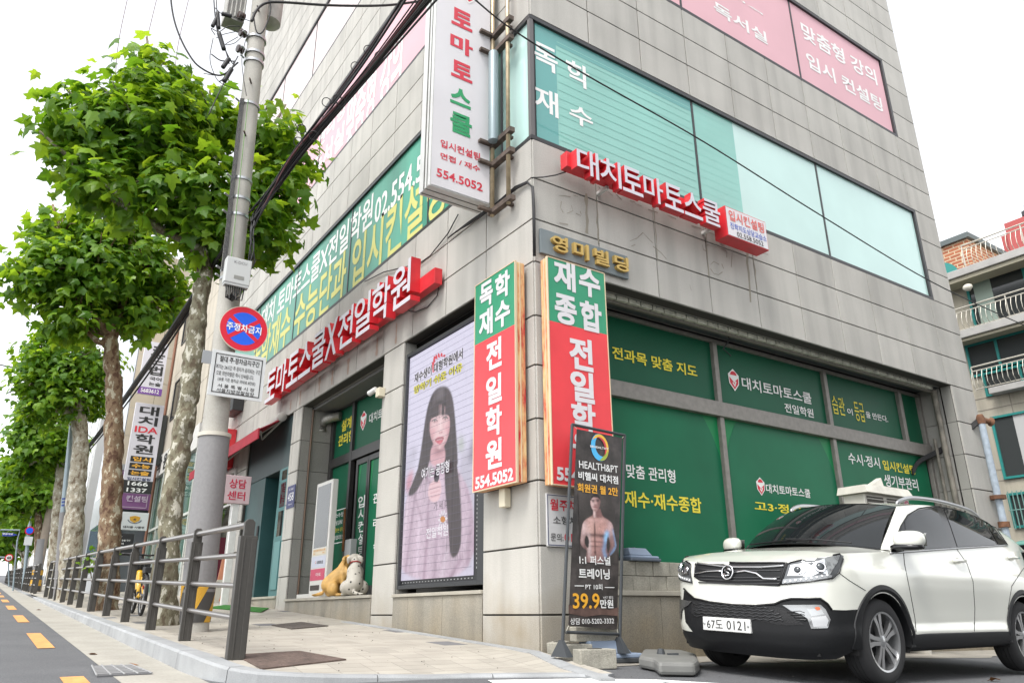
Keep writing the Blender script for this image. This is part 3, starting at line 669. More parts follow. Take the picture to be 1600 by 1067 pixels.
# ================================================================== VIDEO SCREEN
SCX = -.07
SC = LF.shift(SCX)
t = thing('video_screen', LF.pt(-2.3, .62, 0), 'tall outdoor video screen showing a long haired woman, set in the wall', 'screen')
aS0, bS1 = SC.ab(636, 562.5); aS1, bS0 = SC.ab(738.5, 898); bS1 = SC.ab(739, 502)[1]
fa0, fb0, fa1, fb1 = -3.44, SC.ab(619, 921)[1], -1.13, bS1 + .06
mb = MB(); SC.box(mb, fa0, fb0, fa1, fb1, -.1, -.02); mb.build('cabinet', mat('cabinet_black', (.02, .021, .023), .5), t)
fw = MB(); SC.box(fw, fa0, fb0, fa0 + .035, fb1, -.02, .035); SC.box(fw, fa1 - .17, fb0, fa1, fb1, -.02, .035); SC.box(fw, fa0 + .035, fb0, fa1 - .17, fb0 + .05, -.02, .035); SC.box(fw, fa0 + .035, fb1 - .05, fa1 - .17, fb1, -.02, .035)
fw.build('screen_frame', mat('frame_charcoal', (.03, .032, .035), .45), t, bevel=.004)
def scr(n, c, e=.86, amt=.06, sc3=(3, 3, 3)):
    k = 'screen_' + n
    if k in MATS: return MATS[k]
    m = mat(k, c, .5, emit=e / 2 ** EXP); nt = m.node_tree; N = nt.nodes; L = nt.links; b = N['Principled BSDF']; b.inputs['Base Color'].default_value = (.015, .015, .017, 1)
    tc = N.new('ShaderNodeTexCoord'); mp = N.new('ShaderNodeMapping'); mp.inputs['Scale'].default_value = sc3; L.new(tc.outputs['Object'], mp.inputs[0]); no = N.new('ShaderNodeTexNoise'); no.inputs['Scale'].default_value = 1; no.inputs['Detail'].default_value = 5; L.new(mp.outputs[0], no.inputs[0])
    mr = N.new('ShaderNodeMapRange'); L.new(no.outputs[0], mr.inputs[0]); mr.inputs[1].default_value = .3; mr.inputs[2].default_value = .7; mr.inputs[3].default_value = 1 - amt; mr.inputs[4].default_value = 1 + amt
    vm = N.new('ShaderNodeVectorMath'); vm.operation = 'SCALE'; vm.inputs[0].default_value = c; L.new(mr.outputs[0], vm.inputs['Scale']); L.new(vm.outputs[0], b.inputs['Emission Color']); return m
mb = MB(); SC.quad(mb, aS0, bS0, aS1, bS1, -.012); mb.build('picture', scr('sky', srgb(222, 216, 238)), t)
P_ = bpy.data.objects['picture']
dd = [-.010]
def pic(pts, m, name, z8=None, soft=0):
    """polygon given in photo pixels, on the screen"""
    q = [SC.ab(x, y) for x, y in pts]; q = [(min(max(a, aS0), aS1), min(max(b, bS0), bS1)) for a, b in q]
    # rounded outline
    if soft:
        for _ in range(soft):
            r = []
            for i in range(len(q)):
                a, b = q[i], q[(i + 1) % len(q)]; r += [(a[0] * .75 + b[0] * .25, a[1] * .75 + b[1] * .25), (a[0] * .25 + b[0] * .75, a[1] * .25 + b[1] * .75)]
            q = r
    dd[0] += .0009; mb = MB(); SC.poly(mb, q, dd[0]); return mb.build(name, m, t)
z8 = lambda *p: [(620 + x / 5.93, 540 + y / 5.93) for x, y in p]
z6 = lambda *p: [(600 + x / 2.223, 460 + y / 2.223) for x, y in p]
# a small painter: soft shapes on a fine grid of coloured vertices, for printed and screened pictures
class Painter:
    def __init__(s, pl, a0, b0, a1, b1, step, bg):
        s.pl = pl; s.a0, s.b0, s.a1, s.b1 = a0, b0, a1, b1; s.w = int((a1 - a0) / step) + 1; s.h = int((b1 - b0) / step) + 1; s.step = step
        s.A, s.B = np.meshgrid(np.linspace(a0, a1, s.w), np.linspace(b0, b1, s.h)); s.C = np.ones((s.h, s.w, 3)) * np.array(bg)
    def blur(s, m, k):
        k = k / s.step
        if k < .3: return m
        r = int(3 * k) + 1; g = np.exp(-.5 * (np.arange(-r, r + 1) / k) ** 2); g /= g.sum()
        m = np.apply_along_axis(lambda x: np.convolve(np.pad(x, r, mode='edge'), g, 'valid'), 0, m); return np.apply_along_axis(lambda x: np.convolve(np.pad(x, r, mode='edge'), g, 'valid'), 1, m)
    def mask(s, P, soft, rnd=2):
        q = [np.array(s.pl.ab(x, y)) for x, y in P]
        for _ in range(rnd):
            r = []
            for i in range(len(q)): a, b = q[i], q[(i + 1) % len(q)]; r += [a * .75 + b * .25, a * .25 + b * .75]
            q = r
        m = np.zeros(s.A.shape, bool); j = len(q) - 1
        for i in range(len(q)):
            (xi, yi), (xj, yj) = q[i], q[j]
            if yi != yj: m ^= ((yi > s.B) != (yj > s.B)) & (s.A < (xj - xi) * (s.B - yi) / (yj - yi) + xi)
            j = i
        return s.blur(m.astype(float), soft)
    def put(s, m, c, k=1.): s.C = s.C * (1 - (m * k)[..., None]) + np.array(c) * (m * k)[..., None]
    def mul(s, m): s.C = s.C * m[..., None]
    def spot(s, x, y, ra, rb, rot=0.):
        a, b = s.pl.ab(x, y); c, d = math.cos(rot), math.sin(rot); u = (s.A - a) * c + (s.B - b) * d; v = -(s.A - a) * d + (s.B - b) * c; return np.exp(-.5 * ((u / ra) ** 2 + (v / rb) ** 2))
    def noise(s, ka, kb):
        n = rng.normal(0, 1, s.A.shape)
        for ax, k in ((1, ka / s.step), (0, kb / s.step)):
            r = int(3 * k) + 1; g = np.exp(-.5 * (np.arange(-r, r + 1) / max(k, .3)) ** 2); g /= g.sum(); n = np.apply_along_axis(lambda x: np.convolve(np.pad(x, r, mode='wrap'), g, 'valid'), ax, n)
        return n / (n.std() + 1e-9)
    def line(s, P, w, soft, rnd=0):
        L = [np.array(s.pl.ab(x, y)) for x, y in P]; m = np.zeros(s.A.shape)
        for p, q in zip(L, L[1:]):
            d = q - p; t = np.clip(((s.A - p[0]) * d[0] + (s.B - p[1]) * d[1]) / (d @ d), 0, 1); m = np.maximum(m, np.exp(-((np.hypot(s.A - p[0] - t * d[0], s.B - p[1] - t * d[1]) / w) ** 2)))
        return m
    def build(s, name, parent, d, emit=None, cut=None):
        v = [s.pl.pt(a, b, d) for a, b in zip(s.A.ravel(), s.B.ravel())]; w = s.w
        f = [(i * w + j, i * w + j + 1, (i + 1) * w + j + 1, (i + 1) * w + j) for i in range(s.h - 1) for j in range(w - 1) if cut is None or cut[i, j]]
        m = bpy.data.materials.new('picture_' + name); m.use_nodes = True; nt = m.node_tree; b = nt.nodes['Principled BSDF']; at = nt.nodes.new('ShaderNodeVertexColor'); at.layer_name = 'picture'; b.inputs['Roughness'].default_value = .5
        if emit: b.inputs['Base Color'].default_value = (.015, .015, .017, 1); nt.links.new(at.outputs[0], b.inputs['Emission Color']); b.inputs['Emission Strength'].default_value = emit
        else: nt.links.new(at.outputs[0], b.inputs['Base Color'])
        mb = MB(); mb.v = v; mb.f = f; o = mb.build(name, m, parent); ca = o.data.color_attributes.new('picture', 'FLOAT_COLOR', 'POINT'); ca.data.foreach_set('color', np.c_[np.clip(s.C, 0, 1).reshape(-1, 3), np.ones(s.w * s.h)].ravel().astype(np.float32)); return o
bpy.data.objects.remove(P_)
pt = Painter(SC, aS0, bS0, aS1, bS1, .0095, srgb(226, 222, 243)); L_ = lambda r, g, b: np.array(srgb(r, g, b))
v_ = (pt.B - bS0) / (bS1 - bS0); pt.put(1 - v_, L_(204, 196, 214), .55)
for P, c, k in ((z6((250, 560), (312, 520), (310, 990), (265, 900)), (188, 184, 198), .7), (z8((560, 840), (610, 830), (625, 960), (560, 1000)), (168, 180, 160), .7), (z8((690, 850), (715, 830), (715, 1080), (650, 1080), (668, 950)), (120, 116, 130), .75), (z8((130, 1010), (165, 955), (178, 968), (140, 1032)), (120, 116, 128), .8), (z6((72, 640), (100, 596), (98, 660), (76, 702)), (206, 92, 104), .6), (z6((66, 620), (98, 500), (112, 560), (100, 610)), (190, 186, 202), .5)): pt.put(pt.mask(P, .045), L_(*c), k)
hn = pt.noise(.008, .35); hairc = lambda base: np.clip(1 + .30 * hn, .35, 2.2)
def hairput(P, soft=.012, base=(68, 58, 60)):
    m = pt.mask(P, soft); col = np.array(srgb(*base))[None, None] * hairc(base)[..., None]; pt.C = pt.C * (1 - m[..., None]) + col * m[..., None]; return m
hm = hairput(z8((430, 368), (350, 398), (300, 490), (265, 620), (240, 800), (200, 1080), (180, 1150), (560, 1150), (556, 1000), (537, 700), (515, 490), (480, 395)))
pt.put(pt.spot(*z8((400, 440))[0], .09, .09) * hm, L_(150, 140, 146), .45); pt.put(pt.spot(*z8((330, 560))[0], .05, .16, -.3) * hm, L_(110, 100, 106), .4); pt.put(pt.spot(*z8((500, 560))[0], .03, .2) * hm, L_(104, 94, 100), .35)
cm = pt.mask(z6((150, 570), (118, 620), (72, 700), (62, 850), (50, 990), (312, 990), (309, 720), (275, 640), (232, 580), (200, 600)), .018); pt.put(cm, L_(208, 186, 202))
for P, c, k, w in (((z6((150, 760), (146, 860), (136, 985))), (168, 142, 160), .55, .06), ((z6((104, 700), (92, 800), (70, 985))), (172, 148, 166), .5, .05), ((z6((80, 720), (66, 860), (58, 985))), (232, 214, 228), .5, .05), ((z6((180, 840), (172, 985))), (176, 152, 170), .45, .07), ((z6((120, 780), (110, 985))), (228, 208, 224), .5, .05), ((z6((215, 900), (196, 985))), (228, 210, 224), .5, .06), ((z6((262, 920), (226, 985))), (166, 140, 158), .5, .06), ((z6((300, 780), (285, 960))), (176, 150, 168), .5, .07), ((z6((280, 660), (300, 740), (306, 900))), (186, 162, 180), .5, .06), ((z6((135, 620), (160, 660), (150, 740))), (180, 154, 172), .5, .04), ((z6((100, 640), (110, 720), (128, 780))), (180, 156, 172), .45, .04)): pt.put(pt.line(P, w * .8, 0) * cm, L_(*c), min(1, k * 1.55))
pt.mul(1 + cm * (.045 * pt.noise(.012, .012) + .05 * pt.noise(.05, .3)))
nm = pt.mask(z8((318, 900), (430, 900), (450, 1060), (400, 1110), (330, 1110), (296, 1060)), .014); pt.put(nm, L_(222, 176, 184)); pt.put(nm * pt.spot(*z8((385, 965))[0], .12, .055), L_(150, 104, 112), .75)
fm = pt.mask(z8((350, 560), (322, 640), (297, 720), (302, 830), (338, 918), (388, 966), (438, 920), (476, 820), (486, 700), (470, 590), (410, 540)), .009); pt.put(fm, L_(238, 204, 206)); edge = fm * (1 - pt.blur(fm, .055)) * 2.0; pt.put(np.clip(edge, 0, 1), L_(196, 146, 154), .8)
for x, y, ra, rb, c, k in ((335, 795, .05, .045, (226, 160, 170), .5), (452, 765, .045, .045, (226, 160, 170), .5), (398, 730, .016, .085, (250, 226, 226), .6), (402, 802, .028, .014, (196, 140, 146), .7), (388, 806, .008, .006, (120, 70, 78), .7), (412, 800, .008, .006, (120, 70, 78), .7), (392, 940, .03, .022, (248, 220, 220), .5), (390, 918, .035, .010, (204, 150, 158), .6), (318, 850, .035, .09, (204, 154, 162), .5), (470, 820, .03, .09, (204, 154, 162), .5), (366, 720, .02, .05, (214, 168, 174), .5), (428, 712, .016, .05, (214, 168, 174), .4)): pt.put(fm * pt.spot(*z8((x, y))[0], ra, rb), L_(*c), k)
for ex, ey, r in ((343, 694, .10), (441, 670, .12)):
    pt.put(pt.spot(*z8((ex, ey))[0], .036, .018, r), L_(232, 214, 216), .8); pt.put(pt.spot(*z8((ex + 2, ey + 1))[0], .018, .019), L_(44, 30, 32), .98); pt.put(pt.line(z8((ex - 24, ey + 4), (ex - 8, ey - 10), (ex + 12, ey - 11), (ex + 26, ey + 2)), .009, 0), L_(40, 28, 30), .9); pt.put(pt.spot(*z8((ex + 5, ey - 4))[0], .005, .005), L_(250, 245, 245), .9); pt.put(pt.line(z8((ex - 18, ey + 14), (ex + 20, ey + 11)), .010, 0), L_(206, 150, 156), .5)
pt.put(pt.line(z8((318, 662), (345, 650), (368, 652)), .014, 0), L_(96, 78, 80), .55); pt.put(pt.line(z8((414, 640), (440, 628), (464, 634)), .014, 0), L_(96, 78, 80), .55)
lm = pt.mask(z8((344, 872), (370, 846), (392, 842), (400, 846), (412, 838), (430, 850), (420, 884), (396, 914), (366, 902)), .006, 1); pt.put(lm, L_(206, 98, 114)); pt.put(pt.line(z8((352, 872), (385, 862), (424, 856)), .012, 0), L_(110, 40, 52), .8); pt.put(pt.line(z8((362, 874), (392, 866), (416, 862)), .007, 0), L_(236, 220, 222), .7); pt.put(pt.spot(*z8((394, 894))[0], .022, .010), L_(244, 150, 160), .7)
fr = pt.mask(z8((292, 716), (312, 560), (400, 490), (482, 560), (496, 716), (486, 668), (470, 640), (440, 632), (410, 640), (380, 644), (345, 655), (310, 680)), .006); rag = np.clip(fr * (1.2 + .5 * hn) - .1, 0, 1) * (fr > .02); pt.C = pt.C * (1 - rag[..., None]) + (np.array(srgb(66, 56, 58))[None, None] * hairc(0)[..., None]) * rag[..., None]
for k in range(16): x0 = 318 + k * 10.5; pt.put(pt.line(z8((x0, 610), (x0 + (x0 - 400) * .05, 655 + 16 * math.sin(k * 2.1))), .007, 0), L_(70, 58, 60), .75)
for P in (z6((132, 555), (150, 500), (158, 560), (148, 612), (108, 692), (76, 704), (102, 640)), z6((236, 470), (247, 560), (263, 690), (267, 860), (252, 908), (226, 916), (221, 800), (205, 620), (214, 540))): hairput(P, .010)
for k in range(22): x = rng.uniform(70, 150); pt.put(pt.line(z6((150 - (150 - x) * .1, 560), (x, 690 + rng.uniform(-10, 20))), .004, 0), L_(70, 58, 62), .5); x = rng.uniform(214, 268); pt.put(pt.line(z6((x - 6, 620), (x, 760), (x + rng.normal(0, 5), 905 + rng.uniform(0, 25))), .004, 0), L_(72, 60, 64), .5)
hd_ = pt.mask(z6((148, 690), (158, 650), (188, 636), (197, 660), (196, 692), (182, 722), (158, 718)), .008); pt.put(hd_, L_(236, 200, 206))
for k in range(4): pt.put(pt.line(z6((152 + k * 3, 662 + k * 14), (190, 650 + k * 15)), .007, 0) * hd_, L_(196, 146, 156), .7)
pt.put(pt.mask(z6((168, 650), (176, 598), (190, 604), (188, 652)), .006, 1), L_(58, 50, 58)); pt.mul(1 + .02 * pt.noise(.01, .01))
pt.build('picture', t, -.012, .92 / 2 ** EXP)
def spr(cx, cy, r, n, m, name): 
    a, b = SC.ab(cx, cy)
    for k in range(n):
        th = 2 * math.pi * k / n; dd[0] += .00005; mb = MB()
        SC.poly(mb, [(a + r * math.cos(th + q) * rr, b + r * math.sin(th + q) * rr) for q, rr in ((-.14, .35), (-.2, .8), (0, 1), (.2, .8), (.14, .35))], dd[0]); mb.build(name, m, t)
fx, fy = z6((202, 780))[0]
spr(fx, fy, .13, 10, scr('petal', srgb(238, 232, 240)), 'petal')
pic([(fx + 4 * math.cos(k), fy + 5 * math.sin(k)) for k in np.linspace(0, 5.8, 10)], scr('pollen', srgb(214, 140, 60)), 'flower_eye')
ink = scr('ink', srgb(40, 32, 40)); wink = scr('white', srgb(250, 246, 252)); yink = scr('yellow', srgb(236, 226, 70)); 
for s, tl, br, m_, d_ in (('재수생이 대형학원에서', (165, 262), (611, 118), wink, ink), ('망하기 쉬운 이유', (160, 378), (609, 232), yink, ink)):
    r = (*z8(tl)[0], *z8(br)[0])
    lettering(t, d_ if m_ is yink else wink, SC, [(s, r, .085)], .017, name='caption_outline'); lettering(t, m_ if m_ is yink else ink, SC, [(s, r, .034)], .0205, name='caption')
r = (*z6((131, 604))[0], *z6((226, 616))[0]); lettering(t, ink, SC, [('여기는 공장형', r, .08)], .017, name='caption_outline'); lettering(t, wink, SC, [('여기는 공장형', r, .018)], .0205, name='caption')
r = (*z6((146, 812))[0], *z6((222, 836))[0]); lettering(t, wink, SC, [('전일학원', r, .018)], .018, name='caption')
r = (*z6((173, 722))[0], *z6((222, 740))[0]); lettering(t, ink, SC, [('가 써 디', r, .0)], .018, name='caption')
# red crown drawn behind the caption
for q in ((330, 150, 345, 95), (352, 120, 362, 82), (376, 105, 384, 70), (400, 98, 412, 66), (424, 100, 440, 80)):
    pic(z8((q[0], q[1]), (q[2] - 6, q[3]), (q[2] + 8, q[3] + 4), (q[0] + 22, q[1] + 6)), scr('crown', srgb(226, 70, 84)), 'crown_stroke')
pic(z8((322, 150), (345, 150), (350, 240), (330, 250)), scr('crown', srgb(226, 70, 84)), 'crown_stroke')
# dark lines between the LED module rows
mb = MB(); n = 34
for i in range(1, n):
    b = bS0 + (bS1 - bS0) * i / n; SC.quad(mb, aS0, b - .0022, aS1, b + .0022, .0225)
mb.build('module_seams', mat('screen_seam', (.08, .07, .10), .6), t)
# perforated border of the cabinet
mb = MB()
for i in range(24):
    a = aS0 + .05 + i * (aS1 - aS0) / 24
    for b in (fb0 + .085, fb0 + .125): SC.quad(mb, a - .016, b - .006, a + .016, b + .006, -.015)
for i in range(60):
    b = fb0 + .2 + i * (bS1 - fb0 - .2) / 60; SC.quad(mb, aS1 + .055, b - .012, aS1 + .07, b + .012, -.015)
mb.build('vent_holes', mat('vent_glint', (.30, .30, .30), .5), t)
# grime, glue ghosts of older lettering and cables on the stone
gm = mat('glue_ghost', (.26, .24, .205), .95)
K = lambda *q: [(820 + x / 4, 220 + y / 4) for x, y in q]
def stroke(pl, pts, w, m, name, d=.0025):
    A = [np.array(pl.ab(x, y)) for x, y in pts]; mb = MB()
    L = []; Rr = []
    for i, a in enumerate(A):
        tg = A[min(i + 1, len(A) - 1)] - A[max(i - 1, 0)]; tg /= np.linalg.norm(tg) + 1e-9; nn = np.array([-tg[1], tg[0]]); ww = w * rng.uniform(.4, 1.2); L.append(a + nn * ww); Rr.append(a - nn * ww)
    mb.add([pl.pt(*q, d) for q in L + Rr], [(i, i + 1, len(A) + i + 1, len(A) + i) for i in range(len(A) - 1)]); mb.build(name, m, RB)
for q in (((215, 345), (250, 345), (285, 352)), ((300, 340), (330, 350)), ((228, 380), (222, 420), (240, 450)), ((262, 455), (300, 440), (290, 405)), ((345, 440), (352, 462)), ((318, 455), (350, 470)), ((655, 628), (700, 610), (738, 575)), ((738, 575), (770, 610), (800, 640)), ((665, 660), (690, 650)), ((800, 660), (850, 700), (885, 740)), ((1110, 650), (1115, 680), (1130, 690)), ((1130, 690), (1140, 650), (1200, 665), (1260, 690), (1262, 730)), ((1160, 775), (1180, 755), (1215, 775)), ((1160, 800), (1180, 830), (1210, 838), (1235, 820)), ((1230, 770), (1242, 800)), ((1295, 700), (1290, 790)), ((460, 285), (470, 300)), ((520, 320), (550, 345)), ((570, 335), (605, 370)), ((655, 375), (690, 385)), ((690, 395), (730, 410)), ((770, 430), (830, 450)), ((890, 465), (945, 490)), ((1040, 530), (1100, 550)), ((1145, 570), (1210, 600)), ((1480, 700), (1520, 712)), ((215, 515), (270, 525)), ((1030, 900), (1040, 935))): stroke(RF, K(*q), .008, gm, 'glue_mark')
for (x0, y0, x1, y1, w) in ((384, 330, 392, 580, .03), (450, 380, 460, 640, .012), (805, 420, 830, 760, .010), (1128, 530, 1150, 850, .012), (1385, 640, 1410, 1010, .03), (1425, 690, 1450, 930, .014)): stroke(RF, [K((x0 + (x1 - x0) * i / 6 + rng.normal(0, 2), y0 + (y1 - y0) * i / 6))[0] for i in range(7)], w, mat('drip_stain', (.27, .245, .20), .9), 'drip_stain')
for (x, y0, y1, w) in ((455, 625, 641, .05), (470, 610, 632, .06), (500, 588, 613, .06), (520, 578, 601, .05), (545, 560, 585, .06), (590, 528, 556, .05), (620, 505, 537, .04)): stroke(LF, [(x - (i * .3), y0 + (y1 - y0) * i / 5) for i in range(6)], w, mat('rust_stain', (.36, .27, .22), .9), 'rust_stain')
def wallwire(P, r, name='wall_wire'):
    mb = MB(); mb.tube(P, r, 5); mb.build(name, mat('cable_black', (.012, .012, .013), .55), WC, smooth=True)
WC = thing('wall_cables', (0, 0, 4.8), 'loose dark cables running along the granite corner below the projecting sign', 'cable')
for k in range(3): wallwire([px_X(700 + 6 * k, 372 - 5 * k, -.03), px_X(735, 345 + 2 * k, -.05), px_X(775, 318 + 2 * k, -.06), px_X(805, 292 + 2 * k, -.05), px_X(824, 284 + k, -.03), px_X(831 + k, 292, -.03), px_X(833 + k, 330, -.025), px_X(834 + k, 400, -.025)], .012)
wallwire([px_Y(831, 278, -.02), px_Y(850, 277, -.04), px_Y(868, 274, -.06), px_Y(884, 269, -.14)], .009)
wallwire([px_X(x, y, -.02) for x, y in ((687, 440), (683, 462), (668, 480), (650, 487), (640, 486), (632, 480))], .008)
wallwire([px_X(x, y, -.03) for x, y in ((716, 335), (700, 365), (672, 400), (655, 412), (600, 425), (570, 440))], .010)
wallwire([px_Y(x, y, .35) for x, y in ((953, 466), (1000, 480), (1060, 500), (1135, 520), (1140, 530), (1130, 545), (1142, 556))], .010)
# sill and plinth under the screen
mb = MB(); LF.box(mb, -3.46, .58, -1.11, .622, -.2, .03); mb.build('sill', MATS['sill_stone'], RB, bevel=.005)
for p, q in ((-3.46, -3.0), (-3.0, -2.05), (-2.05, -1.11)): mb = MB(); LF.box(mb, p + .004, -.3, q - .004, .576, -.2, .004); mb.build('plinth', MATS['plinth_granite'], RB)
for p, q in zip(np.linspace(-8.085, -4.2, 6)[:-1], np.linspace(-8.085, -4.2, 6)[1:]): mb = MB(); LF.box(mb, p + .004, .0, q - .004, .585, -.2, .004); mb.build('plinth', MATS['plinth_granite'], RB)
for p, q in ((-11.85, -10.2), (-10.2, -8.66)): mb = MB(); LF.box(mb, p + .004, .2, q - .004, .66, -.2, .004); mb.build('plinth', MATS['plinth_granite'], RB)
# ================================================================== THE WHITE CAR (car space: x back from the front axle, y to the car's left, z up)
CO = np.array([1.71561477, -1.73980767, -0.19124231]); _y, _p, _r = .02850618, -.00413767, -.04553863
_ax = np.array([math.cos(_y), math.sin(_y), _p]); _ax /= np.linalg.norm(_ax)
_al = np.array([math.sin(_y), -math.cos(_y), _r]); _al -= _ax * (_al @ _ax); _al /= np.linalg.norm(_al)
_up = np.cross(_al, _ax); _up = _up if _up[2] > 0 else -_up
CM = np.array([_ax, _al, _up]).T
def cw(p): return CO + CM @ np.array(p, float)
def c_ray(x, y):
    return CM.T @ (CAM - CO), CM.T @ ray(x, y)
car = thing('parked_car', CO, 'white five-door SUV parked along the green shop windows, nose to the street', 'car')
class CB(MB):                  # mesh in car space
    def build(s, name, m, parent=None, smooth=False, bevel=0, subsurf=0, flip=True):
        s.v = [tuple(cw(p)) for p in s.v]
        if flip: s.f = [tuple(reversed(f)) for f in s.f]
        return MB.build(s, name, m, parent, smooth, bevel, subsurf)
paint = mat('car_paint_white', (.66, .665, .60), .28, coat=1., spec=.5)
blk = mat('black_plastic', (.009, .0095, .0105), .5, spec=.3, noise=[(60, .15)])
gloss_blk = mat('gloss_black', (.008, .008, .009), .12)
glass_dk = mat('tinted_glass', (.010, .012, .013), .03, spec=.45)
chrome = mat('chrome', (.62, .62, .63), .12, 1.)
silver = mat('satin_silver', (.45, .455, .46), .3, .85)
tyre_m = mat('tyre_rubber', (.022, .022, .023), .85, bump=(60, .2))
lens_m = mat('lamp_lens', (.55, .57, .58), .06, .75)
shut = mat('shut_line', (.03, .03, .03), .8)
def interp(x, tab):
    return float(np.interp(x, [t[0] for t in tab], [t[1] for t in tab]))
def catmull(P, n=12):
    P = [np.array(p, float) for p in P]; P = [2 * P[0] - P[1]] + P + [2 * P[-1] - P[-2]]; out = []
    for i in range(1, len(P) - 2):
        for k in range(n):
            t = k / n; a, b, c, d = P[i - 1:i + 3]
            out.append(.5 * (2 * b + (c - a) * t + (2 * a - 5 * b + 4 * c - d) * t * t + (3 * b - a - 3 * c + d) * t ** 3))
    out.append(P[-2]); return out
WB = 2.79
PLAN = catmull([(-.868, 0), (-.862, .25), (-.835, .48), (-.77, .68), (-.66, .81), (-.5, .88), (-.3, .905), (0, .912), (.6, .915), (1.4, .917), (2.2, .915), (2.8, .912), (3.14, .89), (3.39, .83), (3.56, .72), (3.64, .5), (3.67, .25), (3.675, 0)], 24)
PLAN = np.array(PLAN)
WR, AR = .352, .405            # tyre radius, wheel arch radius
xs = [p[0] for p in PLAN]
def plan_at_x(x):              # side part only
    i = int(np.argmin(abs(PLAN[:, 0] - x) + (abs(PLAN[:, 1]) < .6) * 9)); return PLAN[i]
sta = []
front = [p for p in PLAN if p[0] < -.41 and p[1] < .93 and p[0] < 1]
sta += front[::3]
side_x = list(-AR * np.cos(np.linspace(0.0, math.pi, 25))) + list(np.linspace(.5, 2.30, 18)) + list(WB - AR * np.cos(np.linspace(0, math.pi, 25)))
for x in side_x: sta.append(np.array([x, np.interp(x, PLAN[(PLAN[:, 1] > .8)][:, 0], PLAN[(PLAN[:, 1] > .8)][:, 1])]))
rear = [p for p in PLAN if p[0] > WB + AR + .02]; sta += rear[::4] + [PLAN[-1]]
def H(x, y):
    return interp(x, [(-.868, .985), (-.80, 1.0), (-.66, 1.03), (-.46, 1.067), (0, 1.095), (.3, 1.115), (1.0, 1.14), (1.7, 1.165), (WB, 1.215), (3.3, 1.25), (3.68, 1.2)])
FD = [(.15, -.16), (.22, -.07), (.3, -.015), (.4, .008), (.52, .012), (.62, .002), (.7, .0), (.8, -.004), (.9, -.014), (1.0, -.05), (1.1, -.09)]
SD = [(.28, -.05), (.34, -.012), (.41, .008), (.455, .002), (.48, -.013), (.62, -.008), (.8, .004), (.91, .006), (.95, .002), (.975, -.012), (1.0, -.017), (1.08, -.034), (1.15, -.052), (1.3, -.075)]
def shell_pt(i, t):
    p = sta[i]; x, y = p
    a = sta[max(i - 1, 0)]; b = sta[min(i + 1, len(sta) - 1)]; tg = b - a; tg = tg / (np.linalg.norm(tg) + 1e-9); nn = np.array([-tg[1], tg[0]])
    if nn @ np.array([x - 1.3, y]) < 0: nn = -nn
    if i == 0: nn = np.array([-1., 0])
    if i == len(sta) - 1: nn = np.array([1., 0])
    wfront = min(max((-x - .45) / .35, 0), 1); wf = wfront
    zl = interp(x, [(-.87, .2), (-.6, .225), (-.45, .28), (3.1, .3), (3.68, .3)])
    for c in (0, WB):
        if abs(x - c) <= AR + 1e-6: zl = max(.30, WR + math.sqrt(max(AR * AR - (x - c) ** 2, 0)) * .985)
    h = H(x, y); z = zl + (h - zl) * t
    d = interp(z, FD) * wf + interp(z, SD) * (1 - wf)
    fl = .022 * math.exp(-((x / .52) ** 4)) + .022 * math.exp(-(((x - WB) / .52) ** 4)); d += fl * max(0, 1 - ((z - .62) / .4) ** 2) * (1 - wf)
    return np.array([x + nn[0] * d, max(y + nn[1] * d, 0) if 0 < i < len(sta) - 1 else 0., z])
NT = 32
half = [[shell_pt(i, t) for t in np.linspace(0, 1, NT)] for i in range(len(sta))]
loop = half + [[np.array([p[0], -p[1], p[2]]) for p in col] for col in half[::-1][1:-1]]
sh = CB(); n = len(loop)
sh.add([p for col in loop for p in col], [(i * NT + j, ((i + 1) % n) * NT + j, ((i + 1) % n) * NT + j + 1, i * NT + j + 1) for i in range(n) for j in range(NT - 1)])
# bonnet
hood_i = [i for i in range(len(sta)) if sta[i][0] < .34]
NV = 25
def hood_pt(i, v):
    p = half[i][-1]; y = p[1] * v; k = min(max((p[0] + .868) / 1.1, 0), 1)
    cr = .075 * k ** .8 * (1 - abs(v) ** 2.4) + (.012 * math.exp(-((abs(v) - .62) / .16) ** 2) * k)
    return np.array([p[0] - .20 * k * k * (1 - v * v) * (1 if p[0] > -.3 else 0) * 0, y, p[2] + cr])
hd = CB(); hd.add([hood_pt(i, v) for i in hood_i for v in np.linspace(-1, 1, NV)], [(a * NV + j, a * NV + j + 1, (a + 1) * NV + j + 1, (a + 1) * NV + j) for a in range(len(hood_i) - 1) for j in range(NV - 1)])
# windscreen, roof, cabin sides
WSB = lambda v: np.array([.02 + .30 * v * v, .78 * v, 1.19 - .055 * v * v])
WST = lambda v: np.array([.86 + .10 * v * v, .645 * v, 1.635 - .052 * v * v])
ws = CB(); NW = 17
ws.add([WSB(v) * (1 - t) + WST(v) * t + np.array([-.03, 0, .03]) * 4 * t * (1 - t) for t in np.linspace(0, 1, 9) for v in np.linspace(-1, 1, NW)], [(a * NW + j, a * NW + j + 1, (a + 1) * NW + j + 1, (a + 1) * NW + j) for a in range(8) for j in range(NW - 1)])
RE = catmull([(.96, .645, 1.583), (1.4, .66, 1.63), (1.9, .664, 1.642), (2.5, .652, 1.612), (3.08, .62, 1.53)], 8)
RXC = lambda k: (WST(0) * (1 - k) + np.array([3.12, 0, 1.56]) * k)
rf = CB()
rows = []
for q, e in enumerate(RE):
    k = q / (len(RE) - 1); zc = interp(k, [(0, 1.637), (.2, 1.672), (.45, 1.685), (.75, 1.655), (1, 1.57)]); xc = .86 + (3.12 - .86) * k
    rows.append([np.array([xc + (e[0] - xc) * v * v, e[1] * v, zc + (e[2] - zc) * abs(v) ** 2.6]) for v in np.linspace(-1, 1, NW)])
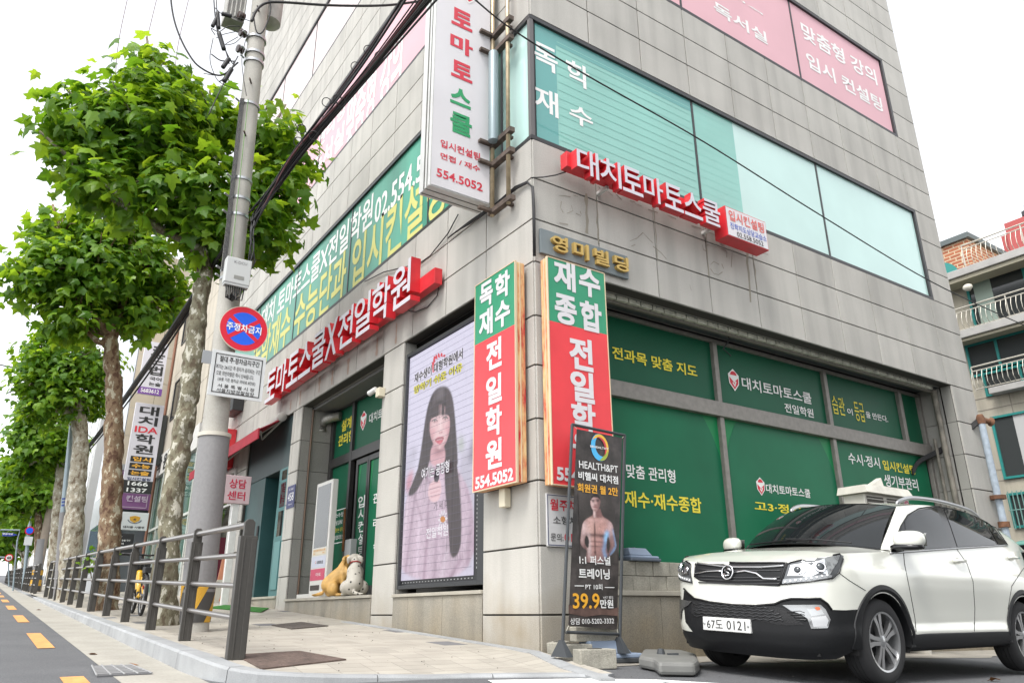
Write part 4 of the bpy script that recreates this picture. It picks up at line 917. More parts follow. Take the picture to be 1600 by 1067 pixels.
rf.add([p for r in rows for p in r], [(a * NW + j, a * NW + j + 1, (a + 1) * NW + j + 1, (a + 1) * NW + j) for a in range(len(rows) - 1) for j in range(NW - 1)])
# cabin side: ruled between the belt line and the pillar/roof edge
BELT = [np.array(half[i][-1]) for i in range(len(sta)) if .28 <= sta[i][0] <= 3.56]
def belt_at(x): 
    bx = [b[0] for b in BELT]; return np.array([x, np.interp(x, bx, [b[1] for b in BELT]), np.interp(x, bx, [b[2] for b in BELT])])
TOP = catmull([(.315, .775, 1.135), (.62, .715, 1.345), (.96, .645, 1.583)], 10)[:-1] + list(RE) + catmull([(3.08, .62, 1.53), (3.36, .68, 1.40), (3.53, .74, 1.26)], 6)[1:]
cs = CB(); NSD = 9; K = len(TOP); cols = []
for q, tp in enumerate(TOP):
    k = q / (K - 1); bt = belt_at(.30 + 3.08 * (k if True else 0)); bt = belt_at(min(max(tp[0] * .985 + .01, .30), 3.54))
    cols.append([bt * (1 - t) + tp * t + np.array([0, .022, .006]) * 4 * t * (1 - t) for t in np.linspace(0, 1, NSD)])
for sgn in (1, -1):
    cs.add([(p[0], p[1] * sgn, p[2]) for c in cols for p in c], [(a * NSD + j, (a + 1) * NSD + j, (a + 1) * NSD + j + 1, a * NSD + j + 1) for a in range(K - 1) for j in range(NSD - 1)])
# tail, closing the back
tl = CB(); e1 = [np.array([RE[-1][0] + .06 * (1 - v * v), RE[-1][1] * v, 1.57 - .04 * abs(v) ** 2.6]) for v in np.linspace(-1, 1, 9)]; e2 = [np.array([3.62 - .1 * v * v, .76 * v, 1.2]) for v in np.linspace(-1, 1, 9)]
tl.add(e1 + e2, [(j, j + 1, 10 + j, 9 + j) for j in range(8)])
# ray targets in car space
def bvh(*mbs):
    v = []; f = []
    for m_ in mbs:
        k = len(v); v += [Vector(p) for p in m_.v]; f += [tuple(i + k for i in q) for q in m_.f]
    return BVHTree.FromPolygons(v, f)
T_SHELL = bvh(sh); T_ALL = bvh(sh, hd, cs, rf, ws); T_SIDE = bvh(cs, sh); T_CS = bvh(cs)
def cast(x, y, tree):
    o, d = c_ray(x, y); h = tree.ray_cast(Vector(o), Vector(d).normalized())
    if h[0] is None:
        o = Vector(o); d = Vector(d).normalized(); best = None
        for s in np.linspace(3, 12, 60):
            q = tree.find_nearest(o + d * float(s))
            if best is None or q[3] < best[3]: best = q
        h = best
    p, nn = h[0], h[1]
    if nn.dot(Vector(o) - p) < 0: nn = -nn
    return np.array(p), np.array(nn)
def cdt(outline, step):
    """triangulated polygon in 2-D with inner points"""
    V = []; n = len(outline)
    for i in range(n):
        a = np.array(outline[i], float); b = np.array(outline[(i + 1) % n], float); k = max(1, int(np.linalg.norm(b - a) / step))
        V += [a + (b - a) * j / k for j in range(k)]
    E = len(V); lo = np.min(V, 0); hi = np.max(V, 0); inner = []
    def inside(x, y):
        r = False; j = n - 1
        for i in range(n):
            xi, yi = outline[i]; xj, yj = outline[j]
            if (yi > y) != (yj > y) and x < (xj - xi) * (y - yi) / (yj - yi) + xi: r = not r
            j = i
        return r
    Va = np.array(V)
    for x in np.arange(lo[0], hi[0], step):
        for y in np.arange(lo[1], hi[1], step):
            if inside(x, y) and np.min(np.hypot(Va[:, 0] - x, Va[:, 1] - y)) > step * .5: inner.append((x, y))
    vs, es, fs, *_ = delaunay_2d_cdt([Vector((p[0], p[1])) for p in V + inner], [], [list(range(E))], 1, 1e-6)
    return [(p.x, p.y) for p in vs], [tuple(f) for f in fs]
def rounded(P, k=1):
    P = [np.array(p, float) for p in P]
    for _ in range(k):
        r = []
        for i in range(len(P)):
            a, b = P[i], P[(i + 1) % len(P)]; r += [a * .78 + b * .22, a * .22 + b * .78]
        P = r
    return [tuple(p) for p in P]
def Z6(*p): return [(1040 + x / 2.857, 740 + y / 2.857) for x, y in p]      # pixels read off an enlarged crop of the photo
def drape(P, m, name, parent, off=.006, tree=None, both=False, step=4., rnd=0, smooth=True):
    P = rounded(P, rnd) if rnd else P
    v, f = cdt(P, step); pts = []
    for x, y in v:
        p, nn = cast(x, y, tree or T_SHELL); pts.append(p + nn * off)
    out = None
    for sg in ((1, -1) if both else (1,)):
        mb = CB(); mb.add([(p[0], p[1] * sg, p[2]) for p in pts], f); out = mb.build(name, m, parent, smooth=smooth) if sg == 1 else (out, mb.build(name, m, parent, smooth=smooth))[0]
    return out
def seam(P, m, name, parent, w=.005, off=.003, tree=None, both=False, flat=.35):
    P = [np.array(p, float) for p in P]; Q = []
    for a, b in zip(P, P[1:]):
        k = max(1, int(np.linalg.norm(b - a) / 5)); Q += [a + (b - a) * j / k for j in range(k)]
    Q.append(P[-1]); pts = []
    for x, y in Q:
        p, nn = cast(x, y, tree or T_SHELL); pts.append(p + nn * off)
    for sg in ((1, -1) if both else (1,)):
        mb = CB(); mb.tube([(p[0], p[1] * sg, p[2]) for p in pts], w, 6); mb.build(name, m, parent, smooth=True)
low_f = [f for f in sh.f if np.mean([sh.v[i][2] for i in f]) < .355 and np.mean([sh.v[i][0] for i in f]) < -.37]
lb = CB(); lb.v = list(sh.v); lb.f = low_f; sh.f = [f for f in sh.f if f not in set(low_f)]
body = sh.build('body', paint, car, smooth=True); lb.build('bumper_skirt', blk, car, smooth=True)
hd.build('bonnet', paint, car, smooth=True); rf.build('roof', paint, car, smooth=True); cs.build('cabin_side', paint, car, smooth=True)
ws.build('windscreen', glass_dk, car, smooth=True); tl.build('rear_window', glass_dk, car, smooth=True)
cb = CB(); cb.box((-.7, -.72, .24), (3.3, .72, .5)); cb.box((-.45, -.5, .5), (3.2, .5, .95)); cb.build('underbody', mat('underbody_black', (.01, .01, .01), .9), car)
# ---- wheels
def wheel(x, y, sgn, steer=0):
    w = CB(); yo = y
    prof = [(-.225, .24), (-.225, .315), (-.205, .342), (-.17, .352), (-.055, .352), (-.02, .342), (0, .315), (.002, .27), (-.006, .245)]
    w.lathe((x, yo, WR), (0, sgn, 0), prof, 48, False); tw = w.build('wheel', tyre_m, car, smooth='auto')
    tread = CB()
    for k in range(3):
        tread.ring((x, yo - sgn * (.075 + .037 * k), WR), (0, 1, 0), .3525, .004, 48, 4)
    tread.build('tread_groove', mat('groove', (.006, .006, .006), .9), tw)
    r = CB(); r.lathe((x, yo, WR), (0, sgn, 0), [(-.012, .246), (-.004, .244), (-.008, .228), (-.05, .222), (-.16, .215)], 48, False); r.build('rim', silver, tw, smooth='auto')
    r = CB(); r.lathe((x, yo - sgn * .1, WR), (0, sgn, 0), [(-.02, .21), (-.005, .21), (0, .05)], 32); r.build('brake_disc', mat('wheel_dark', (.03, .03, .031), .5, .4), tw, smooth='auto')
    sp = CB(); sd = CB()
    for k in range(5):
        th = math.pi / 2 + k * 2 * math.pi / 5 + .25
        def P(rr, tt, dd): return (x + rr * math.cos(th) - tt * math.sin(th), yo - sgn * dd, WR + rr * math.sin(th) + tt * math.cos(th))
        for s2 in (1, -1):
            o = [(.035, .003), (.05, .034), (.13, .038), (.228, .068), (.236, .022), (.14, .006)]
            top = [P(a, s2 * b, .022 - .0 * a) for a, b in o]; bot = [P(a, s2 * b, .06) for a, b in o]
            sp.add(top + bot, [tuple(range(6)), tuple(range(11, 5, -1))] + [(i, 6 + i, 6 + (i + 1) % 6, (i + 1) % 6) for i in range(6)])
        o = [(.04, .004), (.14, .012), (.235, .040), (.235, -.040), (.14, -.012), (.04, -.004)]
        sd.add([P(a, b, .04) for a, b in o], [tuple(range(6))])
    sp.build('spoke', mat('machined_alloy', (.42, .42, .42), .3, .9), tw); sd.build('spoke_web', mat('alloy_dark', (.05, .05, .052), .4, .5), tw)
    h = CB(); h.lathe((x, yo - sgn * .045, WR), (0, sgn, 0), [(0, .06), (.02, .055), (.028, .034), (.03, .03), (.032, .0)], 24); h.build('hub_cap', silver, tw, smooth='auto')
for (x, y, s) in ((0, .905, 1), (WB, .905, 1), (0, -.905, -1), (WB, -.905, -1)): wheel(x, y, s)
# wheel wells
for x in (0, WB):
    for s in (1, -1):
        w = CB(); nA = 20; a = np.linspace(-.25, math.pi + .25, nA)
        w.add([(x + .412 * math.cos(t), s * .89, WR + .412 * math.sin(t)) for t in a] + [(x + .412 * math.cos(t), s * .5, WR + .412 * math.sin(t)) for t in a], [(i, i + 1, nA + i + 1, nA + i) for i in range(nA - 1)] + [tuple(range(nA, 2 * nA))])
        w.build('wheel_well', MATS['underbody_black'], car)
# ---- black cladding along the lower edge
def arch_ring(x, s):
    a = np.linspace(-.20, math.pi + .20, 40); w = CB(); k = []
    for (r, d) in ((.40, -.08), (.394, .012), (.43, .018), (.462, .012), (.468, .002)):
        for t in a:
            X = x + r * math.cos(t); Z = max(WR + r * math.sin(t), .30)
            h = T_SHELL.ray_cast(Vector((X, s * 2, max(Z, .31))), Vector((0, -s, 0)))
            yy = h[0].y if h[0] is not None else s * .91
            if abs(yy) < .7: yy = s * .90
            k.append((X, yy + s * d, Z))
    nA = len(a); w.add(k, [(q * nA + i, q * nA + i + 1, (q + 1) * nA + i + 1, (q + 1) * nA + i) for q in range(4) for i in range(nA - 1)]); w.build('wheel_arch', blk, car, smooth='auto')
for x in (0, WB):
    for s in (1, -1): arch_ring(x, s)
for s in (1, -1):             # sill
    w = CB(); X = np.linspace(.40, 2.39, 14)
    prof = [(.415, .003), (.40, .018), (.33, .016), (.29, -.01), (.265, -.06)]
    w.add([(x, s * (.913 + d), z) for z, d in prof for x in X], [(q * 14 + i, q * 14 + i + 1, (q + 1) * 14 + i + 1, (q + 1) * 14 + i) for q in range(4) for i in range(13)]); w.build('sill_trim', blk, car, smooth='auto')
# bumper cladding (drawn on the body from the photo, both corners mirrored)
lower = Z6((84, 512), (100, 530), (130, 556), (200, 572), (300, 584), (400, 588), (490, 580), (520, 566), (560, 557), (690, 556), (722, 580), (740, 606), (800, 608), (862, 604), (862, 700), (835, 770), (780, 800), (600, 800), (380, 790), (240, 770), (130, 715), (90, 660), (80, 560))
drape(lower, blk, 'bumper_cladding', car, .004, step=5)
drape(Z6((118, 562), (300, 590), (490, 590), (530, 600), (620, 672), (540, 676), (480, 668), (420, 655), (250, 630), (118, 622)), mat('mesh_black', (.006, .006, .007), .6, bump=(120, .6)), 'lower_grille', car, .007, step=5)
for rw in range(5):           # honeycomb rows
    y0 = 578 + rw * 13; pts = []
    for i in range(24):
        x = 126 + i * 17.5 + (rw % 2) * 8; pts.append((x, y0 + (x - 126) * .075 - .00009 * (x - 126) ** 2 * .6 + (4 if i % 2 else -2)))
    pts = [p for p in pts if p[0] < 470 + rw * 22]
    seam(Z6(*pts), mat('mesh_edge', (.035, .036, .038), .35), 'grille_mesh', car, .0045, .010)
for k in range(4): seam(Z6((545 + k * 14, 617 + k * 11), (600 + k * 10, 612 + k * 13), (622, 620 + k * 12)), MATS['mesh_edge'], 'fog_slat', car, .005, .009)
seam(Z6((84, 512), (100, 530), (130, 556), (200, 572), (300, 584), (400, 588), (490, 580), (520, 566), (560, 557), (690, 556), (722, 580), (740, 606)), gloss_blk, 'gloss_trim', car, .010, .006)
# fog lamps
fl_ = drape(Z6((524, 585), (690, 583), (712, 604), (734, 650), (722, 688), (650, 690), (634, 646), (606, 626), (560, 610)), mat('fog_bezel', (.30, .305, .31), .25, .9), 'fog_lamp', car, .012, step=3.5, both=True)
drape(Z6((632, 604), (690, 600), (706, 626), (650, 636)), mat('fog_clear', (.34, .35, .36), .12, .6), 'fog_lens', fl_, .018, step=3.5)
drape(Z6((648, 642), (712, 632), (724, 654), (716, 680), (660, 682)), mat('lens_white', (.46, .47, .48), .1), 'fog_lens', fl_, .018, step=3.5)
drape(Z6((664, 594), (684, 592), (690, 606), (672, 610)), mat('amber', (.55, .12, .04), .2), 'indicator', fl_, .022, step=3, rnd=1)
# grille, badge
gr = drape(Z6((138, 388), (320, 398), (540, 398), (505, 502), (330, 494), (200, 486), (152, 476), (132, 462)), blk, 'grille', car, .006, step=5)
seam(Z6((132, 462), (138, 388), (320, 398), (540, 398), (508, 500)), gloss_blk, 'grille_frame', gr, .008, .008)
seam(Z6((146, 400), (250, 414), (320, 418), (430, 418), (530, 412)), silver, 'grille_bar', gr, .010, .012)
seam(Z6((140, 446), (190, 436), (240, 434), (258, 438)), chrome, 'grille_bar', gr, .009, .014)
seam(Z6((314, 440), (360, 434), (410, 446), (440, 468), (500, 470)), chrome, 'grille_bar', gr, .010, .014)
for yy in (404, 428, 458, 472, 486): seam(Z6((150, yy - 2), (320, yy + 6), (515, yy + 4)), mat('grille_slat', (.04, .04, .042), .4), 'grille_slat', gr, .006, .008)
c0, nn = cast(*Z6((283, 441))[0], T_SHELL); 
bd = CB(); bd.ring(c0 + nn * .022, nn, .062, .0085, 36, 8)
bd.build('badge', chrome, gr, smooth=True)
u = np.array([0, 1., 0]); w_ = np.array([0, 0, 1.])
bd = CB(); bd.tube([c0 + nn * .024 + u * a + w_ * b for a, b in ((.045, .012), (.02, .03), (-.02, .028), (-.03, .012), (.0, .0), (.03, -.012), (.02, -.028), (-.02, -.03), (-.045, -.012))], .0075, 8); bd.build('badge_mark', chrome, gr, smooth=True)
# headlamps
hl_out = Z6((516, 494), (545, 404), (560, 396), (640, 378), (690, 360), (795, 353), (790, 380), (772, 440), (744, 466), (640, 482))
hl = drape(hl_out, mat('lamp_housing', (.10, .105, .11), .12, .3), 'headlamp', car, .005, step=4, both=True)
seam(hl_out + [hl_out[0]], gloss_blk, 'lamp_edge', hl, .006, .009, both=True)
drape(Z6((545, 455), (560, 408), (630, 398), (650, 410), (610, 455)), chrome, 'reflector', hl, .010, step=3.5, both=True)
drape(Z6((612, 458), (660, 400), (720, 372), (776, 362), (768, 392), (730, 452), (690, 440), (640, 462)), lens_m, 'reflector', hl, .010, step=3.5, both=True)
drape(Z6((524, 470), (600, 464), (720, 448), (742, 452), (738, 462), (640, 478), (522, 490)), mat('drl_strip', (.28, .29, .30), .2, .3), 'drl_strip', hl, .010, step=3.5, both=True)
for (x, y, r) in ((690, 416, .052), (590, 430, .045)):
    c, nv = cast(*Z6((x, y))[0], T_SHELL)
    for sg in (1, -1):
        cc = np.array([c[0], c[1] * sg, c[2]]); nq = np.array([nv[0], nv[1] * sg, nv[2]])
        q = CB(); q.lathe(cc + nq * .006, nq, [(0, r), (.014, r * .96), (.016, r * .8), (.010, r * .78)], 28); q.build('projector_ring', chrome, hl, smooth='auto')
        q = CB(); q.lathe(cc + nq * .008, nq, [(0, r * .78), (.012, r * .6), (.018, r * .3), (.019, .001)], 24); q.build('projector_lens', mat('projector_glass', (.05, .055, .06), .05, .2), hl, smooth=True)
for k in range(9):
    x = 536 + k * 23; c, nv = cast(*Z6((x, 482 - k * 3.4 - (k > 6) * 3))[0], T_SHELL)
    for sg in (1, -1):
        q = CB(); q.lathe(np.array([c[0], c[1] * sg, c[2]]) + np.array([nv[0], nv[1] * sg, nv[2]]) * .011, np.array([nv[0], nv[1] * sg, nv[2]]), [(0, .0105), (.006, .008), (.007, .001)], 10); q.build('drl_lamp', mat('drl_white', (.75, .76, .76), .2), hl)
# number plate
pc, pn = cast(1136.5, 975.5, T_SHELL)
p0 = np.array([-.892, pc[1], pc[2]])
q = CB(); q.box((p0[0] - .006, p0[1] - .265, p0[2] - .058), (p0[0] + .03, p0[1] + .265, p0[2] + .058)); pl_ = q.build('number_plate', mat('plate_white', (.62, .62, .60), .35), car, bevel=.006)
def car_text(s, y0, z1, y1, z0, x, m, parent, bold=.0):
    g, f, e = glyphs(s, bold, spacing=1.05); q = CB(); q.add([(x, y0 + (y1 - y0) * a, z0 + (z1 - z0) * b) for a, b in g], f); q.build('lettering', m, parent)
car_text('67도', p0[1] - .215, p0[2] + .038, p0[1] - .035, p0[2] - .038, p0[0] - .0085, black_ink, pl_, .004)
car_text('0121', p0[1] + .01, p0[2] + .038, p0[1] + .215, p0[2] - .038, p0[0] - .0085, black_ink, pl_, .004)
q = CB()
for s in (-.243, .243): q.lathe((p0[0] - .006, p0[1] + s, p0[2] + .0), (-1, 0, 0), [(0, .012), (.006, .010), (.008, .002)], 10)
q.build('plate_bolt', silver, pl_)
# ---- side windows
win = drape(Z6((1002, 352), (1012, 330), (1050, 235), (1080, 188), (1130, 160), (1220, 146), (1330, 158), (1420, 195), (1470, 245), (1524, 318), (1300, 332), (1100, 346)), gloss_blk, 'window_surround', car, .004, T_SIDE, both=True, step=5)
drape(Z6((1075, 338), (1066, 215), (1094, 178), (1140, 165), (1208, 157), (1244, 245), (1276, 328), (1180, 334)), glass_dk, 'side_window', win, .008, T_SIDE, both=True, step=5)
drape(Z6((1010, 346), (1046, 258), (1056, 240), (1062, 300), (1066, 340)), glass_dk, 'quarter_window', win, .008, T_SIDE, both=True, step=4)
drape(Z6((1300, 326), (1270, 235), (1240, 156), (1330, 170), (1412, 208), (1440, 255), (1474, 318)), glass_dk, 'side_window', win, .008, T_SIDE, both=True, step=5)
drape(Z6((1482, 314), (1446, 250), (1440, 228), (1468, 252), (1506, 314)), glass_dk, 'quarter_window', win, .008, T_SIDE, both=True, step=4)
seam(Z6((1000, 354), (1100, 347), (1300, 333), (1524, 319)), silver, 'belt_chrome', car, .008, .007, T_SIDE, both=True)
seam(Z6((1010, 340), (1050, 232), (1080, 184), (1130, 155), (1220, 142), (1330, 152), (1424, 190), (1472, 240), (1526, 318)), blk, 'rain_channel', car, .006, .004, T_SIDE, both=True)
# door joints and other panel gaps
seam(Z6((1062, 352), (1066, 400), (1090, 520), (1112, 640), (1118, 704)), shut, 'door_joint', car, .0035, .0005, T_SIDE)
seam(Z6((1300, 336), (1345, 400), (1372, 480), (1380, 600), (1378, 702)), shut, 'door_joint', car, .0035, .0005, T_SIDE)
seam(Z6((1598, 420), (1545, 500), (1528, 600), (1540, 690)), shut, 'door_joint', car, .0035, .0005, T_SIDE)
seam(Z6((774, 442), (820, 476), (892, 520)), shut, 'bumper_joint', car, .0035, .0005, T_SHELL, both=True)
seam(Z6((135, 378), (250, 390), (420, 396), (545, 396)), shut, 'bonnet_joint', car, .004, .0005, T_SHELL)
# door handles
for (x, y) in ((1303, 389), (1545, 374)):
    c, nv = cast(*Z6((x, y))[0], T_SIDE)
    for sg in (1, -1):
        cc = np.array([c[0], c[1] * sg, c[2]]); q = CB(); o = np.array([0, sg, 0.])
        q.tube([cc + np.array([-.105, 0, -.004]) + o * .004, cc + np.array([-.085, 0, 0]) + o * .032, cc + o * .040, cc + np.array([.085, 0, .004]) + o * .034, cc + np.array([.108, 0, .006]) + o * .004], [.012, .017, .017, .017, .012], 10); q.build('door_handle', paint, car, smooth=True)
        q = CB(); q.lathe(cc + o * -.004, o, [(0, .055), (.008, .05), (.009, .001)], 20); q.v = [(a, b, cc[2] + (z - cc[2]) * .6) for a, b, z in q.v]; q.build('handle_recess', mat('recess_white', (.5, .5, .45), .35), car, smooth='auto')
# mirrors
def blob(c, rx, ry, rz, e=2.6, nu=24, nv_=14):
    v = []; f = []; sp = lambda a: math.copysign(abs(a) ** (2 / e), a)
    for i in range(nv_ + 1):
        ph = -math.pi / 2 + math.pi * i / nv_
        for j in range(nu):
            th = 2 * math.pi * j / nu; v.append((c[0] + rx * sp(math.cos(ph)) * sp(math.cos(th)), c[1] + ry * sp(math.cos(ph)) * sp(math.sin(th)), c[2] + rz * sp(math.sin(ph))))
    for i in range(nv_):
        for j in range(nu): f.append((i * nu + j, i * nu + (j + 1) % nu, (i + 1) * nu + (j + 1) % nu, (i + 1) * nu + j))
    return v, f
for sg in (1, -1):
    q = CB(); v, f = blob((.43, sg * 1.0, 1.225), .085, .125, .078); v = [(a + .25 * (abs(b) - 1.0) * 1.0, b, z + (a - .43) * .1) for a, b, z in v]; q.add(v, f); mi = q.build('wing_mirror', paint, car, smooth=True)
    q = CB(); v, f = blob((.42, sg * .985, 1.155), .085, .135, .032); v = [(a + .25 * (abs(b) - 1.0), b, z) for a, b, z in v]; q.add(v, f); q.tube([(.4, sg * .84, 1.13), (.41, sg * .95, 1.15)], .03, 8); q.build('mirror_base', gloss_blk, mi, smooth=True)
    q = CB(); q.quad((.52, sg * .9, 1.17), (.55, sg * 1.1, 1.17), (.55, sg * 1.1, 1.28), (.52, sg * .9, 1.28)); q.build('mirror_glass', chrome, mi)
# roof rails
for sg in (1, -1):
    q = CB(); P = catmull([(1.02, .615, 1.615), (1.12, .625, 1.662), (1.35, .635, 1.70), (1.9, .635, 1.708), (2.5, .62, 1.675), (2.72, .61, 1.635), (2.82, .605, 1.59)], 6); q.tube([(a, b * sg, c) for a, b, c in P], [.012] + [.021] * (len(P) - 2) + [.012], 10); q.build('roof_rail', silver, car, smooth=True)
# wiper, cowl
q = CB(); q.tube([(-.02, .25, 1.215), (.04, -.1, 1.22), (.1, -.5, 1.20)], .008, 6); q.tube([(.12, .62, 1.19), (.04, .3, 1.225), (.0, .0, 1.235)], .008, 6); q.build('wiper', blk, car)
q = CB(); q.add([(WSB(v)[0] - .06, WSB(v)[1] * 1.02, WSB(v)[2] - .004) for v in np.linspace(-1, 1, 13)] + [tuple(WSB(v) + np.array([.02, 0, .012])) for v in np.linspace(-1, 1, 13)], [(i, i + 1, 14 + i, 13 + i) for i in range(12)]); q.build('cowl', blk, car)
# ================================================================== POLE, WIRES, FENCE, TREES
def bark_mat(name, c1, c2, c3, sc):
    m = bpy.data.materials.new(name); m.use_nodes = True; nt = m.node_tree; N = nt.nodes; L = nt.links; b = N['Principled BSDF']; b.inputs['Roughness'].default_value = .9
    tc = N.new('ShaderNodeTexCoord'); mp = N.new('ShaderNodeMapping'); mp.inputs['Scale'].default_value = (sc, sc, sc * .55); L.new(tc.outputs['Object'], mp.inputs[0])
    n = N.new('ShaderNodeTexNoise'); n.inputs['Scale'].default_value = 1; n.inputs['Detail'].default_value = 7; n.inputs['Roughness'].default_value = .62; L.new(mp.outputs[0], n.inputs[0])
    r = N.new('ShaderNodeValToRGB'); r.color_ramp.interpolation = 'CONSTANT' if False else 'LINEAR'; e = r.color_ramp.elements
    e[0].position = .40; e[0].color = (*c1, 1); e[1].position = .58; e[1].color = (*c3, 1); k = e.new(.47); k.color = (*c2, 1); k = e.new(.56); k.color = (*[x * .9 for x in c2], 1)
    L.new(n.outputs[0], r.inputs[0]); L.new(r.outputs[0], b.inputs['Base Color'])
    bp = N.new('ShaderNodeBump'); bp.inputs['Strength'].default_value = .7; bp.inputs['Distance'].default_value = .03; L.new(n.outputs[0], bp.inputs['Height']); L.new(bp.outputs[0], b.inputs['Normal'])
    return m
bark_a = bark_mat('plane_bark', (.11, .085, .055), (.20, .185, .125), (.50, .48, .40), 11)
bark_b = bark_mat('plane_bark_brown', (.10, .05, .03), (.22, .15, .09), (.42, .38, .28), 9)
bark_c = bark_mat('plane_bark_pale', (.16, .12, .08), (.34, .31, .24), (.52, .50, .43), 10)
def leaf_mat(name, lo, hi, tr):
    m = bpy.data.materials.new(name); m.use_nodes = True; nt = m.node_tree; N = nt.nodes; L = nt.links
    for n in list(N):
        if n.type != 'OUTPUT_MATERIAL': N.remove(n)
    out = [n for n in N if n.type == 'OUTPUT_MATERIAL'][0]
    g = N.new('ShaderNodeNewGeometry'); r = N.new('ShaderNodeValToRGB'); e = r.color_ramp.elements; e[0].color = (*lo, 1); e[1].color = (*hi, 1); e[0].position = .0
    k = e.new(.72); k.color = tuple(lo[i] * .55 + hi[i] * .45 for i in range(3)) + (1,); L.new(g.outputs['Random Per Island'], r.inputs[0])
    d = N.new('ShaderNodeBsdfPrincipled'); d.inputs['Roughness'].default_value = .42; d.inputs['Specular IOR Level'].default_value = .35; L.new(r.outputs[0], d.inputs['Base Color'])
    t = N.new('ShaderNodeBsdfTranslucent'); vm = N.new('ShaderNodeVectorMath'); vm.operation = 'MULTIPLY'; L.new(r.outputs[0], vm.inputs[0]); vm.inputs[1].default_value = tr; L.new(vm.outputs[0], t.inputs[0])
    mx = N.new('ShaderNodeMixShader'); mx.inputs[0].default_value = .5; L.new(d.outputs[0], mx.inputs[1]); L.new(t.outputs[0], mx.inputs[2]); L.new(mx.outputs[0], out.inputs[0]); return m
leaf_m = leaf_mat('plane_leaf', (.06, .16, .012), (.21, .36, .03), (2.4, 1.9, 1.1))
# five-lobed leaf outline, tip along +y
LOB = [(0, 0), (.10, -.06), (.24, -.10), (.42, -.02), (.33, .10), (.50, .30), (.56, .42), (.36, .40), (.24, .44), (.22, .62), (.10, .78), (0, 1.0)]
LOB = np.array(LOB + [(-x, y) for x, y in LOB[-2:0:-1]]) - np.array([0, .0])
LOS = np.array([(0, 0), (.36, .0), (.52, .38), (.24, .46), (0, 1.0), (-.24, .46), (-.52, .38), (-.36, .0)])
def make_leaves(mb_v, mb_f, P, Nn, size, simple, droop):
    out = LOS if simple else LOB; n = len(out)
    for p, nn, s in zip(P, Nn, size):
        nn = nn / (np.linalg.norm(nn) + 1e-9)
        down = np.array([0, 0, -1.]) * droop + rng.normal(0, .6, 3); y = down - nn * (down @ nn); y /= np.linalg.norm(y) + 1e-9; x = np.cross(y, nn)
        k = len(mb_v); c = out[:, :1] * x + out[:, 1:] * y; bend = -(np.abs(out[:, :1]) ** 1.3) * .35 - (out[:, 1:] ** 2) * rng.uniform(.05, .45); c = (c + bend * nn) * s + p
        mb_v += [tuple(q) for q in c]
        ctr = len(mb_v); mb_v.append(tuple(p + (y * .42 - nn * .02) * s))
        mb_f += [(ctr, k + i, k + (i + 1) % n) for i in range(n)]
def crown(lobes, n_cl, per, size, simple):
    """lobes: (centre, radius) balls; leaves grow in sprays on twigs around them"""
    v = []; f = []; R = np.array([l[1] for l in lobes]); w = R ** 2.2 / (R ** 2.2).sum(); P = []; Nn = []; Sz = []
    for _ in range(n_cl):
        i = rng.choice(len(lobes), p=w); c, r = lobes[i]; d = rng.normal(0, 1, 3); d /= np.linalg.norm(d); d[2] *= .92
        rr = r * (1 - abs(rng.normal(0, .22)) if rng.random() < .72 else rng.uniform(.2, .8)) * (1 + .22 * math.sin(5 * d[0] + 3 * i) * math.sin(4 * d[2] + i)); pc = np.array(c) + d * rr
        for _ in range(per):
            p = pc + rng.normal(0, .55 * size * 1.25, 3) * np.array([1, 1, .8]); P.append(p); Nn.append(d * .8 + np.array([0, 0, .75]) + rng.normal(0, .45, 3)); Sz.append(size * rng.uniform(.55, 1.12))
    make_leaves(v, f, P, Nn, Sz, simple, .9); return v, f
def limb(mb, pts, r0, r1, n=12, lump=.12):
    pts = catmull(pts, 6); k = len(pts); rr = [r0 + (r1 - r0) * i / (k - 1) for i in range(k)]; rr = [r * (1 + lump * rng.normal(0, .5)) for r in rr]; rr[0] = r0 * 1.18; mb.tube(pts, rr, n)
def lumpy(o, s=.5, strength=.05):
    t = bpy.data.textures.new('lumps', 'CLOUDS'); t.noise_scale = s; sb = o.modifiers.new('sub', 'SUBSURF'); sb.levels = sb.render_levels = 2
    d = o.modifiers.new('lumps', 'DISPLACE'); d.texture = t; d.strength = strength; d.mid_level = .5; d.texture_coords = 'GLOBAL'
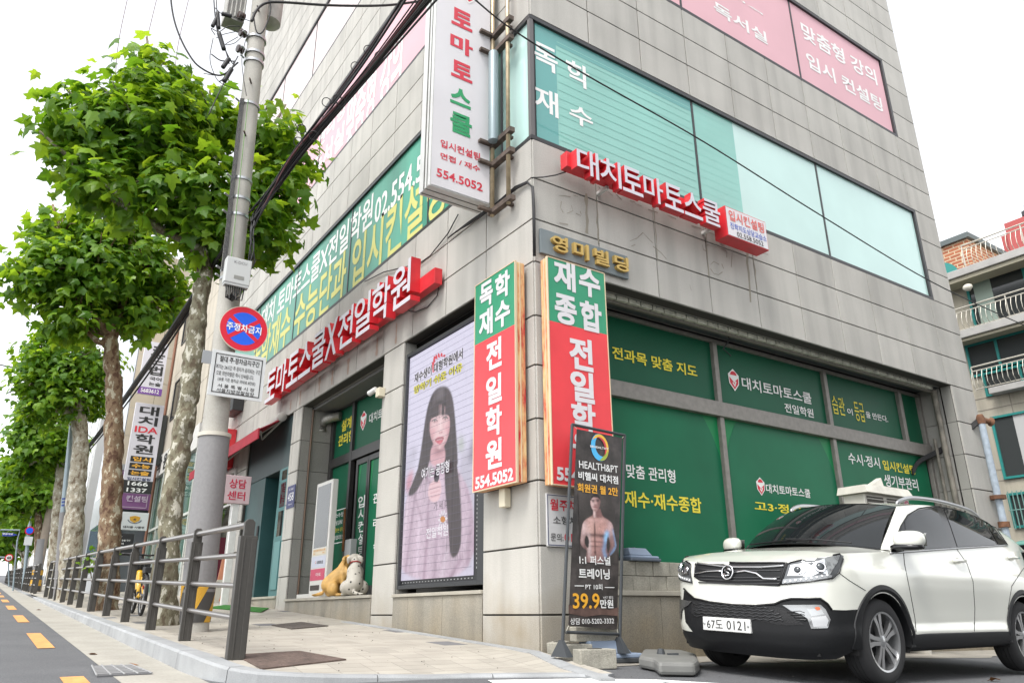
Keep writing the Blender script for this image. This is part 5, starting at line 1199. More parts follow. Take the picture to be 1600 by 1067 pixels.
def tree(base, path, w0, w1, lobes_px, depth, n_cl, per, size, simple, barkm, label, group='plane trees along the kerb'):
    """path: trunk centre line in photo pixels; lobes_px: (x, y, radius px, depth shift) of the crown"""
    XY = base[:2]; t = thing('plane_tree', base, label, 'tree', group)
    fwd = RC[2]; dist = (np.array(base) - CAM) @ fwd; ppm = FPX / dist
    pts = [base - np.array([0, 0, .15])] + [px_at(x, y, XY) for x, y in path]
    mb = MB(); limb(mb, pts, w0 / 2 / ppm, w1 / 2 / ppm, 14); tr = mb.build('trunk', barkm, t, smooth=True); lumpy(tr, .28, .09 if dist < 20 else .06)
    lobes = []
    for (x, y, r, dy) in lobes_px: p = px_at(x, y, (XY[0], XY[1] + dy)); lobes.append((p, r / ppm))
    top = pts[-1]
    mb = MB()
    for c, r in lobes:
        a = np.array(pts[-2]) * .4 + np.array(top) * .6 + rng.normal(0, .05, 3); mid = (a + c) / 2 + np.array([0, 0, -.15]) + rng.normal(0, .12, 3); limb(mb, [a, mid, np.array(c), np.array(c) + (np.array(c) - mid) * .5], w1 / 2 / ppm * .62, w1 / 2 / ppm * .16, 8)
        for _ in range(5):
            d = rng.normal(0, 1, 3); d /= np.linalg.norm(d); limb(mb, [np.array(c) * .9 + mid * .1, np.array(c) + d * r * .5 + [0, 0, .05], np.array(c) + d * r * .92], w1 / 2 / ppm * .2, .008, 6)
    mb.build('branches', barkm, t, smooth=True)
    v, f = crown(lobes, n_cl, per, size, simple); mb = MB(); mb.v = v; mb.f = f; mb.build('crown', leaf_m, t)
    return t
def base_on(px, X, guess=20.):
    lo, hi = 1., 200.
    for _ in range(60):
        m_ = (lo + hi) / 2; p = np.array([X, m_, gz_walk(X, m_)]); q = RC @ (p - CAM); x = q[0] / q[2] * FPX + 800
        if x > px: lo = m_
        else: hi = m_
    return p
b1 = px_ground(258, 976)
tree(b1, [(258, 900), (267, 800), (278, 720), (290, 650), (297, 600), (303, 550), (312, 480), (318, 430), (322, 370)], 42, 27,
     [(222, 215, 122, .2), (150, 195, 72, .1), (240, 125, 66, .3), (330, 190, 80, .6), (300, 300, 95, -.1), (180, 300, 70, -.2), (420, 210, 62, .5), (425, 305, 70, .3), (405, 370, 50, .2), (340, 380, 62, .0), (462, 250, 38, .4), (112, 250, 34, 0)],
     12, 640, 7, .27, False, bark_a, 'nearest plane tree, blotchy trunk right behind the concrete pole')
b2 = base_on(166, -2.62)
tree(b2, [(168, 900), (172, 820), (176, 740), (178, 660), (178, 600), (174, 560), (172, 500)], 38, 22,
     [(150, 430, 82, 0), (80, 425, 62, 0), (230, 420, 66, .3), (150, 365, 58, .2), (95, 360, 45, .2), (210, 490, 50, .2), (120, 500, 48, -.2), (265, 470, 34, .4), (55, 450, 38, 0), (205, 360, 44, .4)],
     14, 560, 7, .275, True, bark_b, 'plane tree with brown flaking bark, second from the concrete pole')
b3 = base_on(107, -2.62)
tree(b3, [(112, 850), (117, 800), (121, 750), (126, 700), (124, 660), (118, 620)], 34, 22,
     [(100, 580, 55, 0), (65, 560, 40, 0), (130, 620, 45, 0), (70, 630, 42, 0), (150, 570, 40, 0), (50, 600, 30, 0), (100, 530, 40, 0)],
     18, 420, 7, .26, True, bark_c, 'pale barked plane tree between the brown one and the street lamp')
b4 = base_on(82, -2.62)
tree(b4, [(88, 830), (92, 770), (96, 720), (98, 680)], 20, 13, [(70, 690, 42, 0), (40, 690, 30, 0), (100, 700, 36, 0), (60, 650, 34, 0), (40, 730, 30, 0)], 24, 330, 7, .3, True, bark_c, 'plane tree partly hidden behind the blue-banded street lamp')
b5 = base_on(58, -2.62)
tree(b5, [(60, 860), (60, 810), (56, 790)], 14, 9, [(45, 770, 34, 0), (20, 760, 28, 0), (65, 780, 28, 0), (30, 735, 26, 0), (80, 740, 28, 0), (10, 790, 24, 0)], 30, 330, 6, .36, True, bark_b, 'plane tree near the round blue no-parking sign down the street')
for (px, lob, lab) in ((36, [(30, 820, 24, 0), (12, 815, 20, 0), (48, 815, 20, 0), (55, 840, 14, 0)], 'small looking far plane tree behind the blue street name sign'),
                  (22, [(12, 850, 18, 0), (30, 850, 16, 0), (0, 845, 18, 0)], 'farthest plane tree, at the left end of the street')):
    bb = base_on(px, -2.62); tree(bb, [(px + 1, 885), (px + 2, 860)], 9, 6, lob, 40, 220, 6, .5, True, bark_c, lab)
# ------------------------------------------------------------------ utility pole
pole_c = mat('pole_concrete', (.40, .385, .345), .85, noise=[(60, .08), (2.5, .12)], streak=.12)
sleeve_m = mat('grey_sleeve', (.21, .205, .205), .6, noise=[(30, .06)])
pb = px_ground(303, 986); ptop = px_at(404, 30, pb[:2]); pdir = (ptop - pb) / np.linalg.norm(ptop - pb)
def on_pole(px, py):
    q = px_at(px, py, pb[:2]); s = (q[2] - pb[2]) / pdir[2]; return pb + pdir * s
t = thing('utility_pole', pb, 'tall concrete utility pole with grey sleeve carrying the no-parking signs', 'pole')
mb = MB(); top = pb + pdir * 12.2; mb.tube([pb - pdir * .3, pb + pdir * 3, top], [.172, .158, .118], 28); mb.build('shaft', pole_c, t, smooth='auto')
s0, s1 = on_pole(303, 925), on_pole(325, 682)
mb = MB(); mb.tube([s0, s1], [.20, .196], 28); mb.build('sleeve', sleeve_m, t, smooth='auto')
mb = MB(); mb.lathe(s1 - pdir * .01, pdir, [(0, .19), (0, .212), (.05, .212), (.06, .165)], 28); mb.build('collar', mat('collar_cream', (.52, .49, .42), .6), t, smooth='auto')
z0_, z1_ = on_pole(300, 972), on_pole(303, 912)
mb = MB(); mb.tube([z0_, z1_], [.181, .203], 28); mb.build('warning_band', mat('band_black', (.06, .058, .055), .6), t, smooth='auto')
mb = MB(); Hh = np.linalg.norm(z1_ - z0_); u0 = np.array([1., 0, 0]); w0 = np.cross(pdir, u0)
for k in range(4):            # slanting yellow bars
    mb = MB(); a0 = k * math.pi / 2 + .35; n = 10; P = []
    for i in range(n + 1):
        fr = i / n; rr = .1835 + .022 * fr
        for da in (0, .62):
            a = a0 + fr * 1.1 + da; P.append(z0_ + pdir * Hh * fr + (u0 * math.cos(a) + w0 * math.sin(a)) * rr)
    # finer strip across
    for i in range(n):
        row = []
        for j in range(5):
            a = a0 + (i / n) * 1.1 + .62 * j / 4; b = a0 + ((i + 1) / n) * 1.1 + .62 * j / 4; r0 = .1845 + .022 * i / n; r1 = .1845 + .022 * (i + 1) / n
            row.append((z0_ + pdir * Hh * i / n + (u0 * math.cos(a) + w0 * math.sin(a)) * r0, z0_ + pdir * Hh * (i + 1) / n + (u0 * math.cos(b) + w0 * math.sin(b)) * r1))
        for j in range(4): mb.quad(row[j][0], row[j + 1][0], row[j + 1][1], row[j][1])
    mb.build('warning_stripe', mat('warning_yellow', (.58, .32, .03), .6), t)
band_m = mat('steel_band', (.40, .41, .42), .35, .8)
for (px, py) in ((392, 62), (387, 85), (384, 98), (376, 165), (363, 282), (360, 312), (357, 338), (352, 425), (349, 437)):
    p = on_pole(px, py); mb = MB(); mb.lathe(p, pdir, [(-.02, .15), (-.02, .158), (.02, .158), (.02, .15)], 24); mb.tube([p + (-.17, -.06, 0), p + (-.24, -.10, .01)], .015, 6); mb.build('steel_strap', band_m, t, smooth='auto')
wire_k = mat('cable_black', (.012, .012, .013), .55)
n_side = np.array([-.55, -.83, 0])      # towards the viewer
mb = MB()
for k in range(4):            # conduits strapped to the shaft
    o = n_side * .165 + np.array([-.075 + k * .014, 0.022 - k * .010, 0]); mb.tube([on_pole(384, 165) + o, on_pole(374, 240) + o * 1.02, on_pole(363, 300) + o * 1.02, on_pole(355, 360) + o, on_pole(350, 430) + o], .008, 5)
mb.build('strapped_cables', wire_k, t)
mb = MB(); o = n_side * .17 + np.array([.03, -.02, 0]); mb.tube([on_pole(384, 165) + o, on_pole(363, 300) + o, on_pole(352, 410) + o], .006, 5); mb.build('earth_wire', mat('green_wire', (.10, .25, .05), .5), t)
for (px, py) in ((396, 140), (391, 222), (395, 25)):
    p = on_pole(px, py) + n_side * .15 + np.array([.05, 0, 0]); mb = MB(); mb.tube([p, p + n_side * .1 + np.array([0, 0, .03])], .014, 6); mb.build('step_bolt', rp, t)
# transformer at the top
p = on_pole(404, 20) + np.array([.26, .30, .32])
tb = MB(); tb.lathe(p + np.array([-.02, 0, -.25]), (0, 0, 1), [(0, .08), (.06, .19), (.9, .2), (.96, .16)], 22); tb.build('transformer', mat('transformer_grey', (.33, .32, .29), .6, noise=[(6, .2)]), t, smooth='auto')
p = on_pole(404, 20) + np.array([-.36, .18, .0])
tb = MB(); tb.box(tuple(p + (-.14, -.12, -.28)), tuple(p + (.16, .16, .6)));
for i in range(5): tb.box(tuple(p + (-.14 + i * .065, -.16, -.24)), tuple(p + (-.115 + i * .065, -.12, .5)))
tb.build('switch_box', mat('switch_grey', (.36, .35, .32), .6, noise=[(7, .2)]), t, bevel=.01)
for (px, py) in ((377, 57), (373, 82), (375, 30)):
    p = px_at(px, py, pb[:2]) + n_side * .1; mb = MB(); mb.lathe(p, (.8, .2, .1), [(0, .02), (.01, .06), (.04, .07), (.05, .03), (.07, .03), (.08, .065), (.11, .06), (.12, .02)], 14); mb.build('insulator', mat('porcelain_brown', (.07, .05, .045), .25), t, smooth='auto')
# tangle of leads beside the pole
def wire(P, r, name, m, parent, n=5): 
    mb = MB(); mb.tube(catmull(P, 8), r, n); return mb.build(name, m, parent, smooth=True)
def PP(*L, off=0.): return [px_at(x, y, (pb[0], pb[1] - .25 + off)) for x, y in L]
for L, r in (([(334, 0), (336, 25), (341, 55), (352, 78), (358, 100)], .010), ([(338, 0), (340, 40), (345, 62), (362, 98), (366, 95)], .008), ([(375, 42), (356, 42), (342, 50), (330, 45), (336, 55)], .007), ([(378, 48), (350, 54), (338, 60)], .006), ([(372, 58), (352, 70), (366, 68), (378, 58)], .006),
             ([(333, 60), (328, 90), (333, 112), (345, 130), (378, 142)], .006), ([(330, 85), (345, 95), (366, 98), (350, 122), (343, 128)], .010), ([(372, 88), (356, 118), (340, 150), (326, 180)], .009), ([(384, 62), (378, 90), (380, 120), (385, 150)], .006), ([(335, 12), (350, 24), (380, 30), (392, 34)], .006), ([(318, 115), (335, 118), (350, 116), (372, 98)], .006)):
    wire(PP(*L), r, 'lead', wire_k, t)
for (a, b, r) in (((346, 22), (362, 26), .035), ((332, 42), (340, 26), .03), ((340, 20), (342, 45), .03), ((342, 52), (350, 78), .035), ((348, 106), (358, 92), .035), ((350, 128), (362, 108), .035)):
    wire(PP(a, b), r, 'cable_joint', wire_k, t, 7)
wire(PP((395, 20), (401, 50), (412, 48), (423, 15), (416, -12)), .012, 'lead', wire_k, t); wire(PP((393, 34), (400, 18), (414, 6), (440, 4), (520, 9), (600, 9), (660, 2)), .022, 'service_cable', wire_k, t, 8)
# the thick loop of cable at upper left and the thin aerial wires
def aerial(name, P, r, label, group='overhead wires', m=wire_k):
    o = wire(P, r, name, m, None); tag(o, label, 'cable', group); return o
aerial('overhead_cable', PP((266, -30), (268, 10), (276, 45), (292, 80), (312, 105), (345, 118), (372, 98)), .014, 'thick black cable loop hanging left of the pole top', None)
pink = mat('wire_reddish', (.10, .03, .035), .5)
for (x0, x1, y1, lab) in ((201, 186, 62, 'leftmost thin wire rising out of the nearest tree'), (247, 228, 72, 'middle thin wire rising out of the nearest tree'), (297, 278, 72, 'thin wire rising from the nearest tree beside the thick cable loop')):
    aerial('overhead_wire', [px_at(x0, -10, (-3.2, 12)), px_at(x1, y1, (-3.2, 12)), px_at(x1 - 6, y1 + 60, (-3.2, 12))], .008, lab, 'overhead wires', pink)
aerial('overhead_wire', [px_at(-30, 563, (-8, 30)), px_at(10, 572, (-6, 28)), px_at(36, 577, (-5, 27))], .03, 'short dark wire reaching the street trees at the far left', 'overhead wires')
# big bundle towards the upper right
bun = thing('cable_bundle', on_pole(392, 340), 'heavy bundle of black cables rising from the pole over the street corner', 'cable')
A0 = on_pole(390, 345) + np.array([.2, -.2, 0]); E0 = px_at(690, -40, (-1.7, -1.2))
for k in range(15):
    j = rng.normal(0, 1, 3) * .055; wv = rng.normal(0, .02, 3)
    mid1 = px_at(470, 235, A0[:2] * .75 + E0[:2] * .25) + j * .55 + wv; mid2 = px_at(560, 128, A0[:2] * .5 + E0[:2] * .5) + j * .9; mid3 = px_at(625, 45, A0[:2] * .25 + E0[:2] * .75) + j * 1.4
    A1 = A0 + rng.normal(0, .05, 3) * np.array([1, 1, 2.5]); low = [A1 + np.array([-.02, 0, -.25]), A1] if k % 3 == 0 else [A1]
    wire(low + [px_at(425, 300, A0[:2] * .9 + E0[:2] * .1) + j * .5, mid1, mid2, mid3, E0 + j * 2], rng.uniform(.008, .016) if k else .02, 'cable', pink if k == 4 else wire_k, bun)
for (px, py) in ((575, 78), (592, 88), (555, 104), (527, 155), (510, 160), (533, 160), (471, 202), (490, 212), (466, 222)):
    p = px_at(px, py, A0[:2] * .5 + E0[:2] * .5); mb = MB(); mb.ring(p, (.4, .7, .5), .055, .006, 18, 5); mb.build('hanger_ring', wire_k, bun)
for k in range(4):
    wire([A0 + rng.normal(0, .03, 3), px_at(398, 380 + 8 * k, pb[:2]) + n_side * .25 + rng.normal(0, .03, 3), px_at(404 - 6 * k, 420 + 6 * k, pb[:2]) + n_side * .2, px_at(386 - 4 * k, 440, pb[:2]) + n_side * .19], .010, 'drop_lead', wire_k, bun)
# bundle to the next pole down the street
p2 = base_on(53, -2.75); 
bun2 = thing('cable_bundle', on_pole(384, 350), 'black cable bundle running behind the tree trunks to the brown pole', 'cable')
Bz = px_at(92, 742, p2[:2])
for k in range(9):
    j = rng.normal(0, .05, 3); A = on_pole(384, 350) + rng.normal(0, .04, 3) + np.array([.1, .15, 0]); sag = [0, .35, .5, .38, 0]
    wire([A * (1 - f) + Bz * f - np.array([0, 0, sag[i] * 1.3]) + j * (1 if 0 < i < 4 else .4) for i, f in enumerate((0, .22, .5, .75, 1))], rng.uniform(.012, .022), 'cable', wire_k, bun2)
# long thin wire across the facade
aerial('overhead_wire', [px_Y(735, -6, -.55), px_Y(800, 46, -.55), px_Y(915, 117, -.55), px_Y(1100, 222, -.55), px_Y(1280, 335, -.55), px_Y(1455, 440, -.55), px_Y(1600, 508, -.55), px_Y(1690, 545, -.55)], .011, 'long thin black wire crossing in front of the granite facade', 'overhead wires')
# ------------------------------------------------------------------ signs on the pole
SP = PL((pb[0], pb[1] - .24, 0), (1, 0, 0), (0, -1, 0))
t = thing('no_parking_sign', SP.pt(*SP.ab(381, 514)), 'round red and blue no-parking disc on the concrete pole', 'road sign')
ca, cb_ = SP.ab(381, 514); Rr = (SP.ab(419, 514)[0] - SP.ab(343, 514)[0]) / 2
def disc(pl, a, b, r, d0, d1, n=48): mb = MB(); mb.lathe(pl.pt(a, b, d0), pl.n, [(0, r * .99), (0, r), (d1 - d0, r)], n); return mb
disc(SP, ca, cb_, Rr * 1.02, -.01, .008).build('disc_back', mat('cream_edge', (.58, .52, .42), .5), t, smooth='auto')
disc(SP, ca, cb_, Rr * .985, .008, .010).build('red_ring', mat('road_red', (.62, .012, .035), .35), t)
blue = mat('road_blue', (.012, .11, .72), .35)
disc(SP, ca, cb_, Rr * .73, .010, .012).build('blue_field', blue, t)
mb = MB()
for s in (1, -1):
    th = math.radians(38) * s; ux, uy = math.cos(th), math.sin(th); w = Rr * .085; L_ = Rr * .76
    SP.poly(mb, [(ca + ux * L_ - uy * w, cb_ + uy * L_ + ux * w), (ca - ux * L_ - uy * w, cb_ - uy * L_ + ux * w), (ca - ux * L_ + uy * w, cb_ - uy * L_ - ux * w), (ca + ux * L_ + uy * w, cb_ + uy * L_ - ux * w)], .0135 + .0008 * s)
mb.build('cross_bar', MATS['road_red'], t)
lettering(t, white_ink, SP, [('주정차금지', (ca - Rr * .73, cb_ + Rr * .19, ca + Rr * .73, cb_ - Rr * .16))], .016, bold=.02, px=False)
t = thing('notice_sign', SP.pt(*SP.ab(370, 590)), 'white rectangular no-stopping notice below the round sign', 'road sign')
a0, b1 = SP.ab(333, 545); a1, b0 = SP.ab(409, 628)
sgn_face = mat('notice_white', (.60, .62, .62), .4, noise=[(2, .04)])
mb = MB(); SP.box(mb, a0, b0, a1, b1, -.012, .0); mb.build('board', sgn_face, t, bevel=.003)
mb = MB(); e = .045
for (p, q, r_, s_) in ((a0 + e, b1 - e - .012, a1 - e, b1 - e), (a0 + e, b0 + e, a1 - e, b0 + e + .012), (a0 + e, b0 + e + .012, a0 + e + .012, b1 - e - .012), (a1 - e - .012, b0 + e + .012, a1 - e, b1 - e - .012)): SP.quad(mb, p, q, r_, s_, .004)
mb.build('border_line', black_ink, t)
w = a1 - a0; h = b1 - b0
for s, f0, f1, y0, y1, bd in (('절대 주·정차금지구간', .14, .88, .12, .25, .02), ('여기는 24시간 주·정차가 금지되는 구간', .09, .91, .31, .41, .008), ('으로 위반차량은 즉시 단속됩니다.', .11, .80, .45, .55, .008), ('(승용 기준 범칙금 과태료 8만원)', .15, .84, .59, .68, .008), ('서 울 특 별 시 장', .16, .84, .73, .81, .012), ('서울지방경찰청장', .15, .84, .83, .91, .012)):
    lettering(t, black_ink, SP, [(s, (a0 + w * f0, b1 - h * y0, a0 + w * f1, b1 - h * y1))], .005, bold=bd, px=False)
mb = MB()
for b in (b1 - .12,): SP.box(mb, a0 - .12, b - .09, a0 + .02, b + .09, -.03, -.014); 
mb.box(tuple(np.array([pb[0] - .05, pb[1] - .222, b1 - .2])), tuple(np.array([pb[0] + .05, pb[1] - .1, b1 + .0]))); mb.build('bracket', band_m, t)
# meter box on the pole
t = thing('meter_box', SP.pt(*SP.ab(367, 430)), 'pale grey data box marked K-DCU strapped to the concrete pole', 'box')
a0, b1 = SP.ab(352, 404); a1, b0 = SP.ab(386, 452)
mb = MB(); SP.box(mb, a0, b0, a1, b1, -.02, .12); mb.build('case', mat('case_grey', (.50, .51, .50), .45), t, bevel=.012)
w = a1 - a0; h = b1 - b0
lettering(t, mat('grey_letters', (.12, .12, .13), .5), SP, [('K-DCU', (a0 + w * .3, b1 - h * .13, a1 - w * .2, b1 - h * .23))], .123, bold=.0, px=False)
mb = MB(); SP.quad(mb, a0 + w * .35, b0 + h * .17, a0 + w * .75, b0 + h * .31, .123); mb.build('label_plate', mat('label_grey', (.24, .24, .22), .5), t)
mb = MB(); SP.box(mb, a0 + .01, b0 - .03, a1 - .01, b0 + .0, .0, .11); mb.build('base_lip', MATS['case_grey'], t)
mb = MB()
for k in range(9): mb.tube([SP.pt(a0 + w * (.12 + .09 * k), b0 - .02, .06), SP.pt(a0 + w * (.15 + .08 * k), b0 - .12 - .05 * (k % 3), .08), SP.pt(a0 + w * (.2 + .05 * k), b0 - .2, .03), SP.pt(a0 + w * .5, b0 - .1 - .1 * (k % 2), -.05)], .010, 5)
mb.build('cable_tail', wire_k, t)
# ------------------------------------------------------------------ guard fences
fence_m = mat('fence_brown_grey', (.060, .056, .050), .5, .2, noise=[(30, .06)]); rail_m = mat('rail_metal', (.27, .255, .245), .32, .75)
FX = -2.93
def fence(ys, label, first=False, detail=True):
    t = thing('guard_fence', (FX, ys[0], gz_walk(FX, ys[0])), label, 'fence', 'pedestrian guard fences along the kerb'); Hf = 1.1
    for i, y in enumerate(ys):
        z = gz_walk(FX, y); big = (first and i == 0); wx, wy = (.075, .04) if big else (.058, .028); mb = MB()
        mb.box((FX - wx, y - wy, z - .05), (FX + wx, y + wy, z + Hf - .10))
        if detail: mb.box((FX - wx * .55, y - wy - .006, z), (FX - wx * .35, y - wy + .001, z + Hf - .12)); mb.box((FX + wx * .3, y - wy - .006, z), (FX + wx * .9, y - wy + .001, z + Hf - .12))
        mb.prism([(FX - .045, y - wy * .6, z + Hf - .11), (FX - .045, y - wy * .6, z + Hf + .02), (FX - .02, y - wy * .6, z + Hf + .045), (FX + .02, y - wy * .6, z + Hf + .045), (FX + .045, y - wy * .6, z + Hf + .02), (FX + .045, y - wy * .6, z + Hf - .11)], (0, wy * 1.2, 0))
        mb.build('post', fence_m, t, bevel=.005 if detail else 0)
    for fr, r in ((1.0, .030), (.765, .024), (.53, .024), (.29, .024)):
        mb = MB(); mb.tube([(FX - .0, y, gz_walk(FX, y) + Hf * fr - .0) for y in (ys[0], ys[-1])], r, 12); mb.build('rail', rail_m, t, smooth='auto')
fence([.32, 2.3, 4.3, 6.4, 8.5, 10.6], 'nearest guard fence, grey posts with four rails by the concrete pole', True)
fence(list(np.arange(10.78, 24.0, 2.1)), 'guard fence behind the nearest one, in front of the pale tree', detail=False)
fence(list(np.arange(29.4, 44.5, 2.1)), 'guard fence beyond the gap with yellow striped pole', detail=False)
fence(list(np.arange(46, 74, 2.3)), 'farthest guard fence at the left end of the kerb', detail=False)
# ------------------------------------------------------------------ other poles along the kerb
t = thing('utility_pole', p2, 'brownish far pole with grey sleeve and yellow stripes at the fence gap', 'pole')
q1 = px_at(66, 842, p2[:2]); q2 = px_at(88, 745, p2[:2]); dd2 = (q2 - p2) / np.linalg.norm(q2 - p2); ppm2 = FPX / ((p2 - CAM) @ RC[2])
mb = MB(); mb.tube([p2, p2 + dd2 * 10.5], [6.5 / ppm2, 4.6 / ppm2], 18); mb.build('shaft', mat('brown_concrete', (.30, .25, .20), .85, noise=[(3, .1)]), t, smooth='auto')
mb = MB(); mb.tube([p2 + dd2 * .5, q1], [7.2 / ppm2, 7 / ppm2], 18); mb.build('sleeve', sleeve_m, t, smooth='auto')
mb = MB(); mb.tube([p2 + dd2 * .05, p2 + dd2 * .95], [7.6 / ppm2, 7.5 / ppm2], 18); mb.build('warning_band', MATS['band_black'], t, smooth='auto')
mb = MB(); mb.tube([p2 + dd2 * .25, p2 + dd2 * .5], [7.8 / ppm2, 7.8 / ppm2], 18); mb.tube([p2 + dd2 * .7, p2 + dd2 * .9], [7.8 / ppm2, 7.8 / ppm2], 18); mb.build('warning_stripe', MATS['warning_yellow'], t, smooth='auto')
p3 = base_on(90, -2.8); ppm3 = FPX / ((p3 - CAM) @ RC[2])
t = thing('street_lamp', p3, 'blue-grey street lamp post with dark blue bands', 'street lamp')
q = px_at(116, 620, p3[:2]); d3 = (q - p3) / np.linalg.norm(q - p3)
mb = MB(); mb.tube([p3, px_at(99, 800, p3[:2])], [6.5 / ppm3, 5.4 / ppm3], 16); mb.build('sleeve', sleeve_m, t, smooth='auto')
mb = MB(); mb.tube([px_at(99, 800, p3[:2]), px_at(118, 600, p3[:2]), px_at(122, 560, p3[:2])], [4.6 / ppm3, 3.2 / ppm3, 3 / ppm3], 16); mb.build('shaft', mat('lamp_bluegrey', (.26, .32, .35), .4, .3), t, smooth='auto')
for y in (781, 786, 791): mb = MB(); a = px_at(101 + (786 - y) * .1, y, p3[:2]); mb.lathe(a, d3, [(0, 5 / ppm3), (.06, 5 / ppm3)], 16); mb.build('blue_band', mat('band_blue', (.02, .05, .22), .4), t, smooth='auto')
p4 = base_on(36, -2.9); 
t = thing('no_parking_sign', p4, 'small far round blue no-parking sign over a white plate', 'road sign'); ppm4 = FPX / ((p4 - CAM) @ RC[2])
SP4 = PL((p4[0], p4[1], 0), (1, 0, 0), (0, -1, 0)); a, b = SP4.ab(46, 829); r4 = 6.5 / ppm4
disc(SP4, a, b, r4, .1, .13).build('red_ring', MATS['road_red'], t); disc(SP4, a, b, r4 * .74, .13, .15).build('blue_field', blue, t)
a2, b2_ = SP4.ab(39, 838); a3, b3_ = SP4.ab(49, 852); mb = MB(); SP4.box(mb, a2, b3_, a3, b2_, .1, .13); mb.build('board', sgn_face, t)
mb = MB(); mb.tube([p4, px_at(48, 800, p4[:2]), px_at(50, 790, p4[:2])], 2.6 / ppm4, 10); mb.build('shaft', MATS['lamp_bluegrey'], t, smooth='auto')
p5 = base_on(14, -3.2); ppm5 = FPX / ((p5 - CAM) @ RC[2]); SP5 = PL((p5[0], p5[1], 0), (1, 0, 0), (0, -1, 0))
t = thing('speed_limit_sign', p5, 'far round 60 speed limit sign with red rim at the left edge', 'road sign')
a, b = SP5.ab(14, 871); disc(SP5, a, b, 5.6 / ppm5, .0, .05).build('red_ring', MATS['road_red'], t); disc(SP5, a, b, 4.1 / ppm5, .05, .08).build('white_field', white_ink, t)
lettering(t, black_ink, SP5, [('60', (a - 2.6 / ppm5, b + 2.2 / ppm5, a + 2.6 / ppm5, b - 2.2 / ppm5))], .1, px=False, bold=.03)
mb = MB(); mb.tube([p5, px_at(13, 866, p5[:2])], 1.1 / ppm5, 8); mb.tube([SP5.pt(a, b, -.05), SP5.pt(*SP5.ab(-30, 868), -.05)], .05, 8); mb.build('shaft', MATS['lamp_bluegrey'], t)
p6 = base_on(20, -3.4); SP6 = PL((p6[0], p6[1], 0), (1, 0, 0), (0, -1, 0)); ppm6 = FPX / ((p6 - CAM) @ RC[2])
t = thing('street_name_sign', p6, 'blue arrow-ended street name sign at the far left edge', 'road sign')
a0, b1_ = SP6.ab(-20, 831); a1, b0_ = SP6.ab(27, 838); mb = MB(); mb.prism([SP6.pt(a0, b0_), SP6.pt(a1 - .25, b0_), SP6.pt(a1, (b0_ + b1_) / 2), SP6.pt(a1 - .25, b1_), SP6.pt(a0, b1_)], (0, -.08, 0)); mb.build('board', mat('name_blue', (.04, .07, .42), .4), t)
lettering(t, white_ink, SP6, [('영동대로', (*SP6.ab(4, 832), *SP6.ab(20, 836)))], .1, px=False, bold=.02)
mb = MB(); mb.tube([p6, px_at(27, 845, p6[:2]), px_at(31, 828, p6[:2]), px_at(-30, 827, p6[:2])], 1.2 / ppm6, 8); mb.build('shaft', MATS['lamp_bluegrey'], t)
# ================================================================== MAIN-STREET SHOPFRONTS
ED = -.72; E = LF.shift(ED)
dfm = mat('door_frame_dark', (.03, .029, .028), .4, noise=[(9, .1)])
mb = MB(); LF.box(mb, -8.085, .59, -4.20, .632, -.74, .035); mb.build('doorstep', MATS['sill_stone'], RB, bevel=.005)
mb = MB(); LF.box(mb, -8.08, 4.30, -4.2, 4.36, -.72, -.24); mb.build('recess_ceiling', mat('ceiling_grey', (.16, .16, .155), .7), RB)
eL = -8.02; eM = E.ab(557, 665)[0]; eR = -4.24
zT0 = E.ab(592, 705)[1]; zT1 = E.ab(592, 690)[1]; zTop = 4.27
dA, dB = E.ab(562, 760)[0], E.ab(576, 760)[0]; dC = E.ab(581, 755)[0]; dD = dC + (dB - dA)
mb = MB()
E.box(mb, -8.085, .632, eL + .07, 4.3, 0, .09); E.box(mb, eM - .05, .632, eM + .05, 4.3, 0, .09); E.box(mb, eR - .05, .632, -4.2, 4.3, 0, .09)
E.box(mb, eL + .07, zT0, eM - .05, zT1, .002, .085); E.box(mb, eM + .05, zT0, eR - .05, zT1, .002, .085); E.box(mb, eL + .07, zTop, eM - .05, 4.3, .002, .085); E.box(mb, eM + .05, zTop, eR - .05, 4.3, .002, .085)
E.box(mb, eL + .07, .632, eM - .05, .78, .004, .08)
mb.build('door_frame', dfm, RB, bevel=.004)
w = MB(); E.quad(w, eL + .07, zT1, eM - .05, zTop, .03); w.build('window', green_film_dark, RB)
w = MB(); E.quad(w, eM + .05, zT1, eR - .05, zTop, .03); w.build('window', green_film_dark, RB)
w = MB(); E.quad(w, eL + .07, .78, eM - .05, zT0, .03); lo = w.build('window', green_film_dark, RB)
ds = []
for (a, b) in ((dA, dB), (dC, dD)):
    d = MB(); E.box(d, a - .08, .64, a, zT0 - .03, .01, .06); E.box(d, b, .64, b + .08, zT0 - .03, .01, .06); E.box(d, a, zT0 - .13, b, zT0 - .03, .01, .06); E.box(d, a, .64, b, .82, .01, .06)
    do = d.build('door', dfm, RB, bevel=.003); w = MB(); E.quad(w, a, .82, b, zT0 - .13, .03); w.build('pane', green_film, do); w = MB(); E.poly(w, [(a, zT0 - .9), (a + (b - a) * .3, zT0 - .13), (a, zT0 - .13)], .033); w.build('printed_arc', green_film_light, do); ds.append(do)
def vtext(parent, m, pl, s, x0, x1, y0, y1, d, gap=.12, bold=.015):
    n = len(s)
    for i, ch in enumerate(s):
        a = y0 + (y1 - y0) * i / n; b = y0 + (y1 - y0) * (i + 1 - gap) / n; lettering(parent, m, pl, [(ch, (x0, a, x1, b))], d, bold=bold)
vtext(ds[0], white_ink, E, '입시컨설팅', 560, 569.5, 776, 872, .035, .2); vtext(ds[1], white_ink, E, '관리형', 583.5, 592, 771, 888, .035, .66)
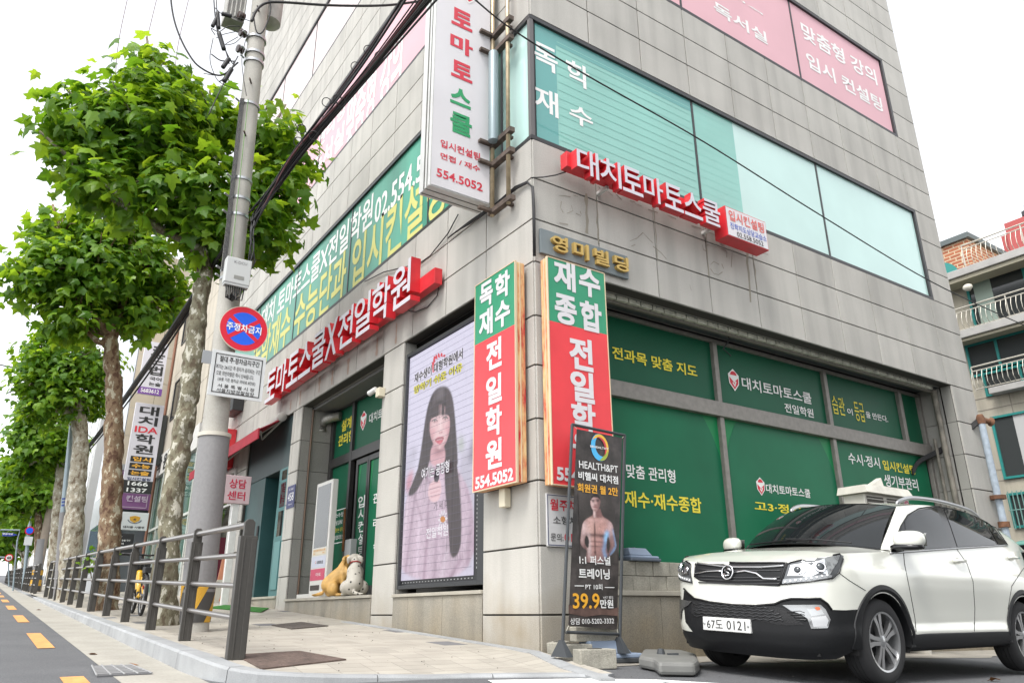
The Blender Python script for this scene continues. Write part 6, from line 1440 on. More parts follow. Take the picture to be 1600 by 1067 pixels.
lettering(RB, yellow_ink, E, [('설계', (534.5, 657, 548.8, 668)), ('관리형', (529.4, 681, 551.2, 688))], .035, bold=.02)
lettering(RB, white_ink, E, [('대치토마토', (577.3, 647, 612, 645))], .035, bold=.012)
shield(E, *E.ab(570.5, 657.5), .17, RB, .035)
a0, b1 = E.ab(525, 798); a1, b0 = E.ab(543, 846)
mb = MB()
for r in ((a0, b1 - .015, a1, b1), (a0, b0, a1, b0 + .015), (a0, b0, a0 + .012, b1), (a1 - .012, b0, a1, b1)): E.quad(mb, *r, .036)
mb.build('text_border', white_ink, lo)
w = a1 - a0; h = b1 - b0
for i, (s, m_) in enumerate((('소수정예', white_ink), ('맞춤 설계로 관리', white_ink), ('재수는 대치다!', yellow_ink), ('대치토마토스쿨', white_ink))):
    lettering(lo, m_, E, [(s, (a0 + w * .12, b1 - h * (.1 + .22 * i), a1 - w * .1, b1 - h * (.24 + .22 * i)))], .036, bold=.0, px=False)
p0, p1 = px_X(539, 795, .60), px_X(535.7, 861, .60)
mb = MB(); mb.tube([p0, p1], .022, 10); mb.tube([p0 - [0, 0, .2], p0 - np.array([-.08, 0, .2])], .012, 6); mb.tube([p1 + [0, 0, .2], p1 + np.array([.08, 0, .2])], .012, 6); mb.build('door_handle', mat('wood_handle', (.28, .11, .03), .45, noise=[(14, .2)]), RB, smooth='auto')
# corrugated duct elbow
t = thing('duct_elbow', px_X(515, 655, .4), 'silver corrugated duct elbow sticking out above the entrance glazing', 'duct')
P = catmull([px_X(533, 650, .66), px_X(520, 652, .55), px_X(509, 656, .48), px_X(504, 664, .46), px_X(503, 673, .46)], 14)
mb = MB(); mb.tube(P, [.085 + .008 * (-1) ** i for i in range(len(P))], 16); mb.build('duct', mat('duct_silver', (.40, .39, .36), .4, .6, noise=[(20, .2)]), t, smooth='auto')
mb = MB(); q = P[-1]; mb.lathe(q, (0, 0, -1), [(0, .095), (.02, .098), (.02, .06)], 16); mb.build('rim', MATS['duct_silver'], t, smooth='auto')
# drain pipe strip in the reveal, small switch plate
mb = MB(); mb.tube([(.22, 8.06, .64), (.22, 8.06, 4.3)], .02, 8); o = mb.build('drain_pipe', mat('brown_pipe', (.14, .09, .06), .5), None); tag(o, 'thin brown pipe running up the entrance reveal', 'pipe')
# security camera on the pilaster
c0 = px_X(594, 612, -.06); t = thing('security_camera', c0, 'small white security camera on a cream box beside the entrance', 'camera')
mb = MB(); mb.box((c0[0] - .05, c0[1] - .07, c0[2] - .09), (c0[0] + .06, c0[1] + .07, c0[2] + .06)); mb.build('mount_box', MATS['cream_plastic'], t, bevel=.01)
c1 = px_X(582, 613, -.10); mb = MB(); mb.tube([c1 + np.array([0, -.02, .02]), c0], .018, 8); mb.build('arm', mat('camera_white', (.66, .66, .64), .4), t, smooth='auto')
mb = MB(); mb.lathe(c1 + np.array([.02, -.09, .035]), (-.25, .95, -.25), [(0, .03), (.005, .045), (.15, .045), (.17, .048)], 16); mb.build('camera_body', MATS['camera_white'], t, smooth='auto')
mb = MB(); mb.lathe(c1 + np.array([-.025, .08, -.01]), (-.25, .95, -.25), [(0, .035), (.004, .03)], 14); mb.build('lens', black_ink, t)
# ---- kiosk on the step
KX = .12; kp = LF.shift(-KX)
a0 = kp.ab(484, 900)[0]; a1 = kp.ab(509, 900)[0]; b1 = kp.ab(494, 757)[1]; b0 = .70
t = thing('information_kiosk', kp.pt((a0 + a1) / 2, .632), 'white upright information kiosk with grey screen and pink panel on the step', 'kiosk')
kw = mat('kiosk_white', (.60, .59, .55), .35); dk = .26
mb = MB(); kp.box(mb, a0, b0, a1, b1, -dk * .45, 0); mb.build('case', kw, t, bevel=.018)
mb = MB(); kp.box(mb, a0 - .28, .632, a1 + .05, .70, -.42, .12); mb.build('base', kw, t, bevel=.008)
w = a1 - a0; h = b1 - b0
mb = MB(); kp.quad(mb, a0 + w * .10, b0 + h * .40, a1 - w * .08, b1 - h * .035, .003); mb.build('screen', mat('kiosk_screen', (.045, .05, .052), .12), t)
mb = MB(); kp.quad(mb, a0 + w * .08, b0 + h * .335, a1 - w * .08, b0 + h * .39, .003); mb.build('info_strip', mat('cream_strip', (.62, .55, .42), .5), t)
lettering(t, mat('orange_letters', (.62, .28, .05), .5), kp, [('대치토마토스쿨', (a0 + w * .14, b0 + h * .385, a1 - w * .14, b0 + h * .368)), ('재수', (a0 + w * .14, b0 + h * .358, a0 + w * .26, b0 + h * .342)), ('독학', (a1 - w * .3, b0 + h * .358, a1 - w * .18, b0 + h * .342))], .006, px=False)
mb = MB(); kp.quad(mb, a0 + w * .06, b0 + h * .225, a1 - w * .08, b0 + h * .325, .003); mb.build('info_strip', mat('lilac_strip', (.52, .54, .62), .5), t)
lettering(t, black_ink, kp, [('대치토마토스쿨', (a0 + w * .42, b0 + h * .285, a1 - w * .22, b0 + h * .255))], .006, px=False)
shield(kp, a0 + w * .34, b0 + h * .272, .026, t, .006)
mb = MB(); kp.quad(mb, a0 + w * .04, b0 + h * .115, a1 - w * .08, b0 + h * .215, .003); mb.build('pink_panel', mat('kiosk_pink', (.52, .045, .11), .4), t)
lettering(t, white_ink, kp, [('마토', (a0 + w * .4, b0 + h * .18, a1 - w * .3, b0 + h * .15))], .006, px=False, bold=.0)
mb = MB(); kp.quad(mb, a0 + w * .08, b0 + h * .03, a1 - w * .35, b0 + h * .075, .003); mb.build('vent_grille', mat('vent_dark', (.05, .04, .035), .7), t)
mb = MB(); kp.box(mb, a1 + .02, b0, a1 + .28, b0 + .9, -.42, -.30); o = mb.build('display_board', mat('board_grey', (.30, .31, .31), .5), None, bevel=.01); tag(o, 'plain grey board standing behind the information kiosk', 'board')
# ---- dog statues
def skin_blob(name, parts, m, parent, vox=.012):
    mb = MB()
    for kind, *a in parts:
        if kind == 'e':
            c, r = a; v, f = blob(c, *r, e=2.0, nu=18, nv_=12); mb.add(v, f)
        else:
            pts, rr = a; P = catmull(pts, 5); R = np.interp(np.linspace(0, 1, len(P)), np.linspace(0, 1, len(rr)), rr)
            mb.tube(P, list(R), 14)
            for q, r in ((P[0], R[0]), (P[-1], R[-1])): v, f = blob(q, r, r, r, e=2.0, nu=14, nv_=8); mb.add(v, f)
    o = mb.build(name, m, parent, smooth=True); r = o.modifiers.new('join', 'REMESH'); r.mode = 'VOXEL'; r.voxel_size = vox; r.use_smooth_shade = True
    s = o.modifiers.new('soft', 'SMOOTH'); s.iterations = 4; s.factor = .5
    return o
def dog(base, face, m, label, sc, head_turn, spots=None, collar=False):
    f = np.array(face, float); f /= np.linalg.norm(f); sd_ = np.array([f[1], -f[0], 0])
    def Q(a, b, c): return tuple(np.array(base) + sc * (f * a + sd_ * b + np.array([0, 0, c])))
    t = thing('dog_statue', base, label, 'statue')
    def e(c, r): return ('e', Q(*c), [sc * abs(x) for x in (f * r[0] + sd_ * r[1] + np.array([0, 0, r[2]]))])
    def tb(pts, rr): return ('t', [Q(*p) for p in pts], [sc * x for x in rr])
    hx, hy = head_turn
    parts = [e((-.14, 0, .15), (.17, .15, .15)), tb([(-.15, 0, .20), (-.03, 0, .32), (.08, 0, .43)], [.145, .14, .115]), e((.09, 0, .40), (.12, .12, .14)), tb([(.07, 0, .46), (.10, 0, .54), (.12 + hx * .2, hy * .2, .60)], [.10, .085, .075]),
             e((.13 + hx * .25, hy * .25, .635), (.095, .085, .08)), tb([(.16 + hx * .3, hy * .3, .62), (.17 + hx, hy, .605)], [.055, .042])]
    for s in (1, -1):
        parts += [tb([(.10, s * .085, .38), (.11, s * .085, .2), (.13, s * .08, .04)], [.062, .045, .036]), e((.16, s * .08, .025), (.06, .04, .028)), e((-.06, s * .125, .135), (.15, .065, .125)), e((.06, s * .145, .03), (.11, .042, .032)),
                  tb([(.10 + hx * .2, s * .075 + hy * .22, .66), (.09 + hx * .2, s * .115 + hy * .22, .62), (.10 + hx * .2, s * .115 + hy * .22, .555)], [.028, .034, .022])]
    parts.append(tb([(-.27, 0, .06), (-.36, .06, .03), (-.40, .15, .03)], [.035, .028, .016]))
    skin_blob('body', parts, m, t)
    tip = Q(.205 + hx, hy, .607); mb = MB(); v, fc = blob(tip, .02 * sc, .02 * sc, .017 * sc, e=2, nu=10, nv_=6); mb.add(v, fc); mb.build('nose', black_ink, t, smooth=True)
    for s in (1, -1):
        q = Q(.20 + hx * .35, s * .045 + hy * .3, .655); mb = MB(); v, fc = blob(q, .012 * sc, .012 * sc, .012 * sc, e=2, nu=8, nv_=6); mb.add(v, fc); mb.build('eye', black_ink, t, smooth=True)
    if collar:
        mb = MB(); mb.ring(Q(.10, hy * .1, .545), (f[0] * .35, f[1] * .35, .94), .088 * sc, .013 * sc, 28, 6); mb.build('collar', mat('collar_red', (.30, .035, .03), .5), t, smooth=True)
    return t
spot = bpy.data.materials.new('dalmatian'); spot.use_nodes = True; _n = spot.node_tree; _b = _n.nodes['Principled BSDF']; _b.inputs['Roughness'].default_value = .5
_tc = _n.nodes.new('ShaderNodeTexCoord'); _vo = _n.nodes.new('ShaderNodeTexVoronoi'); _vo.inputs['Scale'].default_value = 13; _n.links.new(_tc.outputs['Object'], _vo.inputs['Vector'])
_r = _n.nodes.new('ShaderNodeValToRGB'); _r.color_ramp.interpolation = 'CONSTANT'; _r.color_ramp.elements[0].color = (.02, .018, .016, 1); _r.color_ramp.elements[1].position = .21; _r.color_ramp.elements[1].color = (.46, .43, .37, 1); _n.links.new(_vo.outputs['Distance'], _r.inputs[0]); _n.links.new(_r.outputs[0], _b.inputs['Base Color'])
yel = mat('dog_yellow', (.55, .33, .10), .55, noise=[(7, .22)])
d0 = px_plane(526, 929, (0, 0, .632), (0, 0, 1)); d1 = px_plane(553, 928.5, (0, 0, .632), (0, 0, 1))
dog((.10, px_X(527, 925, .1)[1], .632), (.83, -.56, 0), yel, 'tan labrador dog statue sitting on the step beside the kiosk', 0.94, (.05, .0))
dog((.12, px_X(553, 925, .12)[1], .632), (.40, .92, 0), spot, 'spotted dalmatian dog statue with red collar on the step', 0.92, (.04, -.06), collar=True)
# ---- teal shopfront
teal = mat('teal_paint', (.016, .060, .062), .45, noise=[(3, .1)]); teal_l = mat('teal_light_paint', (.045, .145, .148), .45, noise=[(3, .1)]); teal_d = mat('teal_dark_paint', (.03, .05, .052), .5)
t = thing('teal_shopfront', (.2, 10.2, .66), 'teal painted shopfront with dark glass door under the red awning', 'shopfront')
mb = MB(); LF.box(mb, -11.84, 3.25, -8.67, 4.35, -.4, -.06); mb.build('fascia', teal_d, t, bevel=.004)
mb = MB(); LF.box(mb, -11.84, .66, -10.45, 3.25, -.4, -.08); mb.build('wall_panel', teal, t, bevel=.004)
mb = MB(); LF.box(mb, -9.35, .66, -8.67, 3.25, -.4, -.05); mb.build('side_panel', teal_l, t, bevel=.004)
mb = MB(); LF.box(mb, -9.2, .82, -8.84, 1.75, -.052, -.03); mb.build('raised_panel', mat('teal_pale', (.09, .22, .22), .45), t, bevel=.006)
for (z0, z1) in ((1.86, 2.36), (2.44, 2.94), (3.0, 3.2)): mb = MB(); LF.quad(mb, -9.18, z0, -8.86, z1, -.047); mb.build('pane', glass_dk, t)
d = MB(); LF.box(d, -10.44, .66, -9.36, 3.24, -.62, -.5); do = d.build('door', mat('door_black', (.012, .014, .014), .12), t)
mb = MB(); LF.box(mb, -9.96, .66, -9.92, 3.2, -.5, -.47); LF.box(mb, -10.44, .66, -9.36, .74, -.5, -.47); mb.build('door_rail', teal_d, do)
DP = LF.shift(-.49)
lettering(do, yellow_ink, DP, [('입시컨설팅', (-9.78, 2.5, -9.42, 2.38))], px=False); lettering(do, white_ink, DP, [('(주)대치토마토', (-9.82, 2.28, -9.4, 2.2)), ('&', (-9.65, 2.15, -9.57, 2.06)), ('전일학원', (-9.76, 2.02, -9.46, 1.9)), ('상담예약 문의', (-9.82, 1.78, -9.4, 1.71))], px=False)
mb = MB(); LF.box(mb, -10.02, 1.7, -9.99, 2.0, -.5, -.44); LF.box(mb, -9.90, 1.7, -9.87, 2.0, -.5, -.44); mb.build('handle', silver, do)
mb = MB(); LF.box(mb, -10.66, 1.9, -10.56, 2.2, -.08, -.055); mb.build('door_phone', black_ink, t)
mb = MB(); LF.box(mb, -11.85, .655, -8.66, .70, -.4, .03); mb.build('sill', MATS['sill_stone'], RB, bevel=.005)
# house number plate
a0, b1 = LF.ab(450, 760.5, .012); a1, b0 = LF.ab(458.6, 791.5, .012)
t = thing('house_number_plate', LF.pt(a0, b0), 'small dark blue house number plate 458 on the pilaster', 'number plate')
mb = MB(); LF.box(mb, a0, b0, a1, b1, .001, .012); mb.build('plate', mat('plate_navy', (.02, .03, .12), .4), t)
w = a1 - a0; h = b1 - b0
lettering(t, white_ink, LF, [('458', (a0 + w * .15, b1 - h * .32, a1 - w * .12, b1 - h * .68)), ('도곡로', (a0 + w * .2, b1 - h * .12, a1 - w * .2, b1 - h * .22)), ('Dogok-ro', (a0 + w * .25, b1 - h * .8, a1 - w * .25, b1 - h * .87))], .015, px=False, bold=.0)
# red awning
t = thing('red_awning', (0, 11, 4.2), 'red fabric awning with grey cassette over the teal shopfront', 'awning')
yA, yB = 9.05, 15.4; zw, zo, xo = 4.30, 4.02, -.55
aw = mat('awning_red', (.30, .010, .025), .7, noise=[(5, .12)])
mb = MB(); mb.prism([(-.08, yA, zw), (xo, yA, zo), (xo, yA, zo - .02), (-.08, yA, zw - .02)], (0, yB - yA, 0)); mb.build('fabric', aw, t)
mb = MB(); mb.box((xo - .03, yA, zo - .22), (xo, yB, zo + .005)); mb.build('valance', aw, t)
mb = MB(); mb.box((-.14, yA - .02, zw - .0), (-.005, yB, zw + .10)); mb.build('cassette', mat('cassette_grey', (.34, .33, .31), .5), t, bevel=.02)
mb = MB(); mb.lathe((-.12, yA - .05, zw + .02), (0, 1, 0), [(0, .05), (.02, .10), (.08, .10), (.1, .06)], 16); mb.build('end_cap', MATS['cassette_grey'], t, smooth='auto'); mb = MB(); mb.tube([(-.1, yA + .02, zw - .05), (-.35, yA + .5, zo - .12), (xo + .05, yA + .1, zo - .05)], .025, 8); mb.build('folding_arm', mat('arm_grey', (.30, .29, .27), .45, .3), t, smooth='auto'); mb = MB(); mb.tube([(-.1, yA + 2.5, zw - .1), (-.4, yA + 3.2, zo - .16), (xo + .05, yA + 2.6, zo - .06)], .025, 8); mb.build('folding_arm', mat('arm_grey', (.30, .29, .27), .45, .3), t, smooth='auto')
# hanging-out sign of the consulting centre
CP = PL((0, 10.4, 0), (1, 0, 0), (0, -1, 0))
a0, b1 = CP.ab(347, 740.5); a1, b0 = CP.ab(389, 788)
t = thing('standing_sign', (a0, 10.4, gz_walk(-.6, 10.4)), 'pinkish square lightbox sign on a white post by the teal shop', 'sign')
mb = MB(); CP.box(mb, a0, b0, a1, b1, -.16, 0); mb.build('sign_box', mat('pink_box', (.58, .44, .46), .4, noise=[(2, .06)]), t, bevel=.01)
w = a1 - a0; h = b1 - b0
lettering(t, mat('crimson_letters', (.50, .02, .06), .5), CP, [('상담', (a0 + w * .27, b1 - h * .13, a0 + w * .84, b1 - h * .46)), ('센터', (a0 + w * .25, b1 - h * .56, a0 + w * .84, b1 - h * .88))], .004, px=False, bold=.02)
mb = MB(); xm = CP.ab(368, 800)[0]; mb.box((xm - .07, 10.42, gz_walk(xm, 10.4)), (xm + .07, 10.54, b0)); mb.build('post', alu_white, t, bevel=.005)
# shop left of it, with a red box sign
t = thing('red_box_sign', (-.2, 13.2, 4.), 'plain red box sign projecting from the wall behind the concrete pole', 'sign')
q0 = px_X(370, 671, -.02); q1 = px_X(368, 722, -.02); mb = MB(); mb.box((-.34, q0[1], q1[2] - .1), (-.01, q0[1] + 2.3, q0[2])); mb.build('sign_box', red_metal, t, bevel=.01)
mb = MB(); mb.box((-.345, q0[1] + .06, q1[2] - .04), (-.338, q0[1] + 2.2, q0[2] - .06)); mb.build('face_panel', mat('coral_panel', (.62, .16, .14), .4), t)
mb = MB(); q0 = px_X(374, 641, -.1); mb.box((-.28, q0[1], q0[2]), (-.005, q0[1] + .9, q0[2] + .55)); o = mb.build('wall_unit', mat('unit_dark', (.03, .03, .032), .5), None, bevel=.01); tag(o, 'dark box unit fixed high on the wall left of the red letters', 'wall unit')
t = thing('shop_window', (.05, 14.5, .8), 'dark shop window with shelves, left of the teal shopfront', 'window')
mb = MB(); LF.quad(mb, -16.4, .75, -12.7, 3.7, .004); mb.build('pane', glass_dk, t)
mb = MB()
for a in (-16.4, -15.2, -13.9, -12.76): LF.box(mb, a, .75, a + .06, 3.7, .004, .05)
LF.box(mb, -16.4, 3.7, -12.7, 3.8, .004, .06); LF.box(mb, -16.4, 2.9, -12.7, 2.95, .004, .045); mb.build('frame', alu_white, t)
def leaning(px0, py0, px1, py1, Y, m, name, label, cat, lean=.25):
    a, b = CP.shift(10.4 - Y).ab(px0, py0)[0], CP.shift(10.4 - Y).ab(px1, py1)[0]; zt = CP.shift(10.4 - Y).ab(px0, py0)[1]; zb = gz_walk(a, Y); mb = MB()
    mb.hexa([(a, Y, zb), (b, Y, zb), (b, Y + .03, zb), (a, Y + .03, zb), (a + lean, Y + .05, zt), (b + lean, Y + .05, zt), (b + lean, Y + .08, zt), (a + lean, Y + .08, zt)]); o = mb.build(name, m, None); tag(o, label, cat)
leaning(341, 868, 352, 925, 12.4, mat('salmon_board', (.62, .26, .15), .6), 'leaning_board', 'salmon board leaning by the shop left of the teal front', 'board', .12)
leaning(332, 905, 342, 932, 12.0, mat('cream_board', (.55, .52, .44), .6), 'leaning_board', 'cream board leaning low in front of the salmon board', 'board', .12)
leaning(330, 838, 337, 930, 13.6, mat('banner_crimson', (.45, .02, .07), .6), 'leaning_board', 'narrow crimson and white banner board beside the concrete pole', 'banner', .05)
# green door mat
q = [px_ground(*p) for p in ((322, 950), (352, 946), (420, 951), (408, 957))]; mb = MB(); mb.prism([p + np.array([0, 0, .008]) for p in q], (0, 0, .014)); o = mb.build('door_mat', mat('mat_green', (.03, .16, .02), .95, bump=(300, 1.)), None); tag(o, 'flat green artificial grass mat on the pavement before the teal shop', 'mat')
# ================================================================== STREET CORNER: banner, blocks, notices
def gz_side(X, Y): return gz_road(X, Y)
f1 = px_Y(878, 1026, -.50); f2 = px_Y(968, 1019, -.46)
bdir = f2 - f1; bdir[2] = 0; bdir /= np.linalg.norm(bdir); bn = np.array([bdir[1], -bdir[0], 0]); bn = bn if bn @ (CAM - f1) > 0 else -bn
BP = PL((f1[0], f1[1], 0), bdir, bn)
t = thing('banner_stand', f1, 'black gym banner with a bare chested man hung in a thin steel stand', 'banner')
tl_ = BP.ab(894, 663); tr_ = BP.ab(976, 680); bl_ = BP.ab(878, 1024); br_ = BP.ab(968, 1018)
st = mat('stand_grey', (.05, .055, .06), .45, .3)
mb = MB(); B3 = lambda ab, d=0: BP.pt(ab[0], ab[1], d)
mb.tube([B3(bl_), B3(tl_)], .017, 8); mb.build('upright', st, t, smooth='auto'); mb = MB(); mb.tube([B3(br_), B3(tr_)], .017, 8); mb.build('upright', st, t, smooth='auto')
mb = MB(); mb.tube([B3(tl_), B3(tr_)], .017, 8); mb.build('crossbar', st, t, smooth='auto'); mb = MB(); lb_ = BP.ab(884, 987), BP.ab(966, 990); mb.tube([B3(lb_[0]), B3(lb_[1])], .015, 8); mb.build('crossbar', st, t, smooth='auto')
for q in (bl_, br_): mb = MB(); mb.hexa([B3((q[0] - .04, q[1] - .01), -.12), B3((q[0] + .04, q[1] - .01), -.12), B3((q[0] + .04, q[1] - .01), .12), B3((q[0] - .04, q[1] - .01), .12), B3((q[0] - .015, q[1] + .14), -.02), B3((q[0] + .015, q[1] + .14), -.02), B3((q[0] + .015, q[1] + .14), .02), B3((q[0] - .015, q[1] + .14), .02)]); mb.build('foot', st, t)
Q1, Q2, Q3, Q4 = BP.ab(901, 670), BP.ab(972, 684), BP.ab(964, 983), BP.ab(888, 977)
ban = mat('banner_print', (.045, .038, .036), .45, noise=[(3.5, .5), (16, .35)]); mb = MB(); nb = 14; nu = 5
vs = []
for i in range(nb + 1):
    for j in range(nu + 1):
        a = np.array(Q1) * (1 - j / nu) + np.array(Q2) * j / nu; b = np.array(Q4) * (1 - j / nu) + np.array(Q3) * j / nu; p = a * (1 - i / nb) + b * i / nb; vs.append(BP.pt(p[0], p[1], 0))
mb.add(vs, [(i * (nu + 1) + j, (i + 1) * (nu + 1) + j, (i + 1) * (nu + 1) + j + 1, i * (nu + 1) + j + 1) for i in range(nb) for j in range(nu)]); bo = mb.build('banner_sheet', ban, t)
mb = MB()
for q, e in ((tl_, Q1), (tr_, Q2), (lb_[0], Q4), (lb_[1], Q3)): mb.tube([B3(q), B3(e, .004)], .005, 5)
mb.build('tie', mat('tie_cord', (.5, .48, .4), .7), t)
def flat(name, pts, m, d, soft=0, parent=None):
    q = [BP.ab(x, y) for x, y in pts]
    for _ in range(soft):
        r = []
        for i in range(len(q)):
            a, b = q[i], q[(i + 1) % len(q)]; r += [(a[0] * .75 + b[0] * .25, a[1] * .75 + b[1] * .25), (a[0] * .25 + b[0] * .75, a[1] * .25 + b[1] * .75)]
        q = r
    mb = MB(); BP.poly(mb, q, d); return mb.build(name, m, parent or t)
C7 = lambda *p: [(880 + x / 7.11, 750 + y / 7.11) for x, y in p]; C6 = lambda *p: [(880 + x / 6.67, 660 + y / 6.67) for x, y in p]
bw = mat('print_white', (.74, .74, .73), .45); by = mat('print_amber', (.72, .36, .03), .45); skd = mat('print_brown_dark', (.06, .035, .032), .45)
u0, w1 = C7((176, 150))[0]; qa_ = BP.ab(903, 771); qb_ = BP.ab(964.5, 877)
mp_ = Painter(BP, qa_[0], BP.ab(935, 879)[1], qb_[0], BP.ab(935, 770)[1], .0052, (.035, .029, .027)); L_ = lambda r, g, b: np.array(srgb(r, g, b))
mp_.mul(np.clip(1 + .35 * mp_.noise(.05, .08), .3, 2))
body_ = mp_.mask(C7((332, 330), (335, 385), (262, 425), (216, 470), (201, 560), (191, 640), (186, 700), (215, 745), (262, 772), (255, 830), (245, 920), (455, 920), (480, 842), (500, 852), (560, 800), (590, 740), (585, 690), (556, 560), (546, 490), (510, 450), (430, 400), (415, 340)), .004, 1)
gap = np.maximum(mp_.mask(C7((250, 600), (282, 640), (285, 720), (272, 760), (240, 722), (232, 662)), .004, 1), mp_.mask(C7((494, 615), (516, 680), (521, 740), (496, 832), (478, 742), (482, 660)), .004, 1)); body_ = body_ * (1 - gap)
mp_.put(body_, L_(142, 108, 104)); ed = np.clip(body_ * (1 - mp_.blur(body_, .03)) * 2, 0, 1); mp_.put(ed, L_(74, 48, 46), .75)
for x, y, ra, rb, c, k in ((300, 530, .075, .06, (206, 168, 160), .8), (425, 535, .085, .06, (190, 146, 138), .75), (305, 612, .08, .014, (60, 36, 34), .85), (425, 618, .09, .014, (58, 34, 32), .85), (350, 560, .008, .12, (66, 40, 38), .8), (318, 655, .03, .022, (196, 156, 150), .7), (382, 655, .032, .022, (188, 146, 140), .7), (320, 706, .03, .024, (190, 150, 144), .7), (382, 706, .03, .024, (182, 140, 134), .7), (324, 765, .028, .03, (180, 140, 134), .65), (380, 765, .028, .03, (172, 132, 126), .65), (350, 720, .007, .15, (70, 44, 42), .75), (350, 682, .09, .006, (76, 48, 46), .6), (350, 734, .085, .006, (76, 48, 46), .6), (285, 720, .02, .1, (220, 200, 200), .6), (222, 520, .03, .06, (214, 190, 190), .75), (205, 640, .02, .06, (196, 166, 164), .6), (525, 520, .035, .06, (206, 178, 180), .7), (350, 450, .10, .02, (190, 150, 144), .5), (300, 440, .05, .02, (206, 170, 164), .5), (440, 440, .05, .02, (196, 158, 152), .5), (350, 800, .01, .01, (50, 30, 28), .8)): mp_.put(body_ * mp_.spot(*C7((x, y))[0], ra, rb), L_(*c), k)
rim = np.maximum(mp_.line(C7((490, 585), (466, 690), (448, 780), (470, 860)), .028, 0), mp_.line(C7((556, 560), (583, 690), (585, 740), (530, 830)), .022, 0)); mp_.put(rim * body_, L_(110, 170, 220), .5); mp_.put(mp_.line(C7((478, 600), (470, 650)), .03, 0) * body_, L_(150, 205, 245), .6)
nk = mp_.mask(C7((328, 320), (412, 320), (424, 412), (330, 416)), .004, 0); mp_.put(nk, L_(120, 86, 84)); mp_.put(nk * mp_.spot(*C7((342, 370))[0], .014, .06), L_(216, 190, 188), .8)
fc_ = mp_.mask(C7((298, 230), (299, 195), (326, 164), (374, 158), (403, 190), (409, 240), (400, 300), (376, 340), (350, 350), (325, 330), (304, 285)), .004); mp_.put(fc_, L_(158, 124, 122)); mp_.put(fc_ * mp_.spot(*C7((318, 270))[0], .028, .07), L_(216, 188, 186), .7); mp_.put(fc_ * mp_.spot(*C7((398, 270))[0], .02, .08), L_(86, 58, 58), .7)
for x, y, ra, rb, c, k in ((328, 222, .022, .005, (40, 28, 28), .9), (380, 218, .022, .005, (40, 28, 28), .9), (331, 236, .016, .006, (40, 28, 28), .8), (379, 233, .016, .006, (40, 28, 28), .8), (354, 262, .012, .035, (188, 154, 150), .6), (354, 280, .02, .008, (84, 56, 56), .6), (354, 298, .028, .007, (110, 58, 60), .8), (352, 335, .02, .01, (92, 64, 62), .5)): mp_.put(fc_ * mp_.spot(*C7((x, y))[0], ra, rb), L_(*c), k)
mp_.put(mp_.mask(C7((294, 226), (300, 182), (330, 156), (378, 152), (406, 186), (412, 236), (400, 206), (362, 186), (322, 192), (304, 226)), .004, 1), L_(34, 28, 28)); mp_.mul(1 + .06 * mp_.noise(.006, .006)); mp_.build('picture', t, .004)
# logo and lettering
a_, b_ = BP.ab(936.5, 699); r_ = (BP.ab(950, 699)[0] - BP.ab(923, 699)[0]) / 2
def arc(a0, a1, r0, r1, c, d, name='logo_swirl', ox=0, oy=0):
    n = 22; P = []
    for i in range(n + 1): th = math.radians(a0 + (a1 - a0) * i / n); P.append((a_ + ox + r0 * math.cos(th), b_ + oy + r0 * 1.15 * math.sin(th)))
    for i in range(n, -1, -1): th = math.radians(a0 + (a1 - a0) * i / n); k = math.sin(math.pi * i / n) ** .7; rr = r0 - (r0 - r1) * k; P.append((a_ + ox + rr * math.cos(th), b_ + oy + rr * 1.15 * math.sin(th)))
    mb = MB(); BP.poly(mb, P, d); mb.build(name, c, t)
arc(80, 330, r_, r_ * .48, mat('logo_blue', (.07, .42, .75), .4), .006); arc(-70, 150, r_ * .98, r_ * .62, mat('logo_yellow', (.75, .45, .05), .4), .007, ox=r_ * .04); arc(-60, 110, r_ * .78, r_ * .56, mat('logo_red', (.5, .05, .06), .4), .008); arc(-95, -10, r_ * .98, r_ * .7, mat('logo_green', (.30, .40, .05), .4), .008)
lettering(t, bw, BP, [('BEHEALTHY', (922, 695, 951, 703))], .010, bold=.02)
lettering(t, bw, BP, [('HEALTH&PT', (904.5, 719, 966, 739), .008), ('비헬씨 대치점', (903.5, 735.5, 966, 756.5), .025), ('1:1 퍼스널', (905, 866.5, 954, 883)), ('트레이닝', (904, 887, 953, 905), .025), ('PT 10회', (914.5, 911.5, 941.5, 921), .01), ('만원', (937.5, 936, 958.5, 949.5), .025), ('VAT 별도', (942, 930.5, 958.5, 935), .0), ('상담 010-5202-3332', (891, 965, 959.5, 974), .008)], .009, bold=.02)
lettering(t, by, BP, [('회원권 월 2만', (902, 754, 966, 775), .03), ('39.9', (894.5, 926, 937.5, 950.5), .02)], .009)
mb = MB()
for (x0, y0, x1, y1) in ((897, 914, 911.5, 915.6), (944, 916.6, 959, 918)): a0, b1 = BP.ab(x0, y0); a1, b0 = BP.ab(x1, y1); BP.quad(mb, a0, b0, a1, b1, .009)
mb.build('rule_line', bw, t)
flat('printed_rock', [(888, 944), (905, 950), (925, 946), (950, 952), (966, 948), (965, 962), (940, 960), (915, 963), (888, 958)], mat('print_rock', (.10, .06, .05), .5, noise=[(9, .5)]), .004)
